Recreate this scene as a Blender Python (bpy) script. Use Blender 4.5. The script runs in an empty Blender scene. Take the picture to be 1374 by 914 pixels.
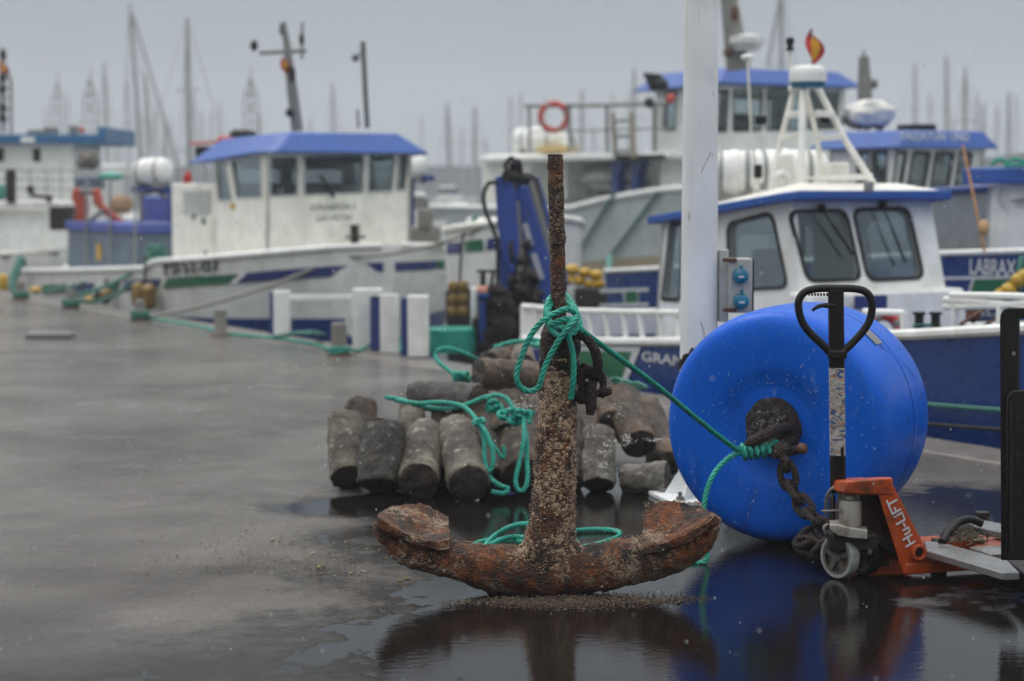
import bpy, bmesh, math, random
from mathutils import Vector, noise
from mathutils.geometry import tessellate_polygon
random.seed(7)
V = Vector
sc = bpy.context.scene
col = sc.collection

# ------------------------------------------------------------------ camera model (photo pixels 1374 x 914)
FPX, CX, CY, HOR, EYE = 2672.0, 687.0, 457.0, 250.0, 1.65
PITCH = math.atan((CY - HOR) / FPX)
FW = V((0, math.cos(PITCH), -math.sin(PITCH)))
UP = V((0, math.sin(PITCH), math.cos(PITCH)))
RT = V((1, 0, 0))
CAM = V((0, 0, EYE))
def ray(x, y): return FW + RT * ((x - CX) / FPX) - UP * ((y - CY) / FPX)
def P(x, y, Y):
    d = ray(x, y); return CAM + d * (Y / d.y)
def G0(x, y, z=0.0):
    d = ray(x, y); return CAM + d * ((z - EYE) / d.z)
def RP(x, y, p0, n):
    d = ray(x, y); return CAM + d * ((p0 - CAM).dot(n) / d.dot(n))

E0 = V((3.03, 12.4, 0))
QA = math.radians(-59.8)
U = V((math.cos(QA), math.sin(QA), 0))       # along the quay, towards the camera's right
N = V((-math.sin(QA), math.cos(QA), 0))      # off the quay, over the water
Z = V((0, 0, 1))
WATER = -1.4
def Q(s, t, z): return E0 + U * s + N * t + Z * z
def at(x, y, t):                              # pixel -> (s, z) on the vertical plane t metres off the quay edge
    p = RP(x, y, E0 + N * t, N); return (p - E0).dot(U), p.z
def at_s(x, y, s):                            # pixel -> (t, z) on the cross plane s
    p = RP(x, y, E0 + U * s, U); return (p - E0).dot(N), p.z

# ------------------------------------------------------------------ materials
def nodes(name):
    m = bpy.data.materials.new(name); m.use_nodes = True
    nt = m.node_tree; b = nt.nodes['Principled BSDF']
    return m, nt, b
def nn(nt, t, **kw):
    n = nt.nodes.new(t)
    for k, v in kw.items():
        if k in n.inputs: n.inputs[k].default_value = v
        else: setattr(n, k, v)
    return n
def ramp(nt, src, stops):
    r = nt.nodes.new('ShaderNodeValToRGB')
    e = r.color_ramp.elements
    while len(e) < len(stops): e.new(0.5)
    for i, (p, c) in enumerate(stops):
        e[i].position = p
        e[i].color = (c, c, c, 1) if not isinstance(c, tuple) else (*c, 1)
    nt.links.new(src, r.inputs[0]); return r.outputs[0]
def mixc(nt, fac, a, b):
    m = nt.nodes.new('ShaderNodeMix'); m.data_type = 'RGBA'
    if isinstance(fac, float): m.inputs[0].default_value = fac
    else: nt.links.new(fac, m.inputs[0])
    for i, c in ((6, a), (7, b)):
        if isinstance(c, tuple): m.inputs[i].default_value = (*c, 1)
        else: nt.links.new(c, m.inputs[i])
    return m.outputs[2]
def coords(nt, scale=(1, 1, 1)):
    tc = nt.nodes.new('ShaderNodeTexCoord'); mp = nt.nodes.new('ShaderNodeMapping')
    mp.inputs['Scale'].default_value = scale
    nt.links.new(tc.outputs['Object'], mp.inputs[0]); return mp.outputs[0]
def nz(nt, vec, scale, detail=4, rough=.55, dist=0):
    n = nn(nt, 'ShaderNodeTexNoise', Scale=scale, Detail=detail, Roughness=rough, Distortion=dist)
    nt.links.new(vec, n.inputs['Vector']); return n.outputs['Fac']
def bump(nt, b, h, strength, dist):
    bm = nn(nt, 'ShaderNodeBump', Strength=strength, Distance=dist)
    nt.links.new(h, bm.inputs['Height']); nt.links.new(bm.outputs[0], b.inputs['Normal'])
_mc = {}
def M(name, c, rough=.5, metal=0., var=.12, scale=5., bmp=0., bscale=60., dirt=None, dscale=3., damt=.5, streak=None, coat=0.):
    if name in _mc: return _mc[name]
    m, nt, b = nodes(name); v = coords(nt)
    lo = tuple(x * (1 - var) for x in c); hi = tuple(min(1, x * (1 + var)) for x in c)
    o = mixc(nt, ramp(nt, nz(nt, v, scale), [(.3, 0.), (.7, 1.)]), lo, hi)
    if dirt: o = mixc(nt, ramp(nt, nz(nt, v, dscale, 7, .65), [(.5, 0.), (.72, damt)]), o, dirt)
    if streak:
        sv = coords(nt, (7, 7, .7))
        o = mixc(nt, ramp(nt, nz(nt, sv, 1.6, 5, .6), [(.56, 0.), (.75, .5)]), o, streak)
    nt.links.new(o, b.inputs['Base Color'])
    b.inputs['Metallic'].default_value = metal
    nt.links.new(ramp(nt, nz(nt, v, scale * 2.3), [(.2, max(.02, rough - .1)), (.8, min(1, rough + .1))]), b.inputs['Roughness'])
    b.inputs['Coat Weight'].default_value = coat
    if max(c) < .03: b.inputs['Specular IOR Level'].default_value = .3
    if bmp: bump(nt, b, nz(nt, v, bscale, 5), bmp, .01)
    _mc[name] = m; return m

WHITE = M('white boat paint', (.77, .78, .75), .35, dirt=(.5, .47, .4), dscale=2.2, damt=.35, streak=(.56, .5, .4))
CREAM = M('cream boat paint', (.80, .79, .72), .4, dirt=(.5, .46, .36), dscale=2.2, damt=.3, streak=(.58, .52, .4))
GREYW = M('pale grey hull paint', (.46, .50, .50), .4, dirt=(.3, .3, .27), dscale=1.4, damt=.5, streak=(.36, .34, .28))
GREYH = M('mid grey hull paint', (.25, .27, .27), .5, dirt=(.16, .15, .13), streak=(.2, .17, .13))
NAVY = M('navy hull paint', (.004, .038, .19), .3, dirt=(.02, .03, .08), dscale=2, damt=.5)
STRIPE = M('navy stripe paint', (.016, .03, .16), .35)
GREEN = M('green stripe paint', (.005, .13, .055), .35)
ROOFB = M('royal blue roof paint', (.014, .085, .36), .4, dirt=(.04, .1, .28), dscale=2)
TEALB = M('faded blue roof paint', (.02, .12, .27), .4, dirt=(.05, .1, .18))
ANTIF = M('black brown antifouling', (.016, .012, .013), .6, dirt=(.03, .03, .025))
STEEL = M('galvanised grey steel', (.27, .28, .27), .5, .3, dirt=(.14, .1, .06))
MASTG = M('weathered mast grey', (.22, .22, .2), .55, dirt=(.12, .1, .08))
DARK = M('black rubber', (.012, .012, .013), .5, bmp=.2)
BLACKP = M('chipped black steel paint', (.004, .0035, .0035), .5, dirt=(.018, .009, .005), dscale=9, damt=.6, bmp=.2)
ORANGE = M('faded orange plastic', (.45, .07, .03), .45, dirt=(.3, .08, .05))
BUOYRED = M('orange lifebuoy', (.5, .05, .025), .4)
TRUCKO = M('chipped orange truck paint', (.46, .068, .008), .4, dirt=(.035, .015, .01), dscale=8, damt=.95, bmp=.15, streak=(.10, .03, .01))
YELLOW = M('yellow float plastic', (.52, .31, .015), .4, dirt=(.25, .16, .03), dscale=5)
YELLOWD = M('grimy yellow fender plastic', (.21, .13, .02), .5, dirt=(.06, .05, .03), dscale=7, damt=.8)
TAN = M('tan net cloth', (.32, .2, .11), .8, dirt=(.15, .1, .07), dscale=5)
NET = M('brown grey netting', (.16, .14, .12), .9, dirt=(.06, .05, .05), dscale=9, bmp=.6)
SILVER = M('scuffed silver metal', (.40, .38, .33), .5, .4, dirt=(.10, .055, .025), dscale=16, damt=.9, bmp=.1)
WHEELW = M('worn white tyre rubber', (.30, .31, .30), .5, dirt=(.07, .055, .04), dscale=16, damt=.9)
WHEELG = M('grey brown wheel hub', (.11, .095, .08), .6, dirt=(.05, .035, .025), dscale=14, damt=.8)
CRANEB = M('blue crane paint', (.018, .06, .3), .4, dirt=(.03, .03, .05), dscale=4, damt=.7)
CRANEG = M('grey crane cylinder', (.2, .19, .18), .45, .3)
GREASE = M('greasy black machinery', (.014, .012, .011), .5, dirt=(.05, .035, .025), dscale=8)
BOXG = M('blue grey deck box paint', (.10, .14, .19), .5, dirt=(.07, .08, .1))
RUSTY = M('rusty steel', (.12, .05, .025), .75, dirt=(.03, .018, .013), dscale=14, damt=.9, bmp=.6)
CONPOST = M('grey bollard paint', (.2, .19, .17), .7, dirt=(.1, .08, .06), dscale=8, bmp=.4)
FLAGM = M('red flag cloth', (.4, .02, .02), .8)
FLAGY = M('yellow flag cloth', (.6, .3, .02), .8)
RADW = M('radar white plastic', (.76, .77, .74), .3)
RADB = M('radar teal band', (.02, .13, .22), .35)
LETW = M('white lettering', (.62, .64, .66), .4)
LETD = M('dark green lettering', (.05, .085, .075), .5)
BOLTM = M('dull bolt steel', (.2, .19, .17), .5, .5, dirt=(.1, .06, .03), dscale=20)
PLATE = M('wet pale steel plate', (.19, .19, .185), .22, .1, dirt=(.08, .06, .045), dscale=7)
SOCK = M('turquoise socket plastic', (.008, .17, .28), .3)
BOXW = M('grey socket box plastic', (.43, .43, .40), .45, dirt=(.3, .27, .2), dscale=8)
POSTW = M('white lamp post paint', (.80, .82, .82), .38, dirt=(.42, .40, .34), dscale=2.5, damt=.35, streak=(.5, .5, .46))
STONE = M('breakwater concrete', (.16, .17, .19), .9, dirt=(.1, .1, .1), dscale=.2)
MASTF = M('haze paled aluminium mast', (.40, .41, .41), .5, .2)  # light metal paled further: haze fade put into the mast colour

def glass_mat(name, tint, rmix):
    m, nt, b = nodes(name); nt.nodes.remove(b)
    out = nt.nodes['Material Output']
    tr = nn(nt, 'ShaderNodeBsdfTransparent'); tr.inputs[0].default_value = (*tint, 1)
    gl = nn(nt, 'ShaderNodeBsdfGlossy', Roughness=.04); gl.inputs[0].default_value = (.9, .95, 1, 1)
    fr = nn(nt, 'ShaderNodeFresnel', IOR=1.5)
    mu = nn(nt, 'ShaderNodeMath', operation='MULTIPLY_ADD'); mu.inputs[1].default_value = .45; mu.inputs[2].default_value = rmix
    nt.links.new(fr.outputs[0], mu.inputs[0])
    mx = nn(nt, 'ShaderNodeMixShader')
    nt.links.new(mu.outputs[0], mx.inputs[0]); nt.links.new(tr.outputs[0], mx.inputs[1]); nt.links.new(gl.outputs[0], mx.inputs[2])
    nt.links.new(mx.outputs[0], out.inputs[0]); return m
GLASS = glass_mat('cabin window glass', (.80, .84, .84), .0)

def rope_mat(name, c, dark):
    m, nt, b = nodes(name); v = coords(nt)
    o = mixc(nt, ramp(nt, nz(nt, v, 35, 3), [(.3, 0.), (.75, 1.)]), dark, c)
    o = mixc(nt, ramp(nt, nz(nt, v, 4, 5), [(.45, 0.), (.75, .35)]), o, tuple(x * .5 + .06 for x in c))
    nt.links.new(o, b.inputs['Base Color']); b.inputs['Roughness'].default_value = .5
    bump(nt, b, nz(nt, v, 400, 2), .35, .002); return m
ROPE = rope_mat('wet teal green rope', (.012, .40, .29), (.006, .22, .165))
ROPED = rope_mat('weathered green rope', (.03, .22, .16), (.015, .1, .08))
ROPEW = rope_mat('greyed hawser rope', (.33, .31, .27), (.2, .19, .16))

def vor(nt, vec, scale, warp=.35, out='Color'):
    n = nn(nt, 'ShaderNodeTexNoise', Scale=scale * .5, Detail=3.); nt.links.new(vec, n.inputs['Vector'])
    sc_ = nn(nt, 'ShaderNodeVectorMath', operation='MULTIPLY_ADD'); sc_.inputs[1].default_value = (warp * 4 / scale,) * 3
    nt.links.new(n.outputs['Color'], sc_.inputs[0]); nt.links.new(vec, sc_.inputs[2])
    v_ = nn(nt, 'ShaderNodeTexVoronoi', Scale=scale); nt.links.new(sc_.outputs[0], v_.inputs['Vector'])
    return v_
def math2(nt, op, a, b_):
    m = nn(nt, 'ShaderNodeMath', operation=op)
    for i, x in enumerate((a, b_)):
        if isinstance(x, (int, float)): m.inputs[i].default_value = x
        else: nt.links.new(x, m.inputs[i])
    return m.outputs[0]
def rust_mat(name, crust, crust_amt, orange_amt, dk=1., flake=62, wv=1., br=1.):
    m, nt, b = nodes(name); v = coords(nt)
    dark, brown, orange = tuple(x * dk for x in (.010, .006, .0048)), tuple(x * dk * br for x in (.062, .025, .013)), (.34, .095, .014)
    o = mixc(nt, ramp(nt, nz(nt, v, 8, 9, .7), [(.40, 0.), (.62, 1.)]), dark, brown)
    of = ramp(nt, nz(nt, v, 6.5, 8, .72, .8), [(.70 - orange_amt, 0.), (.80 - orange_amt, .9)])
    o = mixc(nt, of, o, mixc(nt, ramp(nt, nz(nt, v, 30, 5, .7), [(.4, 0.), (.65, 1.)]), (.10, .03, .01), orange))
    v1, v2 = vor(nt, v, flake), vor(nt, v, flake * 2.3)
    patch = nz(nt, v, 4.6, 9, .68, .5)
    sepc = nt.nodes.new('ShaderNodeSeparateColor'); nt.links.new(v1.outputs['Color'], sepc.inputs[0])
    sep2 = nt.nodes.new('ShaderNodeSeparateColor'); nt.links.new(v2.outputs['Color'], sep2.inputs[0])
    rndv = math2(nt, 'MULTIPLY_ADD', sepc.outputs[0], .30 * wv); nt.nodes[-1].inputs[2].default_value = 0.
    sc2 = math2(nt, 'MULTIPLY', sep2.outputs[0], .16 * wv)
    sm = math2(nt, 'ADD', math2(nt, 'ADD', patch, rndv), sc2)
    cf = ramp(nt, sm, [(.88 - crust_amt - .23 * (1 - wv), 0.), (.93 - crust_amt - .17 * (1 - wv), 1. if wv > .8 else .8)])
    tone = ramp(nt, math2(nt, 'MULTIPLY_ADD', sepc.outputs[1], .6), [(.0, tuple(x * .34 for x in crust)), (.25, tuple(x * .65 for x in crust)), (.45, crust), (.6, tuple(min(1, x * 1.25 + .02) for x in crust))])
    tone = mixc(nt, ramp(nt, sep2.outputs[1], [(.45, 0.), (.9, .8)]), tone, (.05, .028, .017))
    gap = ramp(nt, v1.outputs['Distance'], [(.45, 0.), (.85, .5)]); tone = mixc(nt, gap, tone, (.03, .017, .011))
    o = mixc(nt, cf, o, tone)
    nt.links.new(o, b.inputs['Base Color'])
    nt.links.new(ramp(nt, nz(nt, v, 18, 5, .7), [(.35, .38), (.65, .8)]), b.inputs['Roughness'])
    h = math2(nt, 'ADD', math2(nt, 'MULTIPLY', v1.outputs['Distance'], -.6), math2(nt, 'ADD', nz(nt, v, 28, 9, .75), math2(nt, 'MULTIPLY', v2.outputs['Distance'], -.4)))
    bump(nt, b, h, 1., .02)
    return m
RUST_SHANK = rust_mat('barnacle crusted rust', (.62, .44, .275), .18, .20, wv=.6, br=1.6)
RUST_ARM = rust_mat('flaking anchor rust', (.46, .335, .215), .13, .26, wv=.35, br=1.35, flake=85)
RUST_DARK = rust_mat('dark rod rust', (.24, .14, .07), .10, .17, flake=90)
RUST_BLACK = rust_mat('black wet rust', (.1, .06, .04), -.08, .04, dk=.55)
CHIPM = M('barnacle shell chips', (.36, .26, .16), .8, var=.6, scale=90, dirt=(.1, .05, .025), dscale=40, damt=.9)
SCATM = M('pale broken shell', (.30, .22, .13), .6, var=.6, scale=50, dirt=(.08, .04, .02), dscale=40, damt=.9)
FLAKE = M('rust flakes', (.055, .032, .02), .6, var=.5, scale=60, dirt=(.3, .22, .13), dscale=45, damt=.9)

def concrete_mat(name, base, grime, pale):
    m, nt, b = nodes(name); v = coords(nt)
    o = mixc(nt, ramp(nt, nz(nt, v, 5, 7, .65), [(.40, 0.), (.58, 1.)]), grime, base)
    o = mixc(nt, ramp(nt, nz(nt, v, 16, 7, .7), [(.57, 0.), (.64, .85)]), o, pale)
    o = mixc(nt, ramp(nt, nz(nt, v, 9, 6, .6), [(.58, 0.), (.7, .8)]), o, (.05, .034, .022))
    nt.links.new(o, b.inputs['Base Color'])
    v1 = vor(nt, v, 34); sp_ = nt.nodes.new('ShaderNodeSeparateColor'); nt.links.new(v1.outputs['Color'], sp_.inputs[0])
    o = mixc(nt, math2(nt, 'MULTIPLY', ramp(nt, sp_.outputs[0], [(.5, 0.), (.95, .8)]), ramp(nt, nz(nt, v, 6, 6, .7), [(.42, 0.), (.6, 1.)])), o, tuple(x * .35 for x in base))
    o = mixc(nt, ramp(nt, nz(nt, v, 90, 4, .7), [(.62, 0.), (.7, .8)]), o, tuple(min(1, x * 1.6) for x in pale))
    nt.links.new(o, b.inputs['Base Color'])
    nt.links.new(ramp(nt, nz(nt, v, 9, 4), [(.3, .25), (.7, .65)]), b.inputs['Roughness'])
    bump(nt, b, nz(nt, v, 40, 8, .75), 1., .02); return m
CON_G = concrete_mat('grey sea worn concrete', (.215, .185, .135), (.04, .027, .017), (.46, .42, .33))
CON_B = concrete_mat('brown slimy concrete', (.15, .095, .055), (.03, .018, .011), (.28, .21, .13))
CON_D = concrete_mat('dark grey wet concrete', (.095, .085, .075), (.03, .024, .018), (.22, .21, .18))
CON_W = concrete_mat('shell crusted concrete', (.24, .225, .19), (.08, .06, .04), (.62, .6, .56))
CON_E = concrete_mat('muddy concrete end', (.055, .038, .026), (.022, .016, .012), (.11, .085, .06))

# ------------------------------------------------------------------ mesh building
EACH = {'wiper', 'roof_box', 'crane_link', 'foot', 'cradle', 'spreader', 'stain', 'scuff_mark', 'mast_lamp', 'mast_fitting', 'roof_rail', 'hydraulic_hose', 'faded_letter_mark', 'control_rod', 'release_linkage', 'hand_rail', 'skiff_stand', 'gantry_post', 'lattice_lamp', 'grip_teeth', 'windlass', 'roof_gear', 'fork_bolt', 'crossbar', 'mast_channel', 'superstructure', 'steering_block', 'helm_seat', 'shackle_eye', 'winch_drum', 'valve_block', 'flat_roof', 'aerial_post'}
class MB:
    def __init__(s): s.v = []; s.f = []
    def add(s, vs, fs):
        b = len(s.v); s.v += [V(p) for p in vs]; s.f += [tuple(i + b for i in q) for q in fs]; return s
    def hexa(s, p):
        return s.add(p, [(3, 2, 1, 0), (4, 5, 6, 7), (0, 1, 5, 4), (1, 2, 6, 5), (2, 3, 7, 6), (3, 0, 4, 7)])
    def box(s, c, x, y, z):      # centre and three half-axis vectors
        c = V(c); x = V(x); y = V(y); z = V(z)
        return s.hexa([c - x - y - z, c + x - y - z, c + x + y - z, c - x + y - z, c - x - y + z, c + x - y + z, c + x + y + z, c - x + y + z])
    def fbox(s, s0, s1, t0, t1, z0, z1):
        return s.hexa([Q(s0, t0, z0), Q(s1, t0, z0), Q(s1, t1, z0), Q(s0, t1, z0), Q(s0, t0, z1), Q(s1, t0, z1), Q(s1, t1, z1), Q(s0, t1, z1)])
    def prism(s, poly, vec):
        n = len(poly); vec = V(vec)
        return s.add(list(poly) + [V(p) + vec for p in poly], [tuple(range(n))[::-1], tuple(range(n, 2 * n))] + [(i, (i + 1) % n, n + (i + 1) % n, n + i) for i in range(n)])
    def tube(s, pts, r, n=8, closed=False, sq=None):
        pts = [V(p) for p in pts]; m = len(pts); rs = r if isinstance(r, (list, tuple)) else [r] * m
        T = []
        for i in range(m):
            a = pts[(i - 1) % m] if closed or i else pts[0]; b = pts[(i + 1) % m] if closed or i < m - 1 else pts[-1]
            t = (b - a); T.append(t.normalized() if t.length > 1e-9 else V((0, 0, 1)))
        a = T[0].orthogonal().normalized() if sq is None else (sq - T[0] * sq.dot(T[0])).normalized()
        vs = []
        for i in range(m):
            a = (a - T[i] * a.dot(T[i])); a = a.normalized() if a.length > 1e-6 else T[i].orthogonal().normalized()
            b = T[i].cross(a)
            for k in range(n):
                q = 2 * math.pi * (k + .5) / n; vs.append(pts[i] + (a * math.cos(q) + b * math.sin(q)) * rs[i])
        fs = []
        for i in range(m if closed else m - 1):
            j = (i + 1) % m
            for k in range(n): fs.append((i * n + k, i * n + (k + 1) % n, j * n + (k + 1) % n, j * n + k))
        if not closed: fs += [tuple(range(n))[::-1], tuple(range((m - 1) * n, m * n))]
        return s.add(vs, fs)
    def lathe(s, o, ax, prof, n=32, cap=True):
        o = V(o); ax = V(ax).normalized(); a = ax.orthogonal().normalized(); b = ax.cross(a); vs = []; fs = []
        for (h, r) in prof:
            for k in range(n):
                q = 2 * math.pi * k / n; vs.append(o + ax * h + (a * math.cos(q) + b * math.sin(q)) * max(r, 1e-5))
        for i in range(len(prof) - 1):
            for k in range(n): fs.append((i * n + k, i * n + (k + 1) % n, (i + 1) * n + (k + 1) % n, (i + 1) * n + k))
        if cap: fs += [tuple(range(n))[::-1], tuple(range((len(prof) - 1) * n, len(prof) * n))]
        return s.add(vs, fs)
    def blob(s, c, r, sx=1, sy=1, sz=1, amp=.25, seed=0, nu=8, nv=6):
        c = V(c); vs = []; fs = []
        for i in range(nv + 1):
            th = math.pi * i / nv
            for k in range(nu):
                ph = 2 * math.pi * k / nu
                d = V((math.sin(th) * math.cos(ph), math.sin(th) * math.sin(ph), math.cos(th)))
                q = 1 + amp * noise.noise(d * 1.7 + V((seed * 3.1, seed * 1.7, 0)))*1.6
                vs.append(c + V((d.x * sx, d.y * sy, d.z * sz)) * r * q)
        for i in range(nv):
            for k in range(nu): fs.append((i * nu + k, i * nu + (k + 1) % nu, (i + 1) * nu + (k + 1) % nu, (i + 1) * nu + k))
        return s.add(vs, fs)
    def chip(s, c, r):
        c = V(c); vs = []
        for d in ((1, 0, 0), (-.5, .8, 0), (-.5, -.8, 0), (0, 0, .8), (.1, .1, -.5)):
            vs.append(c + V((d[0] * random.uniform(.5, 1.2), d[1] * random.uniform(.5, 1.2), d[2] * random.uniform(.4, 1))) * r)
        return s.add(vs, [(0, 1, 3), (1, 2, 3), (2, 0, 3), (1, 0, 4), (2, 1, 4), (0, 2, 4)])
    def wall(s, outer, holes, n, th):
        loops = [outer] + holes; allp = [p for l in loops for p in l]; m = len(allp); n = V(n)
        tris = tessellate_polygon(loops)
        vs = list(allp) + [p - n * th for p in allp]; fs = [tuple(t) for t in tris] + [tuple(i + m for i in t[::-1]) for t in tris]
        k = 0
        for l in loops:
            L = len(l)
            for i in range(L): fs.append((k + i, k + (i + 1) % L, m + k + (i + 1) % L, m + k + i))
            k += L
        return s.add(vs, fs)
    def pieces(s):
        par = list(range(len(s.v)))
        def fd(a):
            while par[a] != a: par[a] = par[par[a]]; a = par[a]
            return a
        for f in s.f:
            r = fd(f[0])
            for k in f[1:]: par[fd(k)] = r
        gr = {}
        for f in s.f: gr.setdefault(fd(f[0]), []).append(f)
        out = []
        for fs in gr.values():
            ids = sorted({i for f in fs for i in f}); mp = {i: j for j, i in enumerate(ids)}
            m = MB(); m.v = [s.v[i] for i in ids]; m.f = [tuple(mp[i] for i in f) for f in fs]; out.append(m)
        return out
    def build(s, name, mat, parent=None, bevel=0., rough=None, angle=38, flat=False, loc=None):
        if parent and name in EACH:
            pc = s.pieces()
            if len(pc) > 1: return [m.build(name, mat, parent, bevel, rough, angle, flat, loc) for m in pc][-1]
        me = bpy.data.meshes.new(name)
        off = V((0, 0, 0))
        if parent:
            r = parent
            while r.parent: r = r.parent
            off = r.location.copy()
        elif loc is not None: off = V(loc)
        me.from_pydata([p - off for p in s.v], [], s.f)
        bm = bmesh.new(); bm.from_mesh(me)
        bmesh.ops.recalc_face_normals(bm, faces=bm.faces)
        if rough:
            bm.normal_update()
            nrm = {v.index: v.normal.copy() for v in bm.verts}
            for amp, scl in rough:
                for v in bm.verts: v.co += nrm[v.index] * amp * noise.fractal((v.co + off) * scl, .8, 2.1, 4)
        bm.to_mesh(me); bm.free()
        if not flat:
            me.polygons.foreach_set('use_smooth', [True] * len(me.polygons)); me.set_sharp_from_angle(angle=math.radians(angle))
        me.materials.append(mat)
        o = bpy.data.objects.new(name, me); col.objects.link(o)
        if parent: o.parent = parent
        else: o.location = off
        if bevel:
            b = o.modifiers.new('bevel', 'BEVEL'); b.width = bevel; b.segments = 2; b.limit_method = 'ANGLE'; b.angle_limit = math.radians(40)
        return o
def tag(o, label, cat, group=None, kind=None):
    if label: o['label'] = label
    if cat: o['category'] = cat
    if group: o['group'] = group
    if kind: o['kind'] = kind
    return o
def thing(name, loc, label, cat, group=None):
    o = bpy.data.objects.new(name, None); col.objects.link(o); o.location = loc; o.empty_display_size = .1
    return tag(o, label, cat, group)
def struct(o): o['kind'] = 'structure'; return o
def smooth(pts, k=8, closed=False):
    pts = [V(p) for p in pts]; m = len(pts); out = []
    for i in range(m if closed else m - 1):
        g = (lambda j: pts[j % m]) if closed else (lambda j: pts[min(max(j, 0), m - 1)])
        a, b, c, d = g(i - 1), g(i), g(i + 1), g(i + 2)
        for q in range(k):
            t = q / k
            out.append(.5 * ((2 * b) + (c - a) * t + (2 * a - 5 * b + 4 * c - d) * t * t + (3 * b - a - 3 * c + d) * t ** 3))
    if not closed: out.append(pts[-1])
    return out
def resample(pts, step):
    out = [pts[0]]; acc = 0.
    for a, b in zip(pts, pts[1:]):
        L = (b - a).length
        if L < 1e-9: continue
        d = step - acc
        while d <= L: out.append(a + (b - a) * (d / L)); d += step
        acc = (acc + L) % step
    out.append(pts[-1]); return out
def twisted(mb, pts, r, closed=False):           # three-strand laid rope
    pp = resample(smooth(pts, 10), r * .9); m = len(pp)
    T = [(pp[min(i + 1, m - 1)] - pp[max(i - 1, 0)]).normalized() for i in range(m)]
    a = T[0].orthogonal().normalized(); fr = []
    for t in T:
        a = (a - t * a.dot(t)).normalized(); fr.append((a.copy(), t.cross(a)))
    for k in range(3):
        line = []
        for i, p in enumerate(pp):
            q = 2 * math.pi * (k / 3 + i * .9 / 6.5); line.append(p + (fr[i][0] * math.cos(q) + fr[i][1] * math.sin(q)) * r * .5)
        mb.tube(line, r * .62, 6)
    return mb
_font = None
def text(string, o, xd, yd, width, height, mat, parent, name='lettering', thick=.004, bold=True, out=None, warp=None):
    cu = bpy.data.curves.new('txt', 'FONT'); cu.body = string; cu.resolution_u = 3; cu.fill_mode = 'BOTH'
    if bold: cu.offset = .012
    ob = bpy.data.objects.new('txt', cu); col.objects.link(ob)
    bpy.context.view_layer.update()
    me = bpy.data.meshes.new_from_object(ob.evaluated_get(bpy.context.evaluated_depsgraph_get()))
    xs = [v.co.x for v in me.vertices]; ys = [v.co.y for v in me.vertices]
    x0, x1, y0, y1 = min(xs), max(xs), min(ys), max(ys); o = V(o); xd = V(xd).normalized(); yd = V(yd).normalized()
    nr = xd.cross(yd) if out is None else V(out)
    pts = [o + xd * ((v.co.x - x0) / (x1 - x0) * width) + yd * ((v.co.y - y0) / (y1 - y0) * height) + nr * .002 for v in me.vertices]
    top = [p + nr * thick for p in pts]
    if warp:
        uv = [((v.co.x - x0) / (x1 - x0), (v.co.y - y0) / (y1 - y0)) for v in me.vertices]; pts = [warp(a, b_, .01) for a, b_ in uv]; top = [warp(a, b_, .03) for a, b_ in uv]
    m = len(pts); fs = [tuple(p.vertices) for p in me.polygons]
    mb = MB(); mb.add(pts + top, fs + [tuple(i + m for i in f) for f in fs])
    ed = {}
    for f in fs:
        for i in range(len(f)):
            e = (f[i], f[(i + 1) % len(f)]); ed[e] = 1
    for (a, b) in list(ed):
        if (b, a) not in ed: mb.add([pts[a], pts[b], top[b], top[a]], [(0, 1, 2, 3)])
    bpy.data.objects.remove(ob); bpy.data.curves.remove(cu); bpy.data.meshes.remove(me)
    return mb.build(name, mat, parent, flat=True)
def roundpoly(pts, f=.18, k=4):
    out = []; m = len(pts)
    for i in range(m):
        a, b, c = pts[i - 1], pts[i], pts[(i + 1) % m]
        L = min((a - b).length, (c - b).length) * f
        p = b + (a - b).normalized() * L; q = b + (c - b).normalized() * L
        for j in range(k + 1):
            t = j / k; out.append(p * (1 - t) ** 2 + b * 2 * t * (1 - t) + q * t * t)
    return out
def grow(pts, d):
    c = sum(pts, V((0, 0, 0))) / len(pts); return [p + (p - c).normalized() * d for p in pts]

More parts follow.
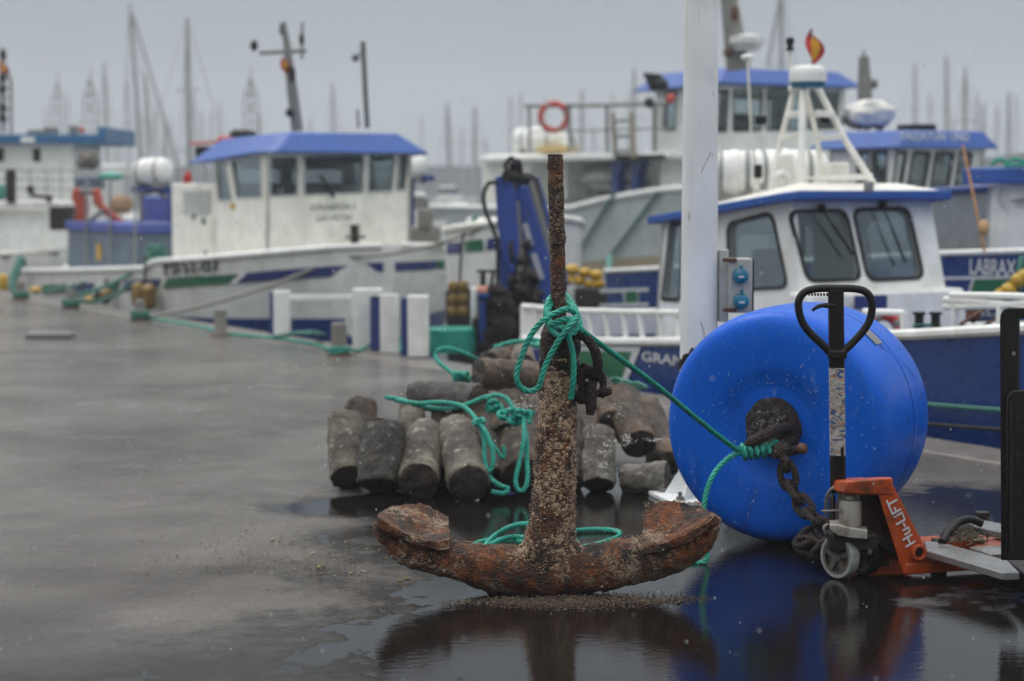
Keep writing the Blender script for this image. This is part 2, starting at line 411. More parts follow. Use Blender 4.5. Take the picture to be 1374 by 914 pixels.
# ------------------------------------------------------------------ boats
class Hull:
    def __init__(s, t0, st, zw=WATER):  # stations: (s, half width at gunwale, half width at water, z gunwale)
        s.t0 = t0; s.st = sorted(st); s.zw = zw
    def ip(s, x, i):
        st = s.st
        if x <= st[0][0]: return st[0][i]
        for a, b in zip(st, st[1:]):
            if x <= b[0]:
                k = (x - a[0]) / (b[0] - a[0] + 1e-9); return a[i] * (1 - k) + b[i] * k
        return st[-1][i]
    def w(s, x, z):
        wg, ww, zg = s.ip(x, 1), s.ip(x, 2), s.ip(x, 3); k = min(1, max(0, (z - s.zw) / (zg - s.zw)))
        return ww + (wg - ww) * k ** .85
    def hit(s, x, y, side=-1):
        hb = max(a[1] for a in s.st) + .3; n = 240; prev = None
        for i in range(n + 1):
            t = s.t0 - hb + 2 * hb * i / n; q = at(x, y, t)
            inside = s.st[0][0] - .3 <= q[0] <= s.st[-1][0] + .02 and abs(t - s.t0) <= s.w(*q)
            if inside and (side < 0) == (t < s.t0): return q
        t = s.t0 + side * s.st[0][1]; q = at(x, y, t)
        for _ in range(40):
            t = .6 * t + .4 * (s.t0 + side * s.w(*q)); q = at(x, y, t)
        return q
    def pt(s, x, z, side=-1, off=.012): return Q(x, s.t0 + side * (s.w(x, z) + off), z)
    def hull(s, mat, root, deck=None, drop=.45, dmat=None, name='hull'):
        mb = MB(); rows = []; K = 16
        xs = []
        for a, b in zip(s.st, s.st[1:]):
            for q in range(4): xs.append(a[0] + (b[0] - a[0]) * q / 4)
        xs.append(s.st[-1][0]); th = .05
        for x in xs:
            zg = s.ip(x, 3); row = []
            zz = [s.zw - .7] + [s.zw + (zg - s.zw) * i / K for i in range(K + 1)]
            near = [Q(x, s.t0 - (s.w(x, z) * (.55 if z < s.zw else 1)), z) for z in zz][::-1]
            far = [Q(x, s.t0 + (s.w(x, z) * (.55 if z < s.zw else 1)), z) for z in zz]
            wi = max(.004, s.ip(x, 1) - th); dz = zg - drop
            inner = [Q(x, s.t0 + wi, zg), Q(x, s.t0 + max(.003, wi - .02), dz), Q(x, s.t0 - max(.003, wi - .02), dz), Q(x, s.t0 - wi, zg)]
            rows.append(near + far + inner)
        n = len(rows[0]); vs = [p for r in rows for p in r]; fs = []
        for i in range(len(rows) - 1):
            for k in range(n): fs.append((i * n + k, i * n + (k + 1) % n, (i + 1) * n + (k + 1) % n, (i + 1) * n + k))
        fs += [tuple(range(n)), tuple(range((len(rows) - 1) * n, len(rows) * n))]
        mb.add(vs, fs); return mb.build(name, mat, root)
    def patch(s, root, mat, c, side=-1, name='stripe', off=.012, nx=60, ny=5):   # c: four (s, z) corners BL BR TR TL
        mb = MB(); vs = []; g = lambda u, v: [c[0][i] * (1 - u) * (1 - v) + c[1][i] * u * (1 - v) + c[2][i] * u * v + c[3][i] * (1 - u) * v for i in (0, 1)]
        for o in (off, off - .02):
            for j in range(ny + 1):
                for i in range(nx + 1):
                    a, z = g(i / nx, j / ny); vs.append(s.pt(a, z, side, o))
        W = nx + 1; B = W * (ny + 1); fs = []
        for j in range(ny):
            for i in range(nx):
                a = j * W + i; fs.append((a, a + 1, a + W + 1, a + W)); fs.append((B + a + W, B + a + W + 1, B + a + 1, B + a))
        return mb.add(vs, fs).build(name, mat, root)
    def pxpatch(s, root, mat, px, side=-1, **k): return s.patch(root, mat, [s.hit(x, y, side) for x, y in px], side, **k)
    def rail(s, root, mat, s0, s1, r=.035, up=0, side=(-1, 1), name='gunwale_rail', nseg=14):
        mb = MB()
        for sd in side:
            mb.tube([Q(a, s.t0 + sd * s.ip(a, 1), s.ip(a, 3) + up) for a in [s0 + (s1 - s0) * i / nseg for i in range(nseg + 1)]], r, 8)
        return mb.build(name, mat, root)

def cabin(root, t0, sr, sfb, sft, hb, ht, zb, zrt, zft, mat, near_px=(), front_px=(), wallname='wheelhouse', rear=True, frame_mat=None, rnd=.16, wmat=None, far_t=None):
    c = lambda s_, t, z: Q(s_, t0 + t, z)
    nrb, nfb, nft, nrt = c(sr, -hb, zb), c(sfb, -hb, zb), c(sft, -ht, zft), c(sr, -ht, zrt)
    frb, ffb, fft, frt = c(sr, hb, zb), c(sfb, hb, zb), c(sft, ht, zft), c(sr, ht, zrt)
    mir = lambda p: p + N * (2 * (t0 - (p - E0).dot(N)))
    mb = MB()
    nN = (nfb - nrb).cross(nrt - nrb).normalized(); nF = (ffb - nfb).cross(nft - nfb).normalized()
    near = [roundpoly([RP(x, y, nrb, nN) for x, y in q], rnd) for q in near_px]
    front = [roundpoly([RP(x, y, nfb, nF) for x, y in q], rnd) for q in front_px]
    far = [[mir(p) for p in h][::-1] for h in near]
    nB = -U
    rw = []
    if far_t is not None: mir = lambda p: p + N * (2 * (t0 - (p - E0).dot(N)))
    if rear:
        r4 = lambda u, v: (nrb * (1 - u) + frb * u) * (1 - v) + (nrt * (1 - u) + frt * u) * v
        rw = [roundpoly([r4(a, .44), r4(b, .44), r4(b, .9), r4(a, .9)], rnd) for a, b in ((.08, .46), (.54, .92))]
    mb.wall([nrb, nfb, nft, nrt], near, nN, .05); mb.wall([nfb, ffb, fft, nft], front, nF, .05)
    fN = V(nN); fN = fN - N * (2 * fN.dot(N)); mb.wall([frb, frt, fft, ffb], far, fN, .05); mb.wall([nrb, nrt, frt, frb], rw, nB, .05)
    mb.prism([nrb + Z * .02, nfb + Z * .02, ffb + Z * .02, frb + Z * .02], -Z * .06)
    mb.prism([nrt + Z * .01, nft + Z * .01, fft + Z * .01, frt + Z * .01], -Z * .03)
    wh = mb.build(wallname, mat, root, angle=25)
    for hs, nr in ((near, nN), (front, nF), (far, fN), (rw, nB)):
        for h in hs:
            b = MB(); b.wall([p + nr * .012 for p in grow(h, .035)], [[p + nr * .012 for p in h]], nr, .03)
            wdw = b.build('window', frame_mat or DARK, root, angle=25)
            b = MB(); b.prism([p - nr * .018 for p in grow(h, .008)], -nr * .006); b.build('pane', GLASS, wdw, flat=True)
    b = MB(); sm = (sr + sft) / 2
    b.fbox(min(sft, sfb) - .5, min(sft, sfb) - .13, t0 - ht * .8, t0 + ht * .8, zb + .02, zb + (zft - zb) * .42)
    b.build('console', DARK, root, bevel=.02)
    b = MB(); b.fbox(sm - .25, sm + .15, t0 - .25, t0 + .2, zb + .02, zb + (zft - zb) * .45).fbox(sm - .27, sm - .17, t0 - .25, t0 + .2, zb + (zft - zb) * .45, zb + (zft - zb) * .66)
    b.build('helm_seat', DARK, root, bevel=.03)
    return dict(nrb=nrb, nfb=nfb, nft=nft, nrt=nrt, ffb=ffb, fft=fft, frt=frt, frb=frb, nN=nN, nF=nF)

def canister(name, c, ax, L, r, label, parent=None, mat=None, group=None, strap=True, cradle=True):
    c = V(c); ax = V(ax).normalized(); base = c - Z * (r + .06)
    root = parent or thing(name, base, label, 'life raft', group)
    mb = MB(); prof = [(-L / 2, .01), (-L / 2 + .01, r * .55), (-L / 2 + .06, r * .86), (-L / 2 + .14, r), (-.03, r), (-.03, r * 1.05), (.03, r * 1.05), (.03, r), (L / 2 - .14, r), (L / 2 - .06, r * .86), (L / 2 - .01, r * .55), (L / 2, .01)]
    mb.lathe(c, ax, prof, 28); mb.build('canister_shell', mat or WHITE, root)
    if strap:
        for h in (-L * .25, L * .25):
            mb = MB(); mb.lathe(c, ax, [(h - .02, r * 1.0), (h - .02, r * 1.03), (h + .02, r * 1.03), (h + .02, r * 1.0)], 28); mb.build('strap', STEEL, root)
    if cradle:
        sd = ax.cross(Z).normalized(); mb = MB()
        for h in (-L * .28, L * .28):
            mb.box(c + ax * h - Z * (r * .8 + .03), ax * .03, sd * r * .8, Z * (r * .2 + .03))
        mb.build('cradle', STEEL, root, bevel=.006)
    return root
BG = 'fishing boats moored along the quay'
def boat(name, s0, t0, label, cat='fishing boat', group=BG): return thing(name, Q(s0, t0, WATER), label, cat, group)
# ------------------------------------------------------------------ world, sun, camera
SUN_EL, SUN_AZ = math.radians(60), math.radians(318)
w = bpy.data.worlds.new('World'); sc.world = w; w.use_nodes = True
nt = w.node_tree; bg = nt.nodes['Background']
sky = nt.nodes.new('ShaderNodeTexSky'); sky.sky_type = 'NISHITA'; sky.sun_disc = False
sky.sun_elevation = SUN_EL; sky.sun_rotation = SUN_AZ; sky.air_density = 1.5; sky.dust_density = 4.
hs = nn(nt, 'ShaderNodeHueSaturation', Saturation=.2); nt.links.new(sky.outputs[0], hs.inputs['Color'])
tc = nt.nodes.new('ShaderNodeTexCoord'); sp = nt.nodes.new('ShaderNodeSeparateXYZ'); nt.links.new(tc.outputs['Generated'], sp.inputs[0])
cr = nt.nodes.new('ShaderNodeValToRGB'); nt.links.new(sp.outputs['Z'], cr.inputs[0])
el = cr.color_ramp.elements; el[0].position = 0.; el[0].color = (.475, .52, .57, 1); el[1].position = 1.; el[1].color = (2.5, 2.5, 2.5, 1)
e = el.new(.06); e.color = (.435, .48, .535, 1)
e = el.new(.30); e.color = (.40, .45, .51, 1)
e = el.new(.58); e.color = (1.5, 1.53, 1.55, 1)
cl = nz(nt, tc.outputs['Generated'], 2.2, 5, .5)
cm = nt.nodes.new('ShaderNodeMix'); cm.data_type = 'RGBA'; cm.blend_type = 'MULTIPLY'; cm.inputs[0].default_value = 1.
nt.links.new(cr.outputs[0], cm.inputs[6]); nt.links.new(ramp(nt, cl, [(.3, .88), (.7, 1.12)]), cm.inputs[7])
sx = nn(nt, 'ShaderNodeVectorMath', operation='SCALE'); sx.inputs['Scale'].default_value = 11.
nt.links.new(cm.outputs[2], sx.inputs[0])
mx = nt.nodes.new('ShaderNodeMix'); mx.data_type = 'RGBA'; mx.inputs[0].default_value = .9
nt.links.new(hs.outputs[0], mx.inputs[6]); nt.links.new(sx.outputs[0], mx.inputs[7])
nt.links.new(mx.outputs[2], bg.inputs[0]); bg.inputs[1].default_value = .1
sl = bpy.data.lights.new('sun', 'SUN'); sl.energy = 1.1; sl.angle = math.radians(35); sl.color = (1., .98, .95)
so = bpy.data.objects.new('sun', sl); col.objects.link(so)
sd = V((math.sin(SUN_AZ) * math.cos(SUN_EL), math.cos(SUN_AZ) * math.cos(SUN_EL), math.sin(SUN_EL)))
so.rotation_euler = sd.to_track_quat('Z', 'Y').to_euler(); so.location = (0, 0, 30)
cd = bpy.data.cameras.new('camera'); cam = bpy.data.objects.new('camera', cd); col.objects.link(cam); sc.camera = cam
cd.sensor_width = 36; cd.lens = FPX / 1374 * 36; cam.location = CAM; cam.rotation_euler = (math.pi / 2 - PITCH, 0, 0)
cd.clip_start = .1; cd.clip_end = 3000
cd.dof.use_dof = True; cd.dof.focus_distance = 8.0; cd.dof.aperture_fstop = 2.0; cd.dof.aperture_blades = 9
sc.view_settings.view_transform = 'Standard'; sc.view_settings.look = 'None'; sc.view_settings.exposure = -.33; sc.view_settings.gamma = 1
sc.cycles.use_denoising = True; sc.cycles.max_bounces = 7; sc.cycles.volume_bounces = 1; sc.cycles.transparent_max_bounces = 10
sc.cycles.caustics_reflective = False; sc.cycles.caustics_refractive = False; sc.cycles.sample_clamp_indirect = 6

# ------------------------------------------------------------------ quay, water, breakwater, haze
def quay_material():
    m, nt, b = nodes('wet quay concrete'); v = coords(nt)
    big = nz(nt, v, .55, 6, .6, .3); mid = nz(nt, v, 2.2, 7, .65); fine = nz(nt, v, 60, 5, .7)
    # puddles: pools by place on the quay, near-left one added to darken the foreground
    mask = None
    for (x, y, rx, ry) in ((1.0, 7.1, 2.3, 1.0), (.9, 9.0, 1.9, 2.0), (.45, 10.3, 1.0, 1.6), (2.4, 10.1, .8, .9), (-.45, 10.2, .9, .45), (1.5, 8.8, 1.2, .9), (-1.9, 5.9, 2.2, .75)):
        mp = nn(nt, 'ShaderNodeMapping', vector_type='TEXTURE'); mp.inputs['Location'].default_value = (x, y, 0); mp.inputs['Scale'].default_value = (rx, ry, 1)
        nt.links.new(v, mp.inputs[0]); ln = nn(nt, 'ShaderNodeVectorMath', operation='LENGTH'); nt.links.new(mp.outputs[0], ln.inputs[0])
        if mask is None: mask = ln.outputs['Value']
        else:
            mi = nn(nt, 'ShaderNodeMath', operation='MINIMUM'); nt.links.new(mask, mi.inputs[0]); nt.links.new(ln.outputs['Value'], mi.inputs[1]); mask = mi.outputs[0]
    ad = nn(nt, 'ShaderNodeMath', operation='MULTIPLY_ADD'); ad.inputs[1].default_value = .9; nt.links.new(mid, ad.inputs[0]); nt.links.new(mask, ad.inputs[2])
    brk = math2(nt, 'MULTIPLY', nz(nt, v, 8, 8, .7), .7)
    ad0 = nn(nt, 'ShaderNodeMath', operation='ADD'); nt.links.new(ad.outputs[0], ad0.inputs[0]); nt.links.new(brk, ad0.inputs[1]); ad = ad0
    ad2 = nn(nt, 'ShaderNodeMath', operation='MULTIPLY_ADD'); ad2.inputs[1].default_value = .7; nt.links.new(big, ad2.inputs[0]); nt.links.new(ad.outputs[0], ad2.inputs[2])
    pud = ramp(nt, ad2.outputs[0], [(.80 * .5, 0.), (.5, 1.)])          # placeholder positions, set below
    r = nt.nodes[-1]; r.color_ramp.elements[0].position = 0; r.color_ramp.elements[1].position = 1
    mr = nn(nt, 'ShaderNodeMapRange'); mr.inputs['From Min'].default_value = 1.95; mr.inputs['From Max'].default_value = 2.2; mr.inputs['To Min'].default_value = 0; mr.inputs['To Max'].default_value = 1; mr.clamp = True
    nt.links.new(ad2.outputs[0], mr.inputs['Value']); dry = mr.outputs[0]
    c = mixc(nt, ramp(nt, mid, [(.3, 0.), (.7, 1.)]), (.056, .047, .041), (.108, .092, .080))
    c = mixc(nt, ramp(nt, big, [(.4, 0.), (.62, .75)]), c, (.19, .172, .155))
    c = mixc(nt, ramp(nt, fine, [(.56, 0.), (.68, .6)]), c, (.30, .275, .245))
    c = mixc(nt, ramp(nt, nz(nt, v, 45, 4, .75), [(.58, 0.), (.66, .7)]), c, (.035, .03, .027))
    c = mixc(nt, ramp(nt, nz(nt, v, 9, 5, .7), [(.62, 0.), (.74, .5)]), c, (.035, .03, .027))
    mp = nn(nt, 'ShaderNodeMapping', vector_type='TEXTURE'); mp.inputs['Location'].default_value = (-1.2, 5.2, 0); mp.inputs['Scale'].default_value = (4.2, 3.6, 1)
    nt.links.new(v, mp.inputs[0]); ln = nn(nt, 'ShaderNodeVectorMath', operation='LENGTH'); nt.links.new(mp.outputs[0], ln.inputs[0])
    near_dark = ramp(nt, math2(nt, 'ADD', ln.outputs['Value'], math2(nt, 'MULTIPLY', big, .5)), [(.75, .75), (1.25 / 1.3, 0.)])  # wet film plus foreground falloff, painted darker into the near-left base colour
    c = mixc(nt, near_dark, c, mixc(nt, ramp(nt, nz(nt, v, 70, 5, .7), [(.42, 0.), (.6, 1.)]), (.008, .008, .009), (.034, .033, .034)))
    inv = nn(nt, 'ShaderNodeMath', operation='SUBTRACT'); inv.inputs[0].default_value = 1.; nt.links.new(dry, inv.inputs[1])
    c = mixc(nt, inv.outputs[0], c, (.0075, .006, .0055))
    nt.links.new(c, b.inputs['Base Color'])
    rw = ramp(nt, nz(nt, v, 3.2, 9, .72), [(.36, .07), (.5, .17), (.64, .33)])
    rb = ramp(nt, nz(nt, coords(nt, (.5, 1.2, 1)), .9, 6, .6), [(.40, 1.), (.58, .45)])
    rw = mixc(nt, rb, (.10, .10, .10), rw)
    rm = mixc(nt, dry, (.045, .045, .045), rw); nt.links.new(rm, b.inputs['Roughness'])
    b.inputs['IOR'].default_value = 1.33
    # ripples on the pools, grain on the rest
    rp = nz(nt, coords(nt, (.6, 1, 1)), 30, 4, .6)
    h1 = nn(nt, 'ShaderNodeBump', Strength=.10, Distance=.01); nt.links.new(rp, h1.inputs['Height'])
    hh = nn(nt, 'ShaderNodeMath', operation='MULTIPLY_ADD'); hh.inputs[1].default_value = 1.3; nt.links.new(fine, hh.inputs[0]); nt.links.new(nz(nt, v, 14, 6, .6), hh.inputs[2])
    dg = math2(nt, 'MULTIPLY_ADD', dry, .8); nt.nodes[-1].inputs[2].default_value = .004
    hm = nn(nt, 'ShaderNodeMath', operation='MULTIPLY'); nt.links.new(hh.outputs[0], hm.inputs[0]); nt.links.new(dg, hm.inputs[1])
    h2 = nn(nt, 'ShaderNodeBump', Strength=.8, Distance=.016); nt.links.new(hm.outputs[0], h2.inputs['Height']); nt.links.new(h1.outputs[0], h2.inputs['Normal'])
    nt.links.new(h2.outputs[0], b.inputs['Normal'])
    return m
mb = MB()
mb.prism([Q(40, 0, -3.2), Q(40, -70, -3.2), Q(-170, -70, -3.2), Q(-170, 0, -3.2)][::-1], Z * 3.2)
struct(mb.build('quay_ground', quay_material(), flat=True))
COPE = M('pale quay coping concrete', (.15, .135, .12), .35, var=.25, scale=3, bmp=.5, bscale=30, dirt=(.06, .05, .045), dscale=4)
mb = MB(); mb.fbox(-160, 38, -.42, .06, -.35, .004); struct(mb.build('quay_coping', COPE, bevel=.01))
m, nt, b = nodes('harbour water'); v = coords(nt); b.inputs['Base Color'].default_value = (.02, .035, .035, 1); b.inputs['Roughness'].default_value = .08
bump(nt, b, nz(nt, v, 1.8, 5, .6), .35, .2)
mb = MB(); mb.add([(-300, -90, WATER), (300, -90, WATER), (300, 420, WATER), (-300, 420, WATER)], [(0, 1, 2, 3)])
struct(mb.build('harbour_water', m, flat=True))
# breakwater closing the marina
mb = MB()
a, c_ = V((-220, 330, 0)), V((190, 175, 0)); d = (c_ - a).normalized(); nrm = V((-d.y, d.x, 0))
mb.prism([a + Z * -3, a - nrm * 2.0 + Z * -3, a - nrm * .3 + Z * 4.2, a + nrm * .8 + Z * 4.2, a + nrm * 2.2 - Z * 3], c_ - a)
tag(mb.build('breakwater', STONE, loc=(0, 250, -3)), 'long grey concrete breakwater wall closing off the marina in the haze', 'breakwater')
# hazy, rainy air
m = bpy.data.materials.new('haze air'); m.use_nodes = True; nt = m.node_tree; nt.nodes.clear()
out = nt.nodes.new('ShaderNodeOutputMaterial'); pv = nt.nodes.new('ShaderNodeVolumePrincipled')
pv.inputs['Color'].default_value = (.93, .96, 1., 1); pv.inputs['Density'].default_value = .0012; pv.inputs['Anisotropy'].default_value = .1
nt.links.new(pv.outputs[0], out.inputs['Volume'])
mb = MB(); mb.box((0, 180, 10.5), (330, 0, 0), (0, 300, 0), (0, 0, 16.5)); hz = mb.build('haze', m, flat=True)
hz['kind'] = 'stuff'; hz['label'] = 'pale rainy haze hanging over the whole harbour'; hz['category'] = 'haze'

# ------------------------------------------------------------------ the anchor
AY = 8.0
anchor = thing('anchor', G0(735, 800), 'large rusty barnacle crusted anchor standing upright on the wet quay', 'anchor')
def pxl(lst, Y=AY): return [P(q[0], q[1], q[3] if len(q) > 3 else Y) for q in lst]
S8 = FPX / AY
arm = [(508, 706, 8), (520, 722, 14), (545, 742, 20), (578, 753, 24), (622, 762, 28), (672, 770, 32), (735, 774, 33), (800, 768, 32), (850, 759, 33), (897, 752, 27), (930, 736, 21), (951, 716, 15), (961, 701, 8)]
ap = smooth([P(x, y, AY) for x, y, r in arm], 8); ar = []
for i in range(len(arm) - 1):
    for q in range(8): ar.append((arm[i][2] * (1 - q / 8) + arm[i + 1][2] * q / 8) / S8)
ar.append(arm[-1][2] / S8)
dz = min(p.z - r for p, r in zip(ap, ar)); LIFT = -dz - .012
ap = [p + Z * LIFT for p in ap]
mb = MB(); mb.tube(ap, ar, 40, sq=V((0, 1, 0)))
mb.build('arms', RUST_ARM, anchor, rough=((.016, 5), (.008, 16), (.004, 45)), angle=80)
def palm(near, mid, far):
    c = [smooth(pxl(l, Y), 6) for l, Y in ((near, 7.90), (mid, 8.04), (far, 8.20))]
    mb = MB(); rows = []; J = 12
    for j in range(J + 1):
        v = j / J
        rows.append([p0 * (2 * (v - .5) * (v - 1)) + p1 * (4 * v * (1 - v)) + p2 * (2 * v * (v - .5)) + Z * LIFT for p0, p1, p2 in zip(*c)])
    W = len(rows[0]); th = V((0, 0, -.035)); vs = [p for r in rows for p in r]; B = len(vs); vs = vs + [p + th for p in vs]; fs = []
    for j in range(J):
        for i in range(W - 1):
            a = j * W + i; fs.append((a, a + 1, a + W + 1, a + W)); fs.append((B + a + W, B + a + W + 1, B + a + 1, B + a))
    for i in range(W - 1):
        fs.append((i, B + i, B + i + 1, i + 1)); a = J * W + i; fs.append((a, a + 1, B + a + 1, B + a))
    for j in range(J):
        a = j * W; fs.append((a, a + W, B + a + W, B + a)); a += W - 1; fs.append((a, B + a, B + a + W, a + W))
    mb.add(vs, fs); return mb.build('palm', RUST_ARM, anchor, rough=((.012, 8), (.008, 25), (.003, 60)), angle=60)
palm([(604, 731), (584, 733), (560, 729), (536, 717), (508, 702)], [(603, 722), (581, 724), (557, 720), (534, 709), (508, 698)], [(600, 701), (578, 687), (556, 682), (538, 684), (517, 690)])
palm([(864, 738), (888, 735), (914, 727), (940, 713), (961, 699)], [(863, 728), (886, 729), (911, 721), (937, 708), (960, 697)], [(861, 694), (880, 684), (905, 680), (932, 684), (956, 694)])
sh = [(736, 766, 33), (737, 750, 35), (738, 735, 35), (738.5, 720, 34), (741, 690, 31), (744, 640, 29), (746, 590, 27.5), (748, 540, 26), (749.5, 495, 24.5), (750, 480, 25)]
sp = smooth([P(x, y, AY) for x, y, r in sh], 9); sr = []
for i in range(len(sh) - 1):
    for q in range(9): sr.append((sh[i][2] * (1 - q / 9) + sh[i + 1][2] * q / 9) / S8)
sr.append(sh[-1][2] / S8)
mb = MB(); mb.tube(sp, sr, 36)
for fl_, k_ in (([(732, 700, 18), (726, 732, 22), (712, 752, 22), (692, 764, 22), (668, 769, 20)], 0), ([(748, 700, 18), (752, 730, 22), (766, 750, 22), (788, 761, 22), (812, 765, 20)], 1)):
    mb.tube(smooth([P(x, y, AY) + Z * LIFT * .6 for x, y, r in fl_], 6), [fl_[min(i // 6, 4)][2] / S8 * (1 - (i % 6) / 6) + fl_[min(i // 6 + 1, 4)][2] / S8 * ((i % 6) / 6) for i in range(25)], 24)
mb.build('shank', RUST_SHANK, anchor, rough=((.007, 7), (.006, 24), (.0035, 60)), angle=80)
SH_PTS, SH_R = sp, sr
mb = MB(); hp = [(750, 497, 20), (750, 490, 27), (750.5, 470, 27.5), (751, 450, 26), (751, 440, 23), (751, 433, 15)]
pp = smooth([P(x, y, AY) for x, y, r in hp], 5); rr = []
for i in range(len(hp) - 1):
    for q in range(5): rr.append((hp[i][2] * (1 - q / 5) + hp[i + 1][2] * q / 5) / S8)
rr.append(hp[-1][2] / S8)
mb.tube(pp, rr, 28); mb.build('shank_head', RUST_BLACK, anchor, rough=((.010, 9), (.006, 28), (.003, 60)), angle=80)
mb = MB(); pp = smooth([P(x, y, AY) for x, y in ((750, 452), (749, 400), (748, 340), (746.5, 280), (745.5, 230), (745, 211), (745, 207.5))], 10)
mb.tube(pp, [10.3 / S8] * (len(pp) - 12) + [10 / S8] * 6 + [9.6 / S8, 9.4 / S8, 9.2 / S8, 9 / S8, 8.6 / S8, 7 / S8], 20)
mb.build('stock_rod', RUST_DARK, anchor, rough=((.003, 14), (.0025, 45), (.002, 90)), angle=80)
mb = MB(); mb.blob(P(748, 322, AY), 11.5 / S8, 1, 1, .9, .2, 3, 14, 8); mb.build('rod_collar', RUST_DARK, anchor, rough=((.004, 30),))
# crust of shells standing proud of shank and rod
mb = MB(); rnd = random.Random(4)
for _ in range(1500):
    i = rnd.randrange(0, len(SH_PTS) - 1); k = rnd.random(); c = SH_PTS[i].lerp(SH_PTS[i + 1], k); q = rnd.uniform(0, 2 * math.pi)
    if noise.noise(c * 6 + V((math.cos(q), math.sin(q), 0)) * .7) < -.12: continue
    mb.chip(c + V((math.cos(q), math.sin(q), 0)) * (SH_R[i] + .002), rnd.uniform(.0025, .0085))
for _ in range(700):
    y = 235 + 95 * rnd.random() ** 1.2; q = rnd.uniform(0, 2 * math.pi)
    mb.chip(P(746.5 + (y - 280) * .02, y, AY) + V((math.cos(q), math.sin(q), 0)) * 10.6 / S8, rnd.uniform(.0015, .005))
for _ in range(700):
    i = rnd.randrange(12, len(ap) - 12); kk = rnd.random(); q = rnd.uniform(.15, math.pi * .95); t = (ap[i + 1] - ap[i]).normalized(); a = V((0, -1, 0)); b_ = t.cross(a); pc_ = ap[i].lerp(ap[i + 1], kk)
    if b_.z < 0: b_ = -b_
    if noise.noise(pc_ * 5 + V((q, 0, 0))) < -.1: continue
    mb.chip(pc_ + (a * math.cos(q) + b_ * math.sin(q)) * (ar[i] * (1 - kk) + ar[i + 1] * kk + .004), rnd.uniform(.0025, .008))
for _ in range(60):
    x = rnd.uniform(862, 945); mb.chip(P(x, 681 + abs(x - 905) * .12 + rnd.uniform(-3, 3), 8.2) + Z * (LIFT + .005), rnd.uniform(.004, .011))
o = mb.build('barnacle_crust', CHIPM, anchor, flat=True); o['kind'] = 'stuff'
# shackle of the anchor head
mb = MB(); mb.tube(smooth(pxl([(760, 447, 0, 7.97), (772, 446, 0, 7.94), (786, 453, 0, 7.92), (797, 468, 0, 7.92), (802, 487, 0, 7.93), (800, 503, 0, 7.95), (795, 511, 0, 7.97)]), 6), 6.8 / S8, 14)
mb.build('shackle_bow', RUST_BLACK, anchor, rough=((.002, 20),))
mb = MB(); mb.blob(P(787, 498, 7.97), .036, 1.1, .8, .75, .3, 5, 14, 10); mb.blob(P(775, 497, 7.99), .028, 1, .8, .8, .3, 8, 14, 10); mb.build('shackle_eye', RUST_BLACK, anchor, rough=((.004, 30),))
mb = MB(); mb.tube(smooth(pxl([(779, 503), (781, 515), (783, 528), (784, 541)], 7.96), 4), 6 / S8, 12).tube(smooth(pxl([(806, 500), (809, 512), (809, 522), (806, 533)], 7.96), 4), 5.5 / S8, 12)
mb.tube(pxl([(774, 531), (816, 526)], 7.95), 5.6 / S8, 12); mb.blob(P(813, 525, 7.95), .026, 1, 1, .8, .2, 4, 12, 8).blob(P(778, 532, 7.95), .026, 1, 1, 1, .2, 7, 12, 8); mb.build('shackle_pin', RUST_BLACK, anchor, rough=((.003, 30),))
mb = MB(); mb.tube(smooth(pxl([(793, 512), (793, 530), (793, 545), (792, 557)], 7.94), 4), [7.5 / S8] * 9 + [7 / S8, 6.5 / S8, 6 / S8, 5 / S8], 12); mb.build('shackle_tongue', RUST_BLACK, anchor, rough=((.002, 30),))

# ------------------------------------------------------------------ green rope: anchor head to buoy
RR = .0118
RO = [(733, 432, 0, 7.93), (733, 415, 0, 7.95), (737, 402, 0, 7.99), (747, 395, 0, 8.06), (760, 397, 0, 8.06), (769, 409, 0, 8.0), (776, 425, 0, 7.93), (779, 438, 0, 7.90)]
r1 = pxl(RO + [(784, 446, 0, 7.90), (830, 480, 0, 8.1), (880, 517, 0, 8.35), (935, 562, 0, 8.62), (985, 601, 0, 8.82), (1004, 608, 0, 8.86), (1022, 606, 0, 8.87), (1042, 592, 0, 8.86)])
r2 = pxl([(735, 432, 0, 7.90), (741, 444, 0, 7.88), (752, 451, 0, 7.87), (764, 449, 0, 7.87), (774, 441, 0, 7.88), (775, 428, 0, 7.9), (768, 412, 0, 7.97), (756, 404, 0, 8.06), (742, 406, 0, 8.0), (735, 420, 0, 7.93), (741, 436, 0, 7.89), (757, 440, 0, 7.87), (772, 447, 0, 7.88)])
r3 = pxl([(772, 420, 0, 7.90), (760, 415, 0, 7.87), (744, 421, 0, 7.86), (727, 432, 0, 7.86), (713, 449, 0, 7.86), (703, 470, 0, 7.87), (695, 494, 0, 7.87), (693, 508, 0, 7.87), (698, 519, 0, 7.88), (710, 525, 0, 7.88), (722, 520, 0, 7.88), (727, 506, 0, 7.87), (733, 488, 0, 7.87), (745, 465, 0, 7.86), (757, 446, 0, 7.85), (770, 431, 0, 7.86), (774, 421, 0, 7.92)])
r4 = pxl([(768, 430, 0, 7.86), (762, 440, 0, 7.855), (764, 455, 0, 7.865), (768, 472, 0, 7.88), (770, 492, 0, 7.885), (769, 512, 0, 7.89), (766, 535, 0, 7.91)])
r5 = pxl([(739, 436, 0, 7.88), (752, 430, 0, 7.87), (765, 428, 0, 7.87), (776, 432, 0, 7.9)])
r6 = pxl([(1030, 600, 0, 8.87), (1016, 608, 0, 8.86), (1000, 607, 0, 8.85), (984, 611, 0, 8.83), (967, 624, 0, 8.78), (955, 641, 0, 8.74), (948, 660, 0, 8.72), (944, 684, 0, 8.70), (943, 712, 0, 8.66)])
g = G0(936, 735); r6 += [V((g.x, 8.62, .014)), V((g.x - .12, 8.66, .014)), V((g.x - .2, 8.75, .014))]
kn = []
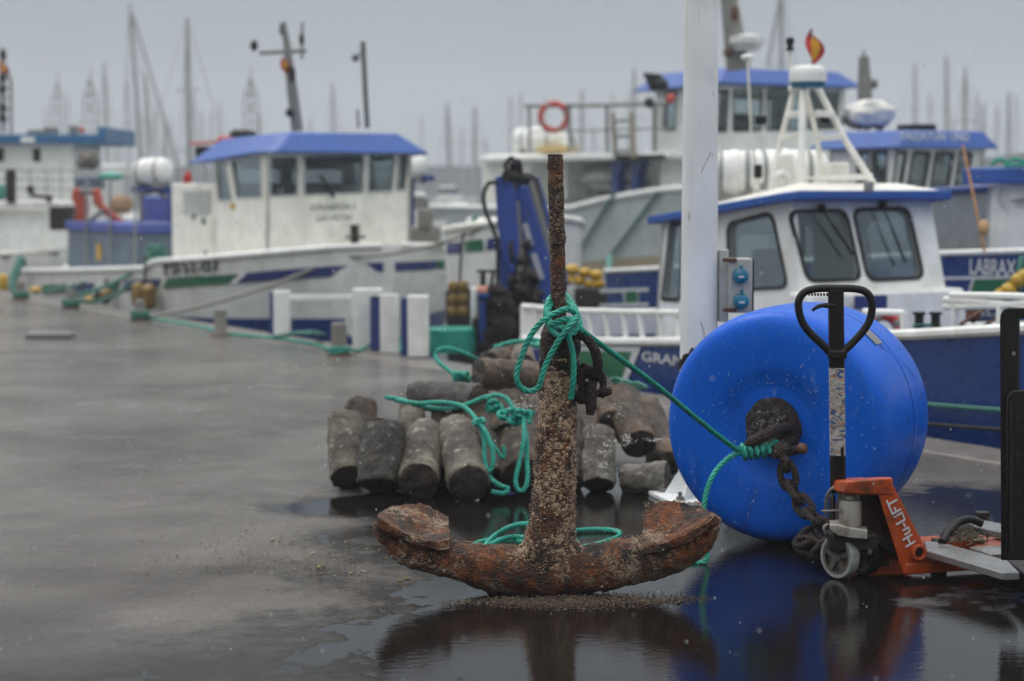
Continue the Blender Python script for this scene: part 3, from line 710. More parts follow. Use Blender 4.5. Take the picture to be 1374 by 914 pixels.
for i in range(26):
    q = i * 1.15; a = i / 25; kn.append(P(994 + 38 * a, 607 - 3 * a, 8.86) + V((0, math.cos(q) * .034, math.sin(q) * .032)) * (1 - .25 * a))
mb = MB()
for r in (r1, r2, r3, r4, r5, r6, kn): twisted(mb, r, RR)
tag(mb.build('mooring_rope', ROPE, loc=P(750, 440, 7.9)), 'teal green rope knotted round the anchor head and stretched to the blue buoy', 'rope')
# coil behind the crown
def gl(lst, z=.013): return [G0(x, y, z) for x, y in lst]
mb = MB()
def gz(lst): return [G0(x, y, z) for x, y, z in lst]
twisted(mb, gz([(790, 733, .03), (740, 738, .013), (690, 739, .013), (650, 738, .013), (635, 734, .013), (645, 727, .013), (668, 724, .02), (700, 727, .035), (725, 735, .03), (705, 741, .02), (672, 740, .03), (652, 733, .035), (668, 716, .05), (690, 705, .11), (712, 704, .12), (735, 716, .05)]), RR)
twisted(mb, gz([(650, 735, .045), (680, 722, .05), (708, 722, .05), (735, 733, .03), (760, 736, .013), (790, 733, .013), (812, 727, .013), (829, 721, .013), (831, 714, .013), (815, 711, .013), (785, 711, .013), (765, 715, .013), (745, 725, .02)]), RR)
twisted(mb, gz([(768, 722, .02), (776, 731, .03), (768, 736, .04), (758, 728, .04)]), RR)
tag(mb.build('coiled_rope', ROPE, loc=G0(735, 730)), 'loose coil of green rope lying on the ground behind the anchor crown', 'rope')
# rust flakes and shells fallen from the anchor
mb = MB(); rnd = random.Random(11)
for _ in range(5200):
    x = rnd.gauss(775, 80); 
    if x < 590 or x > 955: continue
    wd = 1 - min(1, abs(x - 780) / 190) * .6
    y = 806 + rnd.gauss(0, 6) * wd - (x - 780) * .012; mb.chip(G0(x, y, rnd.uniform(0, .012) * wd), rnd.uniform(.0018, .0062) * (1 if rnd.random() < .96 else 1.8))
for _ in range(900):
    x = rnd.uniform(0, 1374); y = 640 + 274 * rnd.random() ** .6; mb.chip(G0(x, y, .001), rnd.uniform(.001, .003))
fl = mb.build('rust_debris', FLAKE, flat=True, loc=G0(760, 803)); tag(fl, 'thick scatter of dark rust flakes on the wet ground under the anchor crown', 'debris', None, 'stuff')
mb = MB(); rnd = random.Random(12)
for _ in range(260):
    x = rnd.gauss(390, 95); y = rnd.gauss(742, 20)
    if 20 < x < 640 and 690 < y < 900: mb.chip(G0(x, y, .002), rnd.uniform(.0025, .009))
for x, y, r in ((433, 758, .02), (427, 761, .014), (470, 769, .016), (488, 767, .012), (419, 742, .016), (375, 725, .014), (365, 724, .018), (190, 724, .014), (295, 748, .013), (325, 718, .012), (545, 777, .022), (535, 779, .016), (481, 770, .012), (430, 770, .011)): mb.chip(G0(x, y, .003), r)
fl = mb.build('shell_debris', SCATM, flat=True, loc=G0(430, 758)); tag(fl, 'sparse pale shell and rust crumbs on the wet ground left of the anchor', 'debris', None, 'stuff')

# ------------------------------------------------------------------ heap of concrete cylinders
PG = 'concrete mooring cylinders heaped on the quay'
GROUNDED = {1, 3, 4, 5, 12, 13, 15, 16, 17, 19, 23, 24, 26}
def cyl(pa, Ya, pb, Yb, rpx, mat, label, sag=.05, seed=0):
    a, b = P(pa[0], pa[1], Ya), P(pb[0], pb[1], Yb); r = rpx / FPX * Ya
    ax = (b - a).normalized(); L = (b - a).length; lo = min(a.z, b.z) - r * math.sqrt(max(0, 1 - ax.z ** 2))
    if seed in GROUNDED: a = a - Z * (lo + .012); b = b - Z * (lo + .012); lo = 0.
    lo += r
    root = thing('concrete_cylinder', V(((a.x + b.x) / 2, (a.y + b.y) / 2, max(0, lo - r))), label, 'concrete cylinder', PG)
    mb = MB(); n = 40; prof = [(0, r * .93), (.012, r * .99)] + [(L * i / 18, r * (1 + .012 * math.sin(i * 1.1 + seed))) for i in range(1, 18)] + [(L - .012, r * .99), (L, r * .93)]
    mb.lathe(a, ax, prof, n); mb.v = mb.v
    mb.f = mb.f[:-2] if True else mb.f
    mb.build('cylinder_body', mat, root, rough=((.009, 8), (.006, 26), (.003, 60)), angle=50)
    for e, s_ in ((a, -1), (b, 1)):
        m2 = MB(); m2.lathe(e - ax * s_ * .02, ax * s_, [(0, r * .9), (.018, r * .945), (.026, r * .8), (.03, r * .4), (.032, .005)], n)
        m2.build('cylinder_end', CON_E, root, rough=((.012, 14), (.008, 36)), angle=60)
    return root
cyl((470, 634), 10.75, (465, 558), 11.05, 27, CON_G, 'pale grey concrete cylinder leaning at the far left end of the heap', seed=1)
cyl((486, 596), 11.05, (484, 543), 11.2, 22, CON_B, 'short brown stained cylinder squeezed behind the two leftmost leaning ones', seed=2)
cyl((508, 628), 10.62, (515, 548), 10.78, 31, CON_D, 'dark grey smooth cylinder standing second from left in the front of the heap', seed=3)
cyl((562, 640), 10.45, (572, 578), 11.0, 28, CON_G, 'mottled grey green cylinder with a muddy round end, third along the front', seed=4)
cyl((629, 648), 10.35, (611, 578), 11.0, 28.5, CON_G, 'foremost grey cylinder, its round brown end on the ground under the hanging rope', seed=5)
cyl((643, 535), 11.15, (560, 530), 11.55, 20.5, CON_D, 'grey cylinder lying sideways across the others beneath the green rope', seed=6)
cyl((555, 590), 11.2, (553, 548), 11.4, 18, CON_G, 'light grey cylinder half hidden behind the lying one on the left', seed=7)
cyl((642, 502), 12.0, (740, 508), 12.25, 22, CON_B, 'long brown cylinder lying on top of the heap behind the anchor shank', seed=8)
cyl((655, 486), 12.55, (690, 478), 12.9, 16, CON_B, 'topmost rounded brown cylinder at the back of the heap', seed=9)
cyl((703, 492), 12.5, (700, 476), 12.8, 17, CON_G, 'small grey cylinder stub behind the top of the heap beside the anchor', seed=10)
cyl((682, 585), 10.95, (684, 538), 11.15, 26, CON_B, 'brown grey cylinder in the middle with white shells on its upper end', seed=11)
cyl((664, 650), 10.7, (655, 575), 11.1, 22, CON_D, 'dark wet cylinder wedged behind the foremost grey one', seed=12)
cyl((703, 648), 10.6, (692, 580), 11.1, 30, CON_B, 'thick dark brown cylinder left of the anchor shank behind the long rope loop', seed=13)
cyl((729, 600), 10.95, (722, 545), 11.3, 24, CON_B, 'brown cylinder directly behind the anchor shank', seed=14)
cyl((768, 628), 10.75, (766, 545), 11.1, 17, CON_D, 'narrow dark cylinder standing just right of the anchor shank', seed=15)
cyl((803, 634), 10.65, (804, 562), 10.85, 22.5, CON_W, 'upright cylinder crusted with white shells right of the anchor shank', seed=16)
cyl((836, 612), 10.7, (896, 608), 10.62, 20, CON_W, 'short cylinder lying sideways on the ground near the lamp post, white at one end', seed=17)
cyl((858, 596), 11.1, (834, 532), 11.5, 24, CON_B, 'brown cylinder leaning left in front of the rightmost one', seed=18)
cyl((893, 604), 11.2, (866, 528), 11.7, 23, CON_B, 'rightmost tall brown cylinder leaning left beside the lamp post', seed=19)
cyl((822, 570), 11.3, (800, 520), 11.8, 22, CON_B, 'brown cylinder lying back behind the white shell crusted one', seed=20)
cyl((745, 530), 11.9, (800, 540), 12.1, 21, CON_B, 'muddy cylinder lying crosswise low behind the anchor shackle', seed=21)
cyl((598, 600), 11.2, (604, 552), 11.5, 24, CON_D, 'dark cylinder in shade behind the two front muddy ended ones', seed=22)
cyl((535, 628), 10.9, (540, 570), 11.1, 20, CON_B, 'brown cylinder in the gap between the dark smooth one and the mottled one', seed=23)
cyl((590, 640), 10.85, (590, 590), 11.1, 22, CON_D, 'dark cylinder in the gap left of the foremost grey one', seed=24)
cyl((645, 600), 11.0, (640, 555), 11.2, 22, CON_B, 'brown cylinder deep in the heap under the rope knot', seed=25)
cyl((735, 640), 10.9, (735, 590), 11.2, 24, CON_B, 'dark brown cylinder low behind the anchor shank', seed=26)
cyl((784, 600), 11.1, (782, 550), 11.4, 22, CON_B, 'brown cylinder behind the upright shell crusted one, beside the shank', seed=27)
cyl((838, 575), 11.4, (815, 545), 11.9, 22, CON_D, 'dark cylinder under the two leaning ones on the right', seed=28)
mb = MB(); rnd = random.Random(5)
for cx_, cy_, Y_, sx_, sy_, k in ((700, 545, 10.85, 16, 9, 70), (842, 590, 10.55, 12, 8, 60), (812, 604, 10.45, 10, 10, 40), (690, 560, 10.8, 22, 14, 60), (880, 590, 10.5, 16, 3, 30), (808, 625, 10.42, 9, 6, 26), (605, 560, 10.75, 14, 14, 20), (830, 555, 10.9, 14, 14, 24)):
    for _ in range(k): mb.chip(P(rnd.gauss(cx_, sx_ * .6), rnd.gauss(cy_, sy_ * .6), Y_ + rnd.uniform(0, .06)), rnd.uniform(.003, .010))
SHELL = M('white mussel shells', (.6, .58, .53), .4, var=.3, scale=40, dirt=(.2, .17, .13), dscale=30, damt=.8)
tag(mb.build('shells', SHELL, flat=True, loc=P(800, 600, 10.6)), 'white shell fragments clinging all over the concrete heap', 'shells', None, 'stuff')
R3 = .0125
mb = MB(); Yp = 10.35
twisted(mb, pxl([(517, 533, 0, 10.75), (540, 537, 0, 10.75), (570, 546, 0, 10.75), (605, 548, 0, 10.7), (625, 543, 0, 10.75), (645, 535, 0, 10.8), (655, 532, 0, 10.85)]), R3)
twisted(mb, pxl([(530, 537, 0, 10.74), (560, 541, 0, 10.73), (590, 540, 0, 10.7), (615, 543, 0, 10.68), (630, 552, 0, 10.62), (642, 568, 0, 10.55), (650, 590, 0, 10.5), (650, 615, 0, 10.45), (657, 640, 0, 10.42), (672, 652, 0, 10.4), (682, 655, 0, 10.4), (676, 662, 0, 10.38), (660, 660, 0, 10.36)]), R3)
twisted(mb, pxl([(642, 566, 0, 10.53), (652, 580, 0, 10.48), (660, 600, 0, 10.44), (662, 618, 0, 10.42), (656, 634, 0, 10.41), (650, 624, 0, 10.43)]), R3)
twisted(mb, pxl([(652, 535, 0, 10.78), (665, 530, 0, 10.78), (680, 535, 0, 10.75), (690, 550, 0, 10.7), (700, 560, 0, 10.65), (706, 585, 0, 10.55), (707, 615, 0, 10.5), (708, 640, 0, 10.45), (704, 656, 0, 10.42), (696, 658, 0, 10.42), (692, 645, 0, 10.44), (697, 620, 0, 10.48), (703, 590, 0, 10.52), (703, 565, 0, 10.6), (705, 555, 0, 10.64), (711, 560, 0, 10.62), (710, 568, 0, 10.6)]), R3)
for (cx_, cy_, Y_, a_, nl) in ((658, 545, 10.76, 11, 3), (678, 556, 10.7, 12, 3), (698, 556, 10.64, 9, 3), (640, 566, 10.54, 7, 2), (690, 563, 10.66, 10, 2)):
    pts = []
    for i in range(nl * 8):
        q = i * math.pi / 4 + cx_; k = .75 + .25 * math.sin(i * 1.7); pts.append(P(cx_ + a_ * math.cos(q) * k + i * .4, cy_ + a_ * .7 * math.sin(q) * k, Y_ + .03 * math.sin(q * 1.5 + 1)))
    twisted(mb, pts, R3)
twisted(mb, pxl([(650, 583, 0, 10.62), (664, 600, 0, 10.6), (676, 615, 0, 10.58), (676, 598, 0, 10.6)]), R3 * .8)
tag(mb.build('tangled_rope', ROPE, loc=P(660, 550, 10.6)), 'knotted green rope with long hanging loops draped over the concrete heap', 'rope')
mb = MB(); twisted(mb, pxl([(640, 482, 0, 12.6), (625, 475, 0, 12.5), (605, 468, 0, 12.45), (590, 469, 0, 12.4), (584, 476, 0, 12.4), (590, 487, 0, 12.35), (604, 498, 0, 12.3), (616, 506, 0, 12.25), (626, 504, 0, 12.25)]), .0135)
pts = []
for i in range(24): pts.append(P(619 + 11 * math.cos(i * .9) * (1 - i * .01), 506 + 6 * math.sin(i * 1.1), 12.2 + .06 * math.sin(i)))
twisted(mb, pts, .0135)
tag(mb.build('short_rope', ROPE, loc=P(615, 500, 12.3)), 'short green rope arching off the back left of the concrete heap to a small knot', 'rope')
mb = MB(); rnd = random.Random(9)
for k in range(5):
    c = [(668, 468), (682, 466), (700, 463), (715, 460), (725, 464)]
    twisted(mb, [P(x + rnd.uniform(-6, 6), y + rnd.uniform(-5, 4), 12.9 + rnd.uniform(-.1, .2)) for x, y in c], .014)
tag(mb.build('piled_rope', ROPE, loc=P(700, 464, 12.9)), 'bunched green rope lying behind the top of the heap near the anchor head', 'rope')
mb = MB()
for k in range(3): twisted(mb, pxl([(815 + k * 4, 512 - k * 3, 0, 12.0), (828, 508 + k * 4, 0, 12.0), (842, 516 - k * 2, 0, 11.95), (855, 514 + k * 3, 0, 11.9), (868, 520, 0, 11.85)]), .013)
tag(mb.build('scrap_rope', ROPED, loc=P(840, 514, 11.9)), 'scrap of green rope lying on the right hand back of the heap beyond the shackle', 'rope')
mb = MB(); c = G0(771, 638); mb.lathe(c, Z, [(0, .03), (.03, .034), (.045, .025), (.05, .005)], 16)
tag(mb.build('bottle_cap', SOCK, loc=c), 'small bright blue cap lying on the wet ground right of the anchor shank', 'cap')
# ------------------------------------------------------------------ lamp post and socket box
LY = 10.42; lb = G0(937, 672); lb = V((lb.x, LY, 0)); LS = FPX / LY
lamp = thing('lamp_post', lb, 'tall white painted metal lamp post bolted to the quay beside the buoy', 'lamp post')
top = lb + Z * 6.2; ctr = P(939, 450, LY)
mb = MB(); n = 24; prof = []
for i in range(n + 1):
    z = 6.2 * i / n; prof.append((.016 + z, .1035 - .0062 * z))
mb.lathe(lb, Z, prof, 40); mb.build('post', POSTW, lamp)
mb = MB(); mb.box(lb + Z * .012, (.2, .05, 0), (-.05, .2, 0), (0, 0, .012)); mb.build('base_plate', POSTW, lamp, bevel=.004)
for a in (-1, 1):
    for b_ in (-1, 1):
        mb = MB(); c = lb + V((.2, .05, 0)) * a * .72 + V((-.05, .2, 0)) * b_ * .72 + Z * .024
        mb.lathe(c, Z, [(0, .022), (.02, .022), (.02, .011), (.045, .011)], 6); mb.build('anchor_bolt', BOLTM, lamp, flat=True)
mb = MB()
for q in range(4):
    an = math.pi * (q / 2 + .35); d = V((math.cos(an), math.sin(an), 0)); mb.prism([lb + d * .098 + Z * .024, lb + d * .19 + Z * .024, lb + d * .102 + Z * .16], d.cross(Z) * .012)
mb.build('gusset', POSTW, lamp, bevel=.003)
mb = MB(); mb.tube([top - Z * .05, top + V((-.5, 0, .12)), top + V((-1.3, 0, .15))], .045, 12); mb.build('lamp_arm', POSTW, lamp)
mb = MB(); mb.box(top + V((-1.55, 0, .15)), (.3, 0, 0), (0, .13, 0), (0, 0, .06)); mb.build('lamp_head', BOXW, lamp, bevel=.03)
# torn black tape
TAPE = M('black tape', (.01, .01, .01), .5, bmp=.4)
mb = MB(); zt = P(925, 482, LY).z
for i in range(9):
    an = math.radians(190 + i * 9); d = V((math.cos(an), math.sin(an), 0)); an2 = math.radians(199 + i * 9); d2 = V((math.cos(an2), math.sin(an2), 0)); h0 = .022 + .010 * math.sin(i * 2.3); h1 = .022 + .010 * math.sin((i + 1) * 2.3); sl_ = (i - 3) * .012
    R_ = .106; mb.prism([lb + d * R_ + Z * (zt - h0 + sl_), lb + d2 * R_ + Z * (zt - h1 + sl_ + .012), lb + d2 * R_ + Z * (zt + h1 + sl_ + .012), lb + d * R_ + Z * (zt + h0 + sl_)], d * .004)
mb.build('tape', TAPE, lamp, flat=True)
STAIN = M('tan stain', (.32, .26, .17), .6)
mb = MB()
for pts, r in (([(935, 2), (937, 12), (938, 20), (939, 36)], .0045), ([(953, 204), (949, 214), (944, 224), (941, 232)], .006), ([(953, 204), (958, 206)], .005), ([(954, 208), (957, 207)], .007), ([(925, 285), (925, 296)], .008), ([(940, 432), (943, 442), (945, 452), (944, 462)], .007), ([(914, 438), (918, 444), (920, 456), (921, 470)], .0025), ([(956, 105), (953, 111)], .003), ([(957, 125), (956, 128)], .006), ([(931, 179), (933, 177)], .004)):
    pp = []
    for x, y in pts:
        d = ray(x, y); o2 = CAM - lb; R_ = .0995 - .0062 * max(0, P(x, y, LY).z) + .0018
        A = d.x ** 2 + d.y ** 2; B = 2 * (o2.x * d.x + o2.y * d.y); C_ = o2.x ** 2 + o2.y ** 2 - R_ ** 2; D = max(0, B * B - 4 * A * C_); pp.append(CAM + d * ((-B - math.sqrt(D)) / (2 * A)))
    mb.tube(smooth(pp, 4), r * .55, 6)
mb.build('stain', STAIN, lamp)
SY = 10.36
sock = thing('socket_box', P(990, 430, SY), 'grey electrical box with two turquoise round sockets fixed to the white lamp post', 'socket box')
def pbox(mb, x0, x1, y0, y1, Y, depth):
    a, b_ = P(x0, y1, Y), P(x1, y0, Y); return mb.box(((a.x + b_.x) / 2, Y + depth / 2, (a.z + b_.z) / 2), ((b_.x - a.x) / 2, 0, 0), (0, depth / 2, 0), (0, 0, (b_.z - a.z) / 2))
mb = MB(); pbox(mb, 964.5, 978, 335, 432, SY + .02, .09); mb.build('mounting_bracket', BOXW, sock, bevel=.005)
mb = MB(); pbox(mb, 977.5, 1010, 347, 420, SY - .04, .13); mb.build('enclosure', BOXW, sock, bevel=.008)
mb = MB(); pbox(mb, 1009.6, 1012, 349, 419, SY - .03, .12); mb.build('side_strip', DARK, sock)  # dark strip laid along the right side of the box
for (x, y) in ((993, 370), (994, 404)):
    c = P(x, y, SY - .042); mb = MB(); mb.lathe(c, (0, -1, 0), [(0, .041), (.02, .041), (.03, .037), (.045, .036), (.05, .03), (.051, .004)], 26); s1 = mb.build('socket_cap', SOCK, sock)
    mb = MB(); mb.box(c + V((0, -.055, -.004)), (.014, 0, 0), (0, .003, 0), (0, 0, .005)); mb.build('cap_mark', LETW, s1)
    mb = MB(); mb.tube([c + V((0, -.045, .036)), c + V((0, -.05, .052)), c + V((0, -.03, .056))], .008, 8); mb.build('cap_tab', SOCK, s1)
for x, y in ((981, 349), (981, 416)):
    mb = MB(); pbox(mb, x - 11, x + 8, y - 2.6, y + 2.6, SY - .052, .012); mb.build('latch', RUSTY, sock, bevel=.003)

# ------------------------------------------------------------------ the blue buoy
BYA = math.radians(27.5); BD = V((math.sin(BYA), math.cos(BYA), 0)); BC = P(1034, 576, 9.02); BR = .548; BL = .84
BC.z = BR + .002
m, nt, b = nodes('royal blue buoy plastic'); v = coords(nt)
o = mixc(nt, ramp(nt, nz(nt, v, 2.5, 5), [(.3, 0.), (.7, 1.)]), (.0, .095, .54), (.0, .115, .64))
o = mixc(nt, ramp(nt, nz(nt, v, 6, 7, .7), [(.6, 0.), (.78, .35)]), o, (.02, .10, .42))
o = mixc(nt, ramp(nt, nz(nt, v, 55, 3, .5), [(.72, 0.), (.76, .35)]), o, (.10, .22, .6))
o = mixc(nt, ramp(nt, nz(nt, coords(nt, (1, 1, .25)), 9, 7, .7), [(.55, 0.), (.70, .65)]), o, (.01, .045, .26))
o = mixc(nt, ramp(nt, nz(nt, coords(nt, (3, 3, 1.2)), 5, 8, .75), [(.60, 0.), (.69, .7)]), o, (.14, .24, .56))
nt.links.new(o, b.inputs['Base Color']); nt.links.new(ramp(nt, nz(nt, v, 5, 6), [(.3, .22), (.7, .46)]), b.inputs['Roughness'])
b.inputs['Specular IOR Level'].default_value = .2; bump(nt, b, nz(nt, v, 9, 3), .05, .02); BUOYB = m
buoy = thing('mooring_buoy', V((BC.x + BD.x * .4, BC.y + BD.y * .4, 0)), 'huge royal blue plastic drum buoy lying on its side behind the pallet truck', 'buoy')
prof = [(.040, .02), (.040, .17), (.036, .20), (.026, .235), (.016, .262), (.010, .29), (.006, .33), (.004, .40), (.008, .455), (.022, .497), (.050, .523), (.09, .537), (.15, .543), (.27, .548), (.40, .550), (.405, .546), (.425, .546), (.43, .550), (BL - .27, .548), (BL - .19, .542), (BL - .12, .528), (BL - .065, .503), (BL - .03, .47), (BL - .008, .425), (BL, .36), (BL - .01, .27), (BL - .07, .19), (BL - .07, .02)]
def refine(pr):
    q = smooth([V((a, r, 0)) for a, r in pr], 3); return [(p.x, p.y) for p in q]
mb = MB(); mb.lathe(BC, BD, refine(prof), 96); mb.build('float_body', BUOYB, buoy, angle=60)
hubm = rust_mat('black slimy hub rust', (.17, .16, .14), .0, -.1, dk=.5)
hc = BC + BD * .04
mb = MB(); mb.lathe(hc, -BD, [(-.02, .135), (.01, .135), (.03, .128), (.05, .105), (.06, .07), (.062, .03), (.062, .004)], 36); mb.build('hub_plate', hubm, buoy, rough=((.008, 14), (.004, 40)))
ring = [(1012, 590, 8.96), (1006, 595, 8.86), (1016, 589, 8.84), (1032, 581, 8.85), (1048, 575, 8.9), (1060, 574, 8.98), (1064, 582, 9.0), (1060, 592, 8.95), (1045, 598, 8.9), (1030, 592, 9.05)]
mb = MB(); mb.tube(smooth([P(*q) for q in ring], 6), .0245, 14); mb.build('mooring_eye', RUST_BLACK, buoy, rough=((.003, 25),))
mb = MB(); mb.prism([P(1152, 412, 9.4), P(1166, 423, 9.4), P(1158, 430, 9.36), P(1146, 419, 9.36)], V((0, .003, .003)))
# label patch and scuffs follow the drum's side
def drum(a, q, off=.002):
    r = BR + .002 + off; s_ = BD.cross(Z).normalized(); return BC + BD * a + (Z * math.cos(q) + s_ * math.sin(q)) * r
mb = MB()
for i in range(4):
    q0, q1 = math.radians(38 + i * 2.2), math.radians(38 + (i + 1) * 2.2); mb.prism([drum(.28, q0), drum(.28, q1), drum(.38, q1), drum(.38, q0)], (drum(.33, q0) - BC - BD * .33).normalized() * .0015)
mb.build('pale_label', PLATE, buoy, flat=True)
SCUFF = M('dark scuff', (.012, .02, .09), .5)
mb = MB(); rnd = random.Random(3)
for _ in range(8):
    a0 = rnd.uniform(.2, .6); q0 = math.radians(rnd.uniform(45, 115)); L_ = rnd.uniform(.06, .25); dq = rnd.uniform(-.1, .3)
    mb.tube([drum(a0 + L_ * i / 6 * .3, q0 + dq * i / 6 * L_ * 5 + rnd.uniform(-.01, .01), .0) for i in range(7)], rnd.uniform(.0006, .0012), 5)
mb.build('scuff_mark', SCUFF, buoy)
m, nt, b = nodes('rain droplets'); b.inputs['Base Color'].default_value = (.35, .5, .85, 1); b.inputs['Roughness'].default_value = .06; b.inputs['Transmission Weight'].default_value = .35
mb = MB(); rnd = random.Random(31); pr = refine(prof)
for _ in range(300):
    i = rnd.randrange(6, len(pr) // 2); k = rnd.random(); h_ = pr[i][0] * (1 - k) + pr[i + 1][0] * k; r_ = pr[i][1] * (1 - k) + pr[i + 1][1] * k
    if i < 24 and rnd.random() < .3: r_ = .2 + .26 * rnd.random() ; h_ = min(pr, key=lambda p: abs(p[1] - r_) + (p[0] > .1) * 9)[0]
    q = rnd.uniform(0, 2 * math.pi); s_ = BD.cross(Z).normalized(); d = Z * math.cos(q) + s_ * math.sin(q)
    mb.blob(BC + BD * (h_ - .001) + d * r_, rnd.uniform(.0015, .0034), 1, 1, 1.2, .1, 1, 6, 4)
o = mb.build('water_droplets', m, buoy); o['kind'] = 'stuff'

# ------------------------------------------------------------------ chain hanging from the buoy
chain = thing('chain', G0(1095, 735), 'heavy rusty black chain hanging from the buoy hub to the ground by the truck wheel', 'chain')
cp = [(1050, 600, 8.82), (1054, 622, 8.80), (1059, 648, 8.77), (1072, 672, 8.70), (1088, 690, 8.62), (1104, 706, 8.55), (1112, 722, 8.5), (1098, 737, 8.47), (1080, 735, 8.46), (1076, 722, 8.55), (1090, 717, 8.62)]
cpts = smooth([P(*q) for q in cp], 10); cpts = [V((p.x, p.y, max(p.z, .03))) for p in cpts]; cps = resample(cpts, .088)
for i in range(len(cps) - 1):
    a, b_ = cps[i], cps[i + 1]; ax = (b_ - a).normalized(); c = (a + b_) / 2
    sd_ = ax.cross(V((0, 1, 0))).normalized(); sd_ = sd_ if i % 2 else (ax.cross(sd_)).normalized(); sd_ = (sd_ + ax.cross(sd_) * .35).normalized(); L_, w_ = .062, .034
    loop = []
    for k in range(20):
        q = 2 * math.pi * k / 20; loop.append(c + ax * (math.copysign(abs(math.cos(q)) ** .8, math.cos(q)) * L_) + sd_ * (math.sin(q) * w_))
    mb = MB(); mb.tube(loop, .0155, 10, closed=True); mb.build('link', RUST_BLACK, chain, rough=((.002, 30),))
mb = MB(); mb.blob(P(1050, 606, 8.80), .045, .9, .8, .9, .3, 2, 14, 10); mb.tube([P(1038, 610, 8.78), P(1078, 602, 8.84)], .02, 12); mb.build('shackle', RUST_BLACK, chain, rough=((.004, 25),))
mb = MB(); mb.blob(P(1076, 602, 8.80), .026, 1, 1, 1, .2, 6, 12, 8); mb.build('shackle_nut', RUSTY, chain)

# ------------------------------------------------------------------ pallet truck
K = G0(1215, 779); TD = V((.95, .31, 0)).normalized(); TL = V((-.31, .95, 0)).normalized()
truck = thing('pallet_truck', K, 'orange hand pallet truck with black loop handle standing in front of the blue buoy', 'pallet truck')
tn = -TL
def T(a, l, z): return K + TD * a + TL * l + Z * z
def tp(x, y, l=0.): p = RP(x, y, K + TL * l, tn); return p
WID = .42
for l in (0., WID):
    mb = MB(); mb.hexa([T(0, l, .022), T(1.1, l, .028), T(1.1, l + .15, .028), T(0, l + .15, .022), T(0, l, .072), T(1.1, l, .066), T(1.1, l + .15, .066), T(0, l + .15, .072)]); mb.build('fork', TRUCKO, truck, bevel=.008)
def g2(lst, l): return [tp(x, y, 0) + TL * l for x, y in lst]
side = [(1177, 654), (1200, 653), (1257, 766), (1213, 771)]
for l in (.006, .27):
    mb = MB(); mb.prism(g2(side, l), TL * .008); mb.build('side_gusset', TRUCKO, truck, bevel=.003)
a0, a1 = [(p - K).dot(TD) for p in (tp(1200, 653), tp(1257, 766))]; z0, z1 = tp(1200, 653).z, tp(1257, 766).z
mb = MB(); mb.hexa([T(a0 - .004, .014, z0 - .01), T(a0 + .004, .014, z0 - .0), T(a0 + .004, .275, z0), T(a0 - .004, .275, z0 - .01), T(a1 - .004, .014, z1), T(a1 + .004, .014, z1 + .006), T(a1 + .004, .275, z1 + .006), T(a1 - .004, .275, z1)]); mb.build('back_plate', TRUCKO, truck)
ah0 = (tp(1134, 650) - K).dot(TD); zh0, zh1 = tp(1134, 664).z, tp(1134, 645).z
mb = MB(); mb.hexa([T(ah0, .0, zh0 - .0), T(a0, .0, zh0 - .015), T(a0, .13, zh0 - .015), T(ah0, .13, zh0), T(ah0 + .008, .0, zh1), T(a0 - .004, .0, zh1 + .004), T(a0 - .004, .13, zh1 - .012), T(ah0 + .008, .13, zh1 - .016)]); mb.build('head_block', TRUCKO, truck, bevel=.010)
mb = MB(); mb.hexa([T(a0 - .16, .1, .09), T(a0 + .02, .1, .09), T(a0 + .02, .3, .09), T(a0 - .16, .3, .09), T(a0 - .10, .1, zh0 - .01), T(a0 - .01, .1, zh0 - .01), T(a0 - .01, .3, zh0 - .01), T(a0 - .10, .3, zh0 - .01)]); mb.build('inner_frame', M('dark maroon inner frame', (.035, .008, .008), .5), truck, bevel=.006)
pb, pt_ = tp(1222, 731, 0), tp(1195, 668, 0); xd = (pt_ - pb); wd_ = xd.length; xd.normalize(); yd = xd.cross(TL)
text('Hu-LiFT', pb + yd * -.024, xd, yd, wd_ * 1.0, .05, LETW, truck, thick=.0015, out=-TL)
c = tp(1231, 741, 0); mb = MB(); mb.lathe(c, -TL, [(-.01, .034), (.022, .034), (.022, .022), (-.005, .021)], 20); mb.build('pivot_boss', TRUCKO, truck, bevel=.002)
mb = MB(); mb.lathe(c + TL * .004, -TL, [(0, .0205), (.006, .0205), (.006, .003)], 20); mb.build('pivot_hole', GREASE, truck)
# hydraulic pump
pc = K + TD * ((tp(1141, 690) - K).dot(TD)) + TL * .10
scp = FPX / pc.y
zb_, zt_ = P(1141, 705, pc.y).z, P(1141, 671, pc.y).z
pcx = P(1141, 690, pc.y); pc = V((pcx.x, pcx.y, 0))
mb = MB(); mb.lathe(pc + Z * zb_, Z, [(0, .044), (.01, .047), (zt_ - zb_ - .012, .047), (zt_ - zb_, .042), (zt_ - zb_ + .004, .024), (zt_ - zb_ + .02, .022), (zt_ - zb_ + .03, .017), (zh1 - zb_ - .01, .017)], 28); mb.build('pump_cylinder', SILVER, truck, angle=50)
mb = MB(); mb.lathe(pc + Z * (zt_ + .02), Z, [(0, .026), (.02, .026)], 6); mb.build('pump_nut', BOLTM, truck, flat=True)
cc = P(1139, 713, pc.y - .02); mb = MB()
arc = [(1113, 704), (1114, 712), (1124, 719), (1140, 722), (1164, 724), (1164, 712), (1140, 708), (1124, 704)]
mb.prism([P(x, y, pc.y - .07) for x, y in arc], V((.02, .13, 0))); mb.build('pump_bracket', SILVER, truck, bevel=.004)
mb = MB(); pbox(mb, 1114, 1180, 716, 742, pc.y - .03, .14); pbox(mb, 1113, 1122, 664, 712, pc.y + .04, .05); mb.build('steering_block', GREASE, truck, bevel=.015)
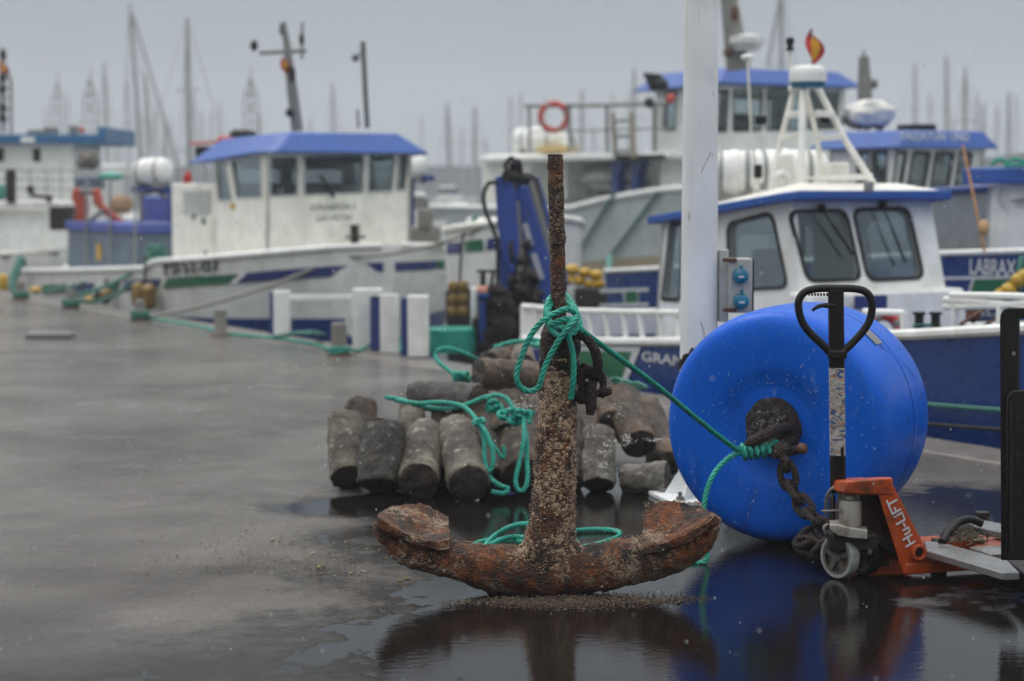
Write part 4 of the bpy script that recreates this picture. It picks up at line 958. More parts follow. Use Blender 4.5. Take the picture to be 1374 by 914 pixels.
mb = MB(); mb.tube(smooth([P(1108, 690, 8.3), P(1109, 668, 8.28), P(1116, 656, 8.27), P(1124, 658, 8.27), P(1126, 672, 8.27)], 5), .007, 8); mb.tube([P(1102, 686, 8.25), P(1126, 685, 8.25)], .005, 8); mb.tube(smooth([P(1112, 704, 8.27), P(1106, 708, 8.26), P(1108, 716, 8.26)], 4), .009, 8); mb.build('release_linkage', BOLTM, truck)
mb = MB(); mb.hexa([tp(1160, 712, .05) - Z * .03, T(.05, .05, .06), T(.05, .12, .06), tp(1160, 712, .12) - Z * .03, tp(1160, 712, .05) + Z * .015, T(.05, .05, .12), T(.05, .12, .12), tp(1160, 712, .12) + Z * .015]); mb.build('push_rod', GREASE, truck, bevel=.008)
# steering wheels
wax = V((.8, .6, 0)).normalized()
def wheel(c, r, w_, spoke):
    mb = MB(); mb.lathe(c - wax * w_ / 2, wax, [(0, r * .8), (0, r * .95), (.008, r), (w_ - .008, r), (w_, r * .95), (w_, r * .8)], 40, cap=False); t = mb.build('wheel', WHEELW if spoke else DARK, truck, angle=50)
    mb = MB(); fx = c - wax * (w_ / 2 - .006); a = wax.cross(Z).normalized()
    mb.lathe(fx - wax * .004, wax, [(0, r * .68), (0, r * .84), (w_ - .004, r * .84), (w_ - .004, r * .68)], 40, cap=False)
    mb.lathe(fx, wax, [(-.008, .012), (-.008, .022), (.0, .026), (w_ - .01, .026)], 20)
    mb.lathe(fx + wax * .014, wax, [(0, r * .7), (.006, r * .7)], 32)
    for k in range(5):
        q = 2 * math.pi * k / 5 + .3; d = a * math.cos(q) + Z * math.sin(q); mb.box(fx + d * r * .46 + wax * .006, d * r * .28, d.cross(wax) * .013, wax * .007)
    mb.build('rim', WHEELG, t, angle=30)
    mb = MB(); mb.lathe(fx - wax * .01, wax, [(0, .004), (0, .009), (.01, .010)], 12); mb.build('axle_end', BOLTM, t)
wr = .094
wc = P(1127, 752, 8.30); wc.z = wr + .001
wheel(wc, wr, .05, True); wheel(wc + wax * .145 , wr, .05, False)
mb = MB(); mb.tube([wc - wax * .02, wc + wax * .17], .012, 12); mb.build('axle', GREASE, truck)
# draw bar and handle
HY = 8.30; sc_ = FPX / HY
b0, b1 = P(1124.5, 662, HY + .02), P(1121.5, 388, HY - .02); ax = (b1 - b0).normalized(); sx_ = V((1, 0, 0)); sy_ = ax.cross(sx_).normalized()
mb = MB(); mb.box((b0 + b1) / 2, sx_ * .0315, sy_ * .017, ax * ((b1 - b0).length / 2)); mb.build('draw_bar', BLACKP, truck, bevel=.006)
hl = [(1119, 479), (1104, 463), (1088, 448), (1077, 433), (1072, 417), (1072, 403), (1080, 392), (1096, 387.5), (1121, 387), (1146, 387.5), (1161, 391.5), (1169, 402), (1170, 416), (1166, 432), (1156, 447), (1141, 463), (1125, 479)]
mb = MB(); mb.tube(smooth([P(x, y, HY - .02) for x, y in hl], 6), 5.2 / sc_, 14); mb.build('handle_loop', BLACKP, truck)
mb = MB()
for k in range(9): x = 1085 + k * 4; mb.tube([P(x, 393.5, HY - .02) , P(x + 1.5, 397, HY - .02)], .0045, 6)
mb.build('grip_teeth', BLACKP, truck)
mb = MB(); mb.tube(smooth([P(1120, 411, HY - .03), P(1104, 410, HY - .03), (P(1095, 413, HY - .03)), P(1090, 417, HY - .03)], 5), [.011] * 5 + [.009] * 5 + [.007] * 5 + [.005], 10); mb.build('release_lever', BLACKP, truck)
mb = MB(); pbox(mb, 1112, 1137, 470, 482, HY - .045, .05); mb.build('handle_collar', BLACKP, truck, bevel=.008)
# worn sticker on the draw bar
m, nt, b = nodes('worn coloured sticker'); v = coords(nt)
o = mixc(nt, ramp(nt, nz(nt, coords(nt, (1, 1, 3)), 40, 2, .5), [(.46, 0.), (.5, 1.)]), (.50, .48, .44), (.35, .33, .3))
o = mixc(nt, ramp(nt, nz(nt, coords(nt, (1, 1, 2.6)), 30, 2, .5, .5), [(.56, 0.), (.58, 1.)]), o, (.03, .10, .24))
o = mixc(nt, ramp(nt, nz(nt, coords(nt, (1.2, 1, 4.)), 26, 2, .5, .8), [(.60, 0.), (.62, .9)]), o, (.36, .10, .03))
o = mixc(nt, ramp(nt, nz(nt, v, 22, 6, .7), [(.56, 0.), (.64, .85)]), o, (.09, .07, .055))
nt.links.new(o, b.inputs['Base Color']); b.inputs['Roughness'].default_value = .5
mb = MB(); q0, q1 = P(1124, 611, HY - .004), P(1122.6, 494, HY - .02); mb.box((q0 + q1) / 2 - sy_ * 0, sx_ * .0305, sy_ * .0185, ax * ((q1 - q0).length / 2)); mb.build('sticker', m, truck)
mb = MB(); mb.tube([P(1131, 640, HY - .02), P(1130, 600, HY - .025)], .006, 8); mb.tube([P(1117, 650, HY - .02), P(1118, 612, HY - .02)], .008, 8); mb.build('control_rod', BLACKP, truck)

# ------------------------------------------------------------------ steel frame with weed, forklift carriage
fr = thing('steel_frame', G0(1300, 760), 'pale wet flat steel frame lying low to the right of the orange truck', 'steel frame')
def flat(pts, z, th, mat, name):
    mb = MB(); mb.prism([G0(x, y, z) for x, y in pts], Z * -th); return mb.build(name, mat, fr, bevel=.004)
flat([(1240, 726), (1262, 727), (1352, 752), (1368, 768), (1346, 769), (1243, 739)], .125, .03, PLATE, 'front_bar')
flat([(1291, 697), (1310, 696), (1400, 713), (1400, 724), (1310, 708)], .16, .03, PLATE, 'rear_bar')
flat([(1300, 734), (1318, 733), (1400, 729), (1400, 739), (1330, 744)], .122, .02, PLATE, 'cross_plate')
flat([(1335, 722), (1400, 727), (1400, 735), (1300, 735)], .121, .02, M('rusty red strip', (.2, .05, .03), .6), 'rusty_strip')
mb = MB(); mb.fbox(0, 0, 0, 0, 0, 0) if False else None
for x, y in ((1262, 740), (1350, 768), (1320, 702)):
    g_ = G0(x, y, .05); mb.box((g_.x, g_.y + .03, .05), (.03, 0, 0), (0, .03, 0), (0, 0, .05))
mb.build('foot', GREASE, fr, bevel=.004)
mb = MB(); mb.tube(smooth([G0(1264, 728, .13), G0(1272, 714, .16), G0(1286, 701, .19), G0(1302, 697, .2), G0(1318, 703, .18)], 6), [.018] * 25, 10); mb.build('hook', BLACKP, fr)
mb = MB(); rnd = random.Random(8)
for _ in range(240):
    x, y = rnd.gauss(1292, 15), rnd.gauss(722, 4); p = G0(min(max(x, 1266), 1325), y, .128); d = V((rnd.gauss(0, .5), rnd.gauss(0, .4), rnd.uniform(.2, 1))).normalized(); L_ = rnd.uniform(.02, .055)
    mb.tube([p, p + d * L_ * .6 + V((rnd.uniform(-.008, .008), 0, .004)), p + d * L_ + V((rnd.uniform(-.02, .02), 0, -.004))], [.0028, .002, .0008], 4)
for k in range(14): mb.blob(G0(rnd.uniform(1272, 1318), rnd.gauss(724, 2), .135), rnd.uniform(.012, .022), 1, 1, .6, .4, k)
WEED = M('brown seaweed', (.075, .055, .03), .6, var=.5, scale=40)
tag(mb.build('seaweed', WEED, flat=True, loc=G0(1292, 722, .12)), 'clump of brown hairy seaweed caught on the pale steel frame', 'seaweed', None, 'stuff')
FYY = 7.75
lift = thing('forklift_carriage', G0(1390, 805), 'black steel forklift carriage upright cut off at the right edge of the picture', 'forklift carriage')
mb = MB(); pl = roundpoly([P(1342, 752, FYY), P(1366, 752, FYY), P(1366, 413.5, FYY), P(1342, 413.5, FYY)], .5, 6)
pl = [P(1343, 752, FYY), P(1366, 752, FYY), P(1366, 414, FYY)] + [P(x, y, FYY) for x, y in ((1352, 413.5), (1346, 416), (1342.5, 422), (1341.5, 430))]
mb.prism(pl, V((.02, .05, 0))); mb.build('upright', BLACKP, lift, bevel=.004)
mb = MB(); pl = [P(1351, 752, FYY - .03), P(1380, 752, FYY - .03), P(1380, 524, FYY - .03), P(1358, 524, FYY - .03), P(1351, 534, FYY - .03)]; mb.prism(pl, V((.0, .028, 0))); mb.build('fork_shank', BLACKP, lift, bevel=.006)
mb = MB(); mb.tube([P(1357, y, FYY - .04) for y in (540, 741)], .006, 8)
for y in (560, 610, 660, 710): mb.lathe(P(1366, y, FYY - .03), (0, -1, 0), [(0, .012), (.008, .012), (.008, .004)], 6)
mb.build('fork_bolt', GREASE, lift)
mb = MB(); pbox(mb, 1362, 1560, 414, 427, FYY, .05); pbox(mb, 1362, 1560, 560, 590, FYY + .06, .05); pbox(mb, 1362, 1560, 700, 730, FYY + .06, .05); mb.build('crossbar', BLACKP, lift, bevel=.004)
mb = MB(); pbox(mb, 1440, 1462, 300, 800, FYY + .14, .08); pbox(mb, 1535, 1557, 300, 800, FYY + .14, .08); mb.build('mast_channel', BLACKP, lift, bevel=.004)
mb = MB(); mb.box(P(1450, 801, FYY) + V((.15, .3, .03)), (.35, 0, 0), (0, .25, 0), (0, 0, .045)); mb.build('mast_foot', BLACKP, lift, bevel=.01)

# ------------------------------------------------------------------ rain
mb = MB(); rnd = random.Random(21)
for _ in range(1200):
    Y = rnd.uniform(4.2, 16); x, y = rnd.uniform(-100, 1474), rnd.uniform(-80, 980); p = P(x, y, Y)
    if p.z < .05: continue
    r = rnd.uniform(.001, .0021); d = V((rnd.uniform(-.3, .1), 0, 1)).normalized(); mb.tube([p - d * r * 2.2, p - d * r * .8, p + d * r * .8, p + d * r * 2.2], [r * .3, r, r, r * .3], 6)
m, nt, b = nodes('rain drop water'); b.inputs['Base Color'].default_value = (.85, .88, .9, 1); b.inputs['Roughness'].default_value = .15; b.inputs['Transmission Weight'].default_value = .3
tag(mb.build('rain', m, loc=(0, 8, 2)), 'sparse small falling raindrops in the air over the quay', 'rain', None, 'stuff')
# ------------------------------------------------------------------ boat G: blue hull, white wheelhouse, nearest
GT, GH = 2.1, 1.75
sG0 = at(700, 455, GT - GH)[0]; sG1 = at(1340, 443, GT - GH)[0]
zl = [at(x, y, GT - GH) for x, y in ((702, 455), (800, 458), (910, 459), (1205, 450), (1340, 443))]
bg_ = boat('fishing_boat', (sG0 + sG1) / 2, GT, 'nearest boat, blue hull with GRANJA lettering and white wheelhouse with blue roof edge')
st = [(zl[0][0], GH, GH * .9, zl[0][1])] + [(s_, GH, GH * .92, z_) for s_, z_ in zl[1:]]
e = zl[-1]; st += [(e[0] + 1.2, GH * .93, GH * .72, e[1] + .12), (e[0] + 2.4, GH * .62, GH * .36, e[1] + .28), (e[0] + 3.3, .12, .04, e[1] + .42)]
HG = Hull(GT, st); HG.hull(NAVY, bg_, drop=.35)
sA, sB = st[0][0], st[-1][0]
HG.patch(bg_, ANTIF, [(sA, WATER - .02), (sB - .2, WATER), (sB - .1, at(1300, 578, .35)[1] - .02), (sA, at(1300, 578, .35)[1] - .35)], name='antifouling_band', nx=80)
for (pts, mt) in (([(700, 446), (700, 456), (912, 461), (912, 452)], None),
                  ([(701, 485), (912, 505), (912, 498), (701, 479)][::1], WHITE),
                  ([(775, 485), (836, 492), (856, 466), (786, 466)], WHITE), ([(702, 505), (912, 523), (912, 517), (702, 499)], None)):
    if mt: pass
# white bands and slanted green blocks near the stern
def gp(px, mt, nm='stripe', off=.012): HG.pxpatch(bg_, mt, px, name=nm, off=off)
gp([(701, 489), (742, 493), (742, 487), (701, 482)], LETW)
gp([(746, 510), (842, 518), (862, 466), (752, 464)], LETW); gp([(754, 505), (834, 512), (850, 472), (760, 470)], GREEN, off=.018)
gp([(701, 509), (742, 512), (756, 464), (701, 461)], LETW); gp([(703, 503), (733, 506), (743, 469), (703, 467)], STRIPE, off=.018)
q = HG.hit(865, 488); q2 = HG.hit(934, 491); o = HG.pt(q[0], q[1]); text('GRANJA', o, U, Z, (q2[0] - q[0]) * 1.12, .105, LETW, bg_, 'name_lettering', out=-N)
HG.rail(bg_, WHITE, sA, sB - .1, .04, .0)
# stern rail of flat posts
ra = [at(x, y, .37) for x, y in ((702, 411), (770, 417), (912, 420))]
mb = MB(); mb.tube([Q(s_, .37, z_) for s_, z_ in ra], .028, 8); mb.build('stern_rail', WHITE, bg_)
for x in (718, 790, 812, 836, 858, 884, 906):
    mb = MB(); a = at(x + 4, 453, .37); b_ = at(x, 416, .37); mb.tube([Q(a[0], .37, a[1]), Q(b_[0], .37, b_[1])], .025, 8); mb.build('rail_stanchion', WHITE, bg_)
mb = MB(); a, b_ = at(700, 452, .4), at(738, 414, .4); mb.fbox(a[0], b_[0], .38, .42, a[1], b_[1]); mb.build('stern_panel', WHITE, bg_, bevel=.01)
mb = MB(); mb.fbox(sA, sA + .05, GT - GH + .05, GT + GH - .05, zl[0][1], zl[0][1] + .24); mb.build('transom_bulwark', WHITE, bg_)
# bow rail, right
for nm, px in (('bow_rail', [(1268, 402), (1300, 404), (1345, 408), (1400, 414)]), ('bow_rail', [(1268, 412), (1300, 411), (1345, 410), (1400, 404)]), ('deck_rail', [(1160, 418), (1214, 420)]), ('deck_rail', [(1276, 396), (1350, 397), (1420, 400)])):
    t_ = .5 if '12' in str(px[0]) else .5
    mb = MB(); mb.tube([Q(at(x, y, t_)[0], t_, at(x, y, t_)[1]) for x, y in px], .024, 8); mb.build(nm, WHITE, bg_)
for x, y0_, y1_ in ((1213, 449, 420), (1281, 446, 403), (1342, 443, 406), (1163, 452, 418)):
    a, b_ = at(x, y0_, .5), at(x, y1_, .5); mb = MB(); mb.tube([Q(a[0], .5, a[1] - .05), Q(b_[0], .5, b_[1])], .026, 8); mb.build('rail_stanchion', WHITE, bg_)
# wheelhouse
tn_ = 1.12; hbG = .80; GC0 = tn_ + hbG
sF = at(1072, 400, tn_)[0]; sFT = at(1056, 268, tn_)[0]; sR = at(880, 300, tn_)[0]
zb0 = .30; zF = at(1058, 271, tn_)[1]; zR = at(880, 301, tn_)[1]
GC = cabin(bg_, GC0, sR, sF + .08, sFT - .02, hbG, hbG - .06, zb0, zR, zF, WHITE,
    near_px=[[(889, 399), (912, 400), (916, 302), (900, 304)], [(981, 387), (1056, 384), (1035, 288), (978, 302)]],
    front_px=[[(1085, 375), (1153, 373), (1133, 285), (1061, 286)], [(1166, 374), (1237, 371), (1217, 282), (1146, 283)]], rear=True)
zD = .32
tk = .07
def roofpt(s_, t_, z_): return Q(s_, t_, z_)
o_ = .06
mb = MB(); vf = sFT + .16
c8 = [roofpt(sR - .05, GC0 - hbG - o_, zR), roofpt(sFT, GC0 - hbG - o_ - .02, zF), roofpt(vf, GC0 - hbG - o_ + .05, zF + .02), roofpt(vf, GC0 + hbG + o_ - .05, zF + .02), roofpt(sFT, GC0 + hbG + o_ + .02, zF), roofpt(sR - .05, GC0 + hbG + o_, zR)]
mb.prism(c8, Z * tk); mb.build('roof_edge', ROOFB, bg_, bevel=.01)
mb = MB(); cc = Q(sum((sR, vf)) / 2, GT, 0)
ins = [Q((p - E0).dot(U) * .93 + sum((sR, vf)) / 2 * .07, GC0 + ((p - E0).dot(N) - GC0) * .93, p.z + tk) for p in c8]
ins2 = [Q((p - E0).dot(U) * .7 + sum((sR, vf)) / 2 * .3, GC0 + ((p - E0).dot(N) - GC0) * .7, p.z + .06) for p in ins]
mb.add(ins + ins2, [tuple(range(6))[::-1], tuple(range(6, 12))] + [(i, (i + 1) % 6, 6 + (i + 1) % 6, 6 + i) for i in range(6)]); mb.build('roof_top', CREAM, bg_, bevel=.03)
mb = MB()
for (x, y, x2, y2) in ((1103, 281, 1140, 335), (1185, 277, 1212, 345)):
    nF = GC['nF']; p0 = GC['nfb'] + nF * .05; a, b_ = RP(x, y, p0, nF), RP(x2, y2, p0, nF); mb.tube([a, b_], .008, 6); d = (b_ - a).normalized(); mb.tube([b_ - d * .25, b_ + d * .05], .012, 6); mb.blob(RP(x, y - 2, GC['nfb'] + nF * .03, nF), .035, 1, 1, 1, .1, 1)
mb.build('wiper', DARK, bg_)
nF = GC['nF']
mb = MB(); mb.prism([RP(x, y, E0 + U * (sF + .235), U) for x, y in ((1146, 415), (1189, 414), (1189, 396), (1146, 397))], U * .012); mb.build('blue_panel', STRIPE, bg_)
mb = MB(); mb.prism([RP(x, y, GC['nfb'] + nF * .0, nF) for x, y in ((1252, 400), (1266, 390), (1248, 330), (1240, 340))], nF * .01) if False else None
# foredeck housing below the windscreen
sK = at(1075, 440, tn_)[0]
mb = MB(); mb.hexa([Q(sF - .1, GC0 - hbG - .04, zb0 - .25), Q(sF + .24, GC0 - hbG - .03, zb0 - .25), Q(sF + .24, GC0 + hbG + .03, zb0 - .25), Q(sF - .1, GC0 + hbG + .04, zb0 - .25), Q(sF - .1, GC0 - hbG - .04, at(1080, 393, tn_)[1]), Q(sF + .16, GC0 - hbG - .02, at(1080, 393, tn_)[1]), Q(sF + .16, GC0 + hbG + .02, at(1080, 393, tn_)[1]), Q(sF - .1, GC0 + hbG + .04, at(1080, 393, tn_)[1])]); 
mb.build('trunk_cabin', WHITE, bg_, bevel=.03)
for x in (1233, 1255):
    g_ = P(x, 446, 14.6); mb = MB(); mb.lathe(V((g_.x, g_.y, g_.z)), Z, [(0, .05), (.02, .05), (.02, .034), (.13, .034), (.13, .048), (.15, .048)], 14); mb.build('mooring_bitt', GREASE, bg_)
mb = MB(); twisted(mb, [P(1225, 438, 14.6), P(1240, 436, 14.55), P(1258, 437, 14.6), P(1262, 441, 14.6), P(1238, 441, 14.55)], .012); mb.build('bitt_rope', ROPED, bg_)
# windlass rusty gear on the fore deck
mb = MB(); mb.blob(P(1306, 421, 14.2), .055, 1.1, .7, 1.2, .35, 3); mb.tube([P(1288, 436, 14.1), P(1306, 424, 14.1), P(1318, 416, 14.2)], .014, 8); mb.tube([P(1312, 441, 14.2), P(1340, 427, 14.2), P(1372, 416, 14.3)], .012, 8); mb.build('windlass', RUSTY, bg_)
# roof gear: A-frame radar mast, radar, lights, raft
YM = 17.0
def pm(x, y, Y=YM): return P(x, y, Y)
zr = lambda x, y: pm(x, y)
mb = MB()
for pts, r, Y2 in (([(1036, 255), (1046, 195), (1068, 112)], .026, 16.7), ([(1074, 258), (1076, 180), (1077, 116)], .03, 16.4), ([(1172, 247), (1135, 190), (1094, 112)], .028, 16.7), ([(1108, 258), (1095, 180), (1080, 118)], .024, 17.5)):
    mb.tube([pm(x, y, Y2 + .3 * i * (1 if Y2 < 17 else -.8) * .5) for i, (x, y) in enumerate(pts)], r, 10)
mb.build('radar_mast', CREAM, bg_)
for (x0, y0, x1, y1) in ((1056, 155, 1080, 152), (1048, 187, 1076, 182), (1092, 152, 1118, 155), (1096, 186, 1130, 183), (1112, 240, 1168, 237), (1060, 118, 1100, 113)):
    mb = MB(); a, b_ = pm(x0, y0, 16.85), pm(x1, y1, 16.85); mb.box((a + b_) / 2, (b_ - a) / 2, (0, .12, 0), (0, 0, .026)); mb.build('mast_step', CREAM, bg_, bevel=.008)
rc = pm(1084, 103, 16.75)
mb = MB(); mb.lathe(rc - Z * .10, Z, [(0, .10), (.01, .135), (.045, .15), (.055, .15)], 30); r1_ = mb.build('radar_dome', RADB, bg_)
mb = MB(); mb.lathe(rc - Z * .044, Z, [(0, .156), (.05, .158), (.10, .154), (.125, .135), (.135, .1), (.138, .01)], 30); mb.build('radome_cap', RADW, r1_)
mb = MB(); a = pm(1062, 80, 16.75); mb.tube([pm(1061, 112, 16.75), pm(1060, 68, 16.75)], .012, 8); mb.build('light_staff', CREAM, bg_)
mb = MB(); mb.lathe(pm(1060, 68, 16.75), Z, [(0, .035), (.02, .035), (.025, .022), (.05, .024), (.055, .034), (.10, .034), (.11, .02)], 14); mb.build('mast_light', DARK, bg_)
mb = MB(); mb.tube([pm(1090, 92, 16.9), pm(1089, 38, 16.9)], .008, 8); fs = mb.build('flag_staff', STEEL, bg_)
fl_ = []
def flag(parent, c, h, w_, Y):
    for nm, mt, a, b_ in (('flag_red', FLAGM, 0, .28), ('flag_yellow', FLAGY, .28, .72), ('flag_red', FLAGM, .72, 1.)):
        mb = MB(); vs = []; n = 8
        for o in (0, .004):
            for i in range(n + 1):
                u = i / n
                for f in (a, b_):
                    zz = -h * (u * .9 + f * .25); xx = w_ * (math.sin(u * math.pi) * .6 + .15) * (f - .3)
                    vs.append(c + V((xx, .03 * math.sin(u * 5 + f * 4) + o, zz)))
        B = 2 * (n + 1); fs_ = []
        for i in range(n): k = i * 2; fs_ += [(k, k + 1, k + 3, k + 2), (B + k + 2, B + k + 3, B + k + 1, B + k)]
        mb.add(vs, fs_).build(nm, mt, parent)
flag(bg_, pm(1089, 39, 16.88), .26, .22, 16.9)
for (x, y, w_, h_) in ((1021, 161, 7, 6), (1108, 161, 6, 5), (1018, 230, 5, 9)):
    mb = MB(); pbox(mb, x - w_, x + w_, y - h_, y + h_, 16.8, .1); mb.build('deck_light', DARK, bg_, bevel=.01)
mb = MB(); mb.tube([pm(1018, 255, 16.9), pm(1008, 180, 16.9), pm(1003, 80, 16.9)], .011, 8); mb.build('whip_aerial', CREAM, bg_)
mb = MB(); mb.lathe(pm(1003, 82, 16.9), Z, [(0, .03), (.03, .06), (.05, .05), (.06, .01)], 14); mb.build('aerial_cap', RADW, bg_)
mb = MB(); pbox(mb, 1162, 1173, 243, 258, 15.6, .12); mb.build('flood_light', STEEL, bg_, bevel=.01)
mb = MB(); pbox(mb, 1046, 1066, 206, 240, 16.6, .15); pbox(mb, 1114, 1140, 218, 243, 17.0, .12); mb.build('roof_box', CREAM, bg_, bevel=.02)
mb = MB(); mb.tube(smooth([pm(1040, 255, 16.6), pm(1042, 238, 16.6), pm(1050, 233, 16.6), pm(1058, 238, 16.6), pm(1059, 252, 16.6)], 5), .03, 10); mb.build('vent_pipe', WHITE, bg_)
mb = MB(); mb.tube([pm(962, 258, 17.4), pm(1166, 256, 17)], .012, 6); mb.tube([pm(1076, 239, 16.6), pm(1166, 240, 16.6)], .012, 6); mb.build('roof_rail', CREAM, bg_)
canister('life_raft', P(985, 233, 17.3), V((1, -.1, 0)), .46, .20, 'fat white life raft canister on a cabin roof just right of the lamp post')
canister('life_raft', P(1052, 229, 18.0), V((1, .1, 0)), .82, .19, 'longer white life raft canister on the nearest boat behind its radar mast')
# lifebuoy on the deck rail
def lifering(c, ax, R_, r_, label, nm='lifebuoy', straps=4):
    ax = V(ax).normalized(); a = ax.cross(Z).normalized(); b_ = a.cross(ax)
    t = thing(nm, c - Z * (R_ + r_), label, 'lifebuoy')
    mb = MB(); mb.tube([c + (a * math.cos(q) + b_ * math.sin(q)) * R_ for q in [2 * math.pi * i / 40 for i in range(40)]], r_, 14, closed=True); mb.build('ring', BUOYRED, t)
    for k in range(straps):
        q = math.pi / 4 + k * math.pi / 2 + .3; p = c + (a * math.cos(q) + b_ * math.sin(q)) * R_; tg = (b_ * math.cos(q) - a * math.sin(q)); mb = MB(); mb.tube([p - tg * .025, p + tg * .025], r_ * 1.06, 14); mb.build('reflective_band', STEEL, t)
    return t
lifering(P(1186, 444, 14.9), (.2, -1, .25), .12, .042, 'orange lifebuoy partly hidden behind the blue buoy, against the white boat rail')

# ------------------------------------------------------------------ boat L: LABRAX, outside the nearest boat
LT, LH = 5.4, 1.25; ln_ = LT - LH
zl = [at(x, y, ln_) for x, y in ((806, 364), (872, 361), (1265, 340), (1374, 337))]
bl = boat('fishing_boat', (zl[0][0] + zl[-1][0]) / 2, LT, 'boat with LABRAX on its blue bow and white cabin under a blue roof')
st = [(zl[0][0], LH * .95, LH * .8, zl[0][1])] + [(s_, LH, LH * .85, z_) for s_, z_ in zl[1:]] + [(zl[-1][0] + 1.3, LH * .7, LH * .45, zl[-1][1] + .15), (zl[-1][0] + 2.3, .08, .04, zl[-1][1] + .35)]
HL = Hull(LT, st); HL.hull(NAVY, bl, drop=.3)
def lp(px, mt, off=.012, nm='stripe'): HL.pxpatch(bl, mt, px, name=nm, off=off)
lp([(1262, 375.5), (1374, 374), (1374, 370), (1262, 371.5)], LETW); lp([(1262, 400), (1374, 400), (1374, 394.5), (1262, 394.5)], LETW)
lp([(1300, 394), (1374, 394), (1374, 375), (1306, 375)], LETW, .010); lp([(1304, 394), (1374, 394), (1374, 375), (1310, 375)], GREEN, .018)
lp([(806, 393), (872, 391), (872, 386), (806, 388)], LETW); lp([(838, 409), (858, 408), (858, 388), (838, 389)], LETW, .010); lp([(841, 406), (857, 405), (857, 390.5), (841, 391.5)], GREEN, .018); lp([(806, 413), (872, 411), (872, 406), (806, 408)], LETW)
q = HL.hit(1304, 368); q2 = HL.hit(1366, 366); text('LABRAX', HL.pt(*q), U, Z, q2[0] - q[0], abs(at(1304, 346, ln_)[1] - at(1304, 368, ln_)[1]), LETW, bl, 'name_lettering', out=-N)
HL.rail(bl, WHITE, st[0][0], zl[-1][0] + 1.2, .03)
# side ports below the band
for x in (1308, 1340):
    HL.pxpatch(bl, LETW, [(x - 14, 424), (x + 14, 424), (x + 14, 408), (x - 14, 408)], name='scupper_frame', off=.010); HL.pxpatch(bl, STRIPE, [(x - 10, 421), (x + 10, 421), (x + 10, 410), (x - 10, 410)], name='scupper', off=.018)
LC_t = 4.9; s0_ = at(1323, 300, LC_t)[0]; z0_ = at(1323, 336, LC_t)[1]; z1_ = at(1323, 250, LC_t)[1]
cabin(bl, LT + .1, s0_, s0_ + 1.5, s0_ + 1.4, .6, .58, z0_ - .1, z1_, z1_ + .05, WHITE, near_px=[], rear=False, rnd=.2)
mb = MB(); mb.fbox(s0_ - .22, s0_ + 2.0, LT - .62, LT + .85, z1_ + .02, z1_ + .18); mb.build('cabin_roof', ROOFB, bl, bevel=.02)
mb = MB(); mb.fbox(s0_ - .012, s0_ - .004, LT - .48, LT - .44, z0_, z1_); mb.build('corner_trim', ROOFB, bl)
mb = MB(); p = lambda x, y: Q(at(x, y, LC_t - .03)[0], LC_t - .03, at(x, y, LC_t - .03)[1]); mb.tube(smooth([p(1345, 253), p(1341, 262), p(1342, 272), p(1348, 280)], 4), .008, 6); mb.tube([p(1358, 270), p(1374, 268)], .016, 6); mb.build('hand_rail', STEEL, bl)
mb = MB(); twisted(mb, [P(1330, 222, 18.9), P(1340, 214, 18.9), P(1352, 218, 18.9), P(1362, 214, 18.9), P(1378, 220, 18.9), P(1350, 223, 18.8)], .02); mb.build('roof_net', ROPE, bl)
for x, y, r in ((1366, 377, 10), (1353, 391, 11), (1374, 372, 10), (1341, 396, 8)):
    mb = MB(); c = P(x, y, 17.4); rr = r / FPX * 17.4; mb.lathe(c - Z * rr, Z, [(0, .01), (rr * .15, rr * .6), (rr * .6, rr * .95), (rr * 1.3, rr), (rr * 1.8, rr * .7), (rr * 2, rr * .25), (rr * 2.25, rr * .2), (rr * 2.25, .005)], 16)
    tag(mb.build('float_buoy', YELLOW, loc=c), {1366: 'yellow float hanging beside the last letter of LABRAX', 1353: 'round yellow float above the white bow rail, under the LABRAX name', 1374: 'yellow float cut off by the right edge beside the LABRAX bow', 1341: 'smallest yellow float low on the LABRAX rail'}[x], 'float', 'yellow floats hung along the boats')
mb = MB(); mb.tube([P(1364, 400, 17.45), P(1368, 360, 17.45), P(1372, 345, 17.5)], .028, 8); tag(mb.build('float_rope', ROPED, loc=P(1366, 380, 17.45)), 'dark green rope holding the yellow floats by the LABRAX name', 'rope')
for i, (x, y, r) in enumerate(((768, 362, 9), (785, 366, 8), (776, 377, 8), (762, 376, 8), (800, 369, 8.5), (803, 381, 8), (790, 381, 7))):
    c = P(x, y, 22.5); rr = r / FPX * 22.5; mb = MB(); mb.blob(c, rr, 1.15, 1, .85, .12, i, 12, 8)
    tag(mb.build('float_buoy', YELLOW, loc=c), 'yellow float in the cluster heaped on the stern behind the anchor rod', 'float', 'yellow floats heaped on the blue stern')
mb = MB(); a = P(780, 392, 22.7); mb.fbox(at(760, 390, ln_)[0], at(806, 390, ln_)[0], ln_ + .1, ln_ + 2.2, -1., at(785, 388, ln_)[1]); mb.build('stern_well', GREASE, bl, bevel=.03)
# orange pole leaning in front of the LABRAX cabin
mb = MB(); mb.tube([P(1321, 338, 18.2), P(1306, 262, 18.4), P(1292, 195, 18.6)], .012, 8); pole = mb.build('boat_hook_pole', M('orange pole', (.42, .2, .08), .6), loc=P(1321, 338, 18.2)); tag(pole, 'thin orange brown pole leaning beside the LABRAX cabin', 'pole')
mb = MB(); mb.blob(P(1320, 306, 18.1), .05, 1, 1, 1.5, .1, 2, 12, 8); tag(mb.build('pole_float', M('tan float', (.5, .3, .13), .5), loc=P(1320, 306, 18.1)), 'small tan float hanging on the orange pole by the LABRAX cabin', 'float')

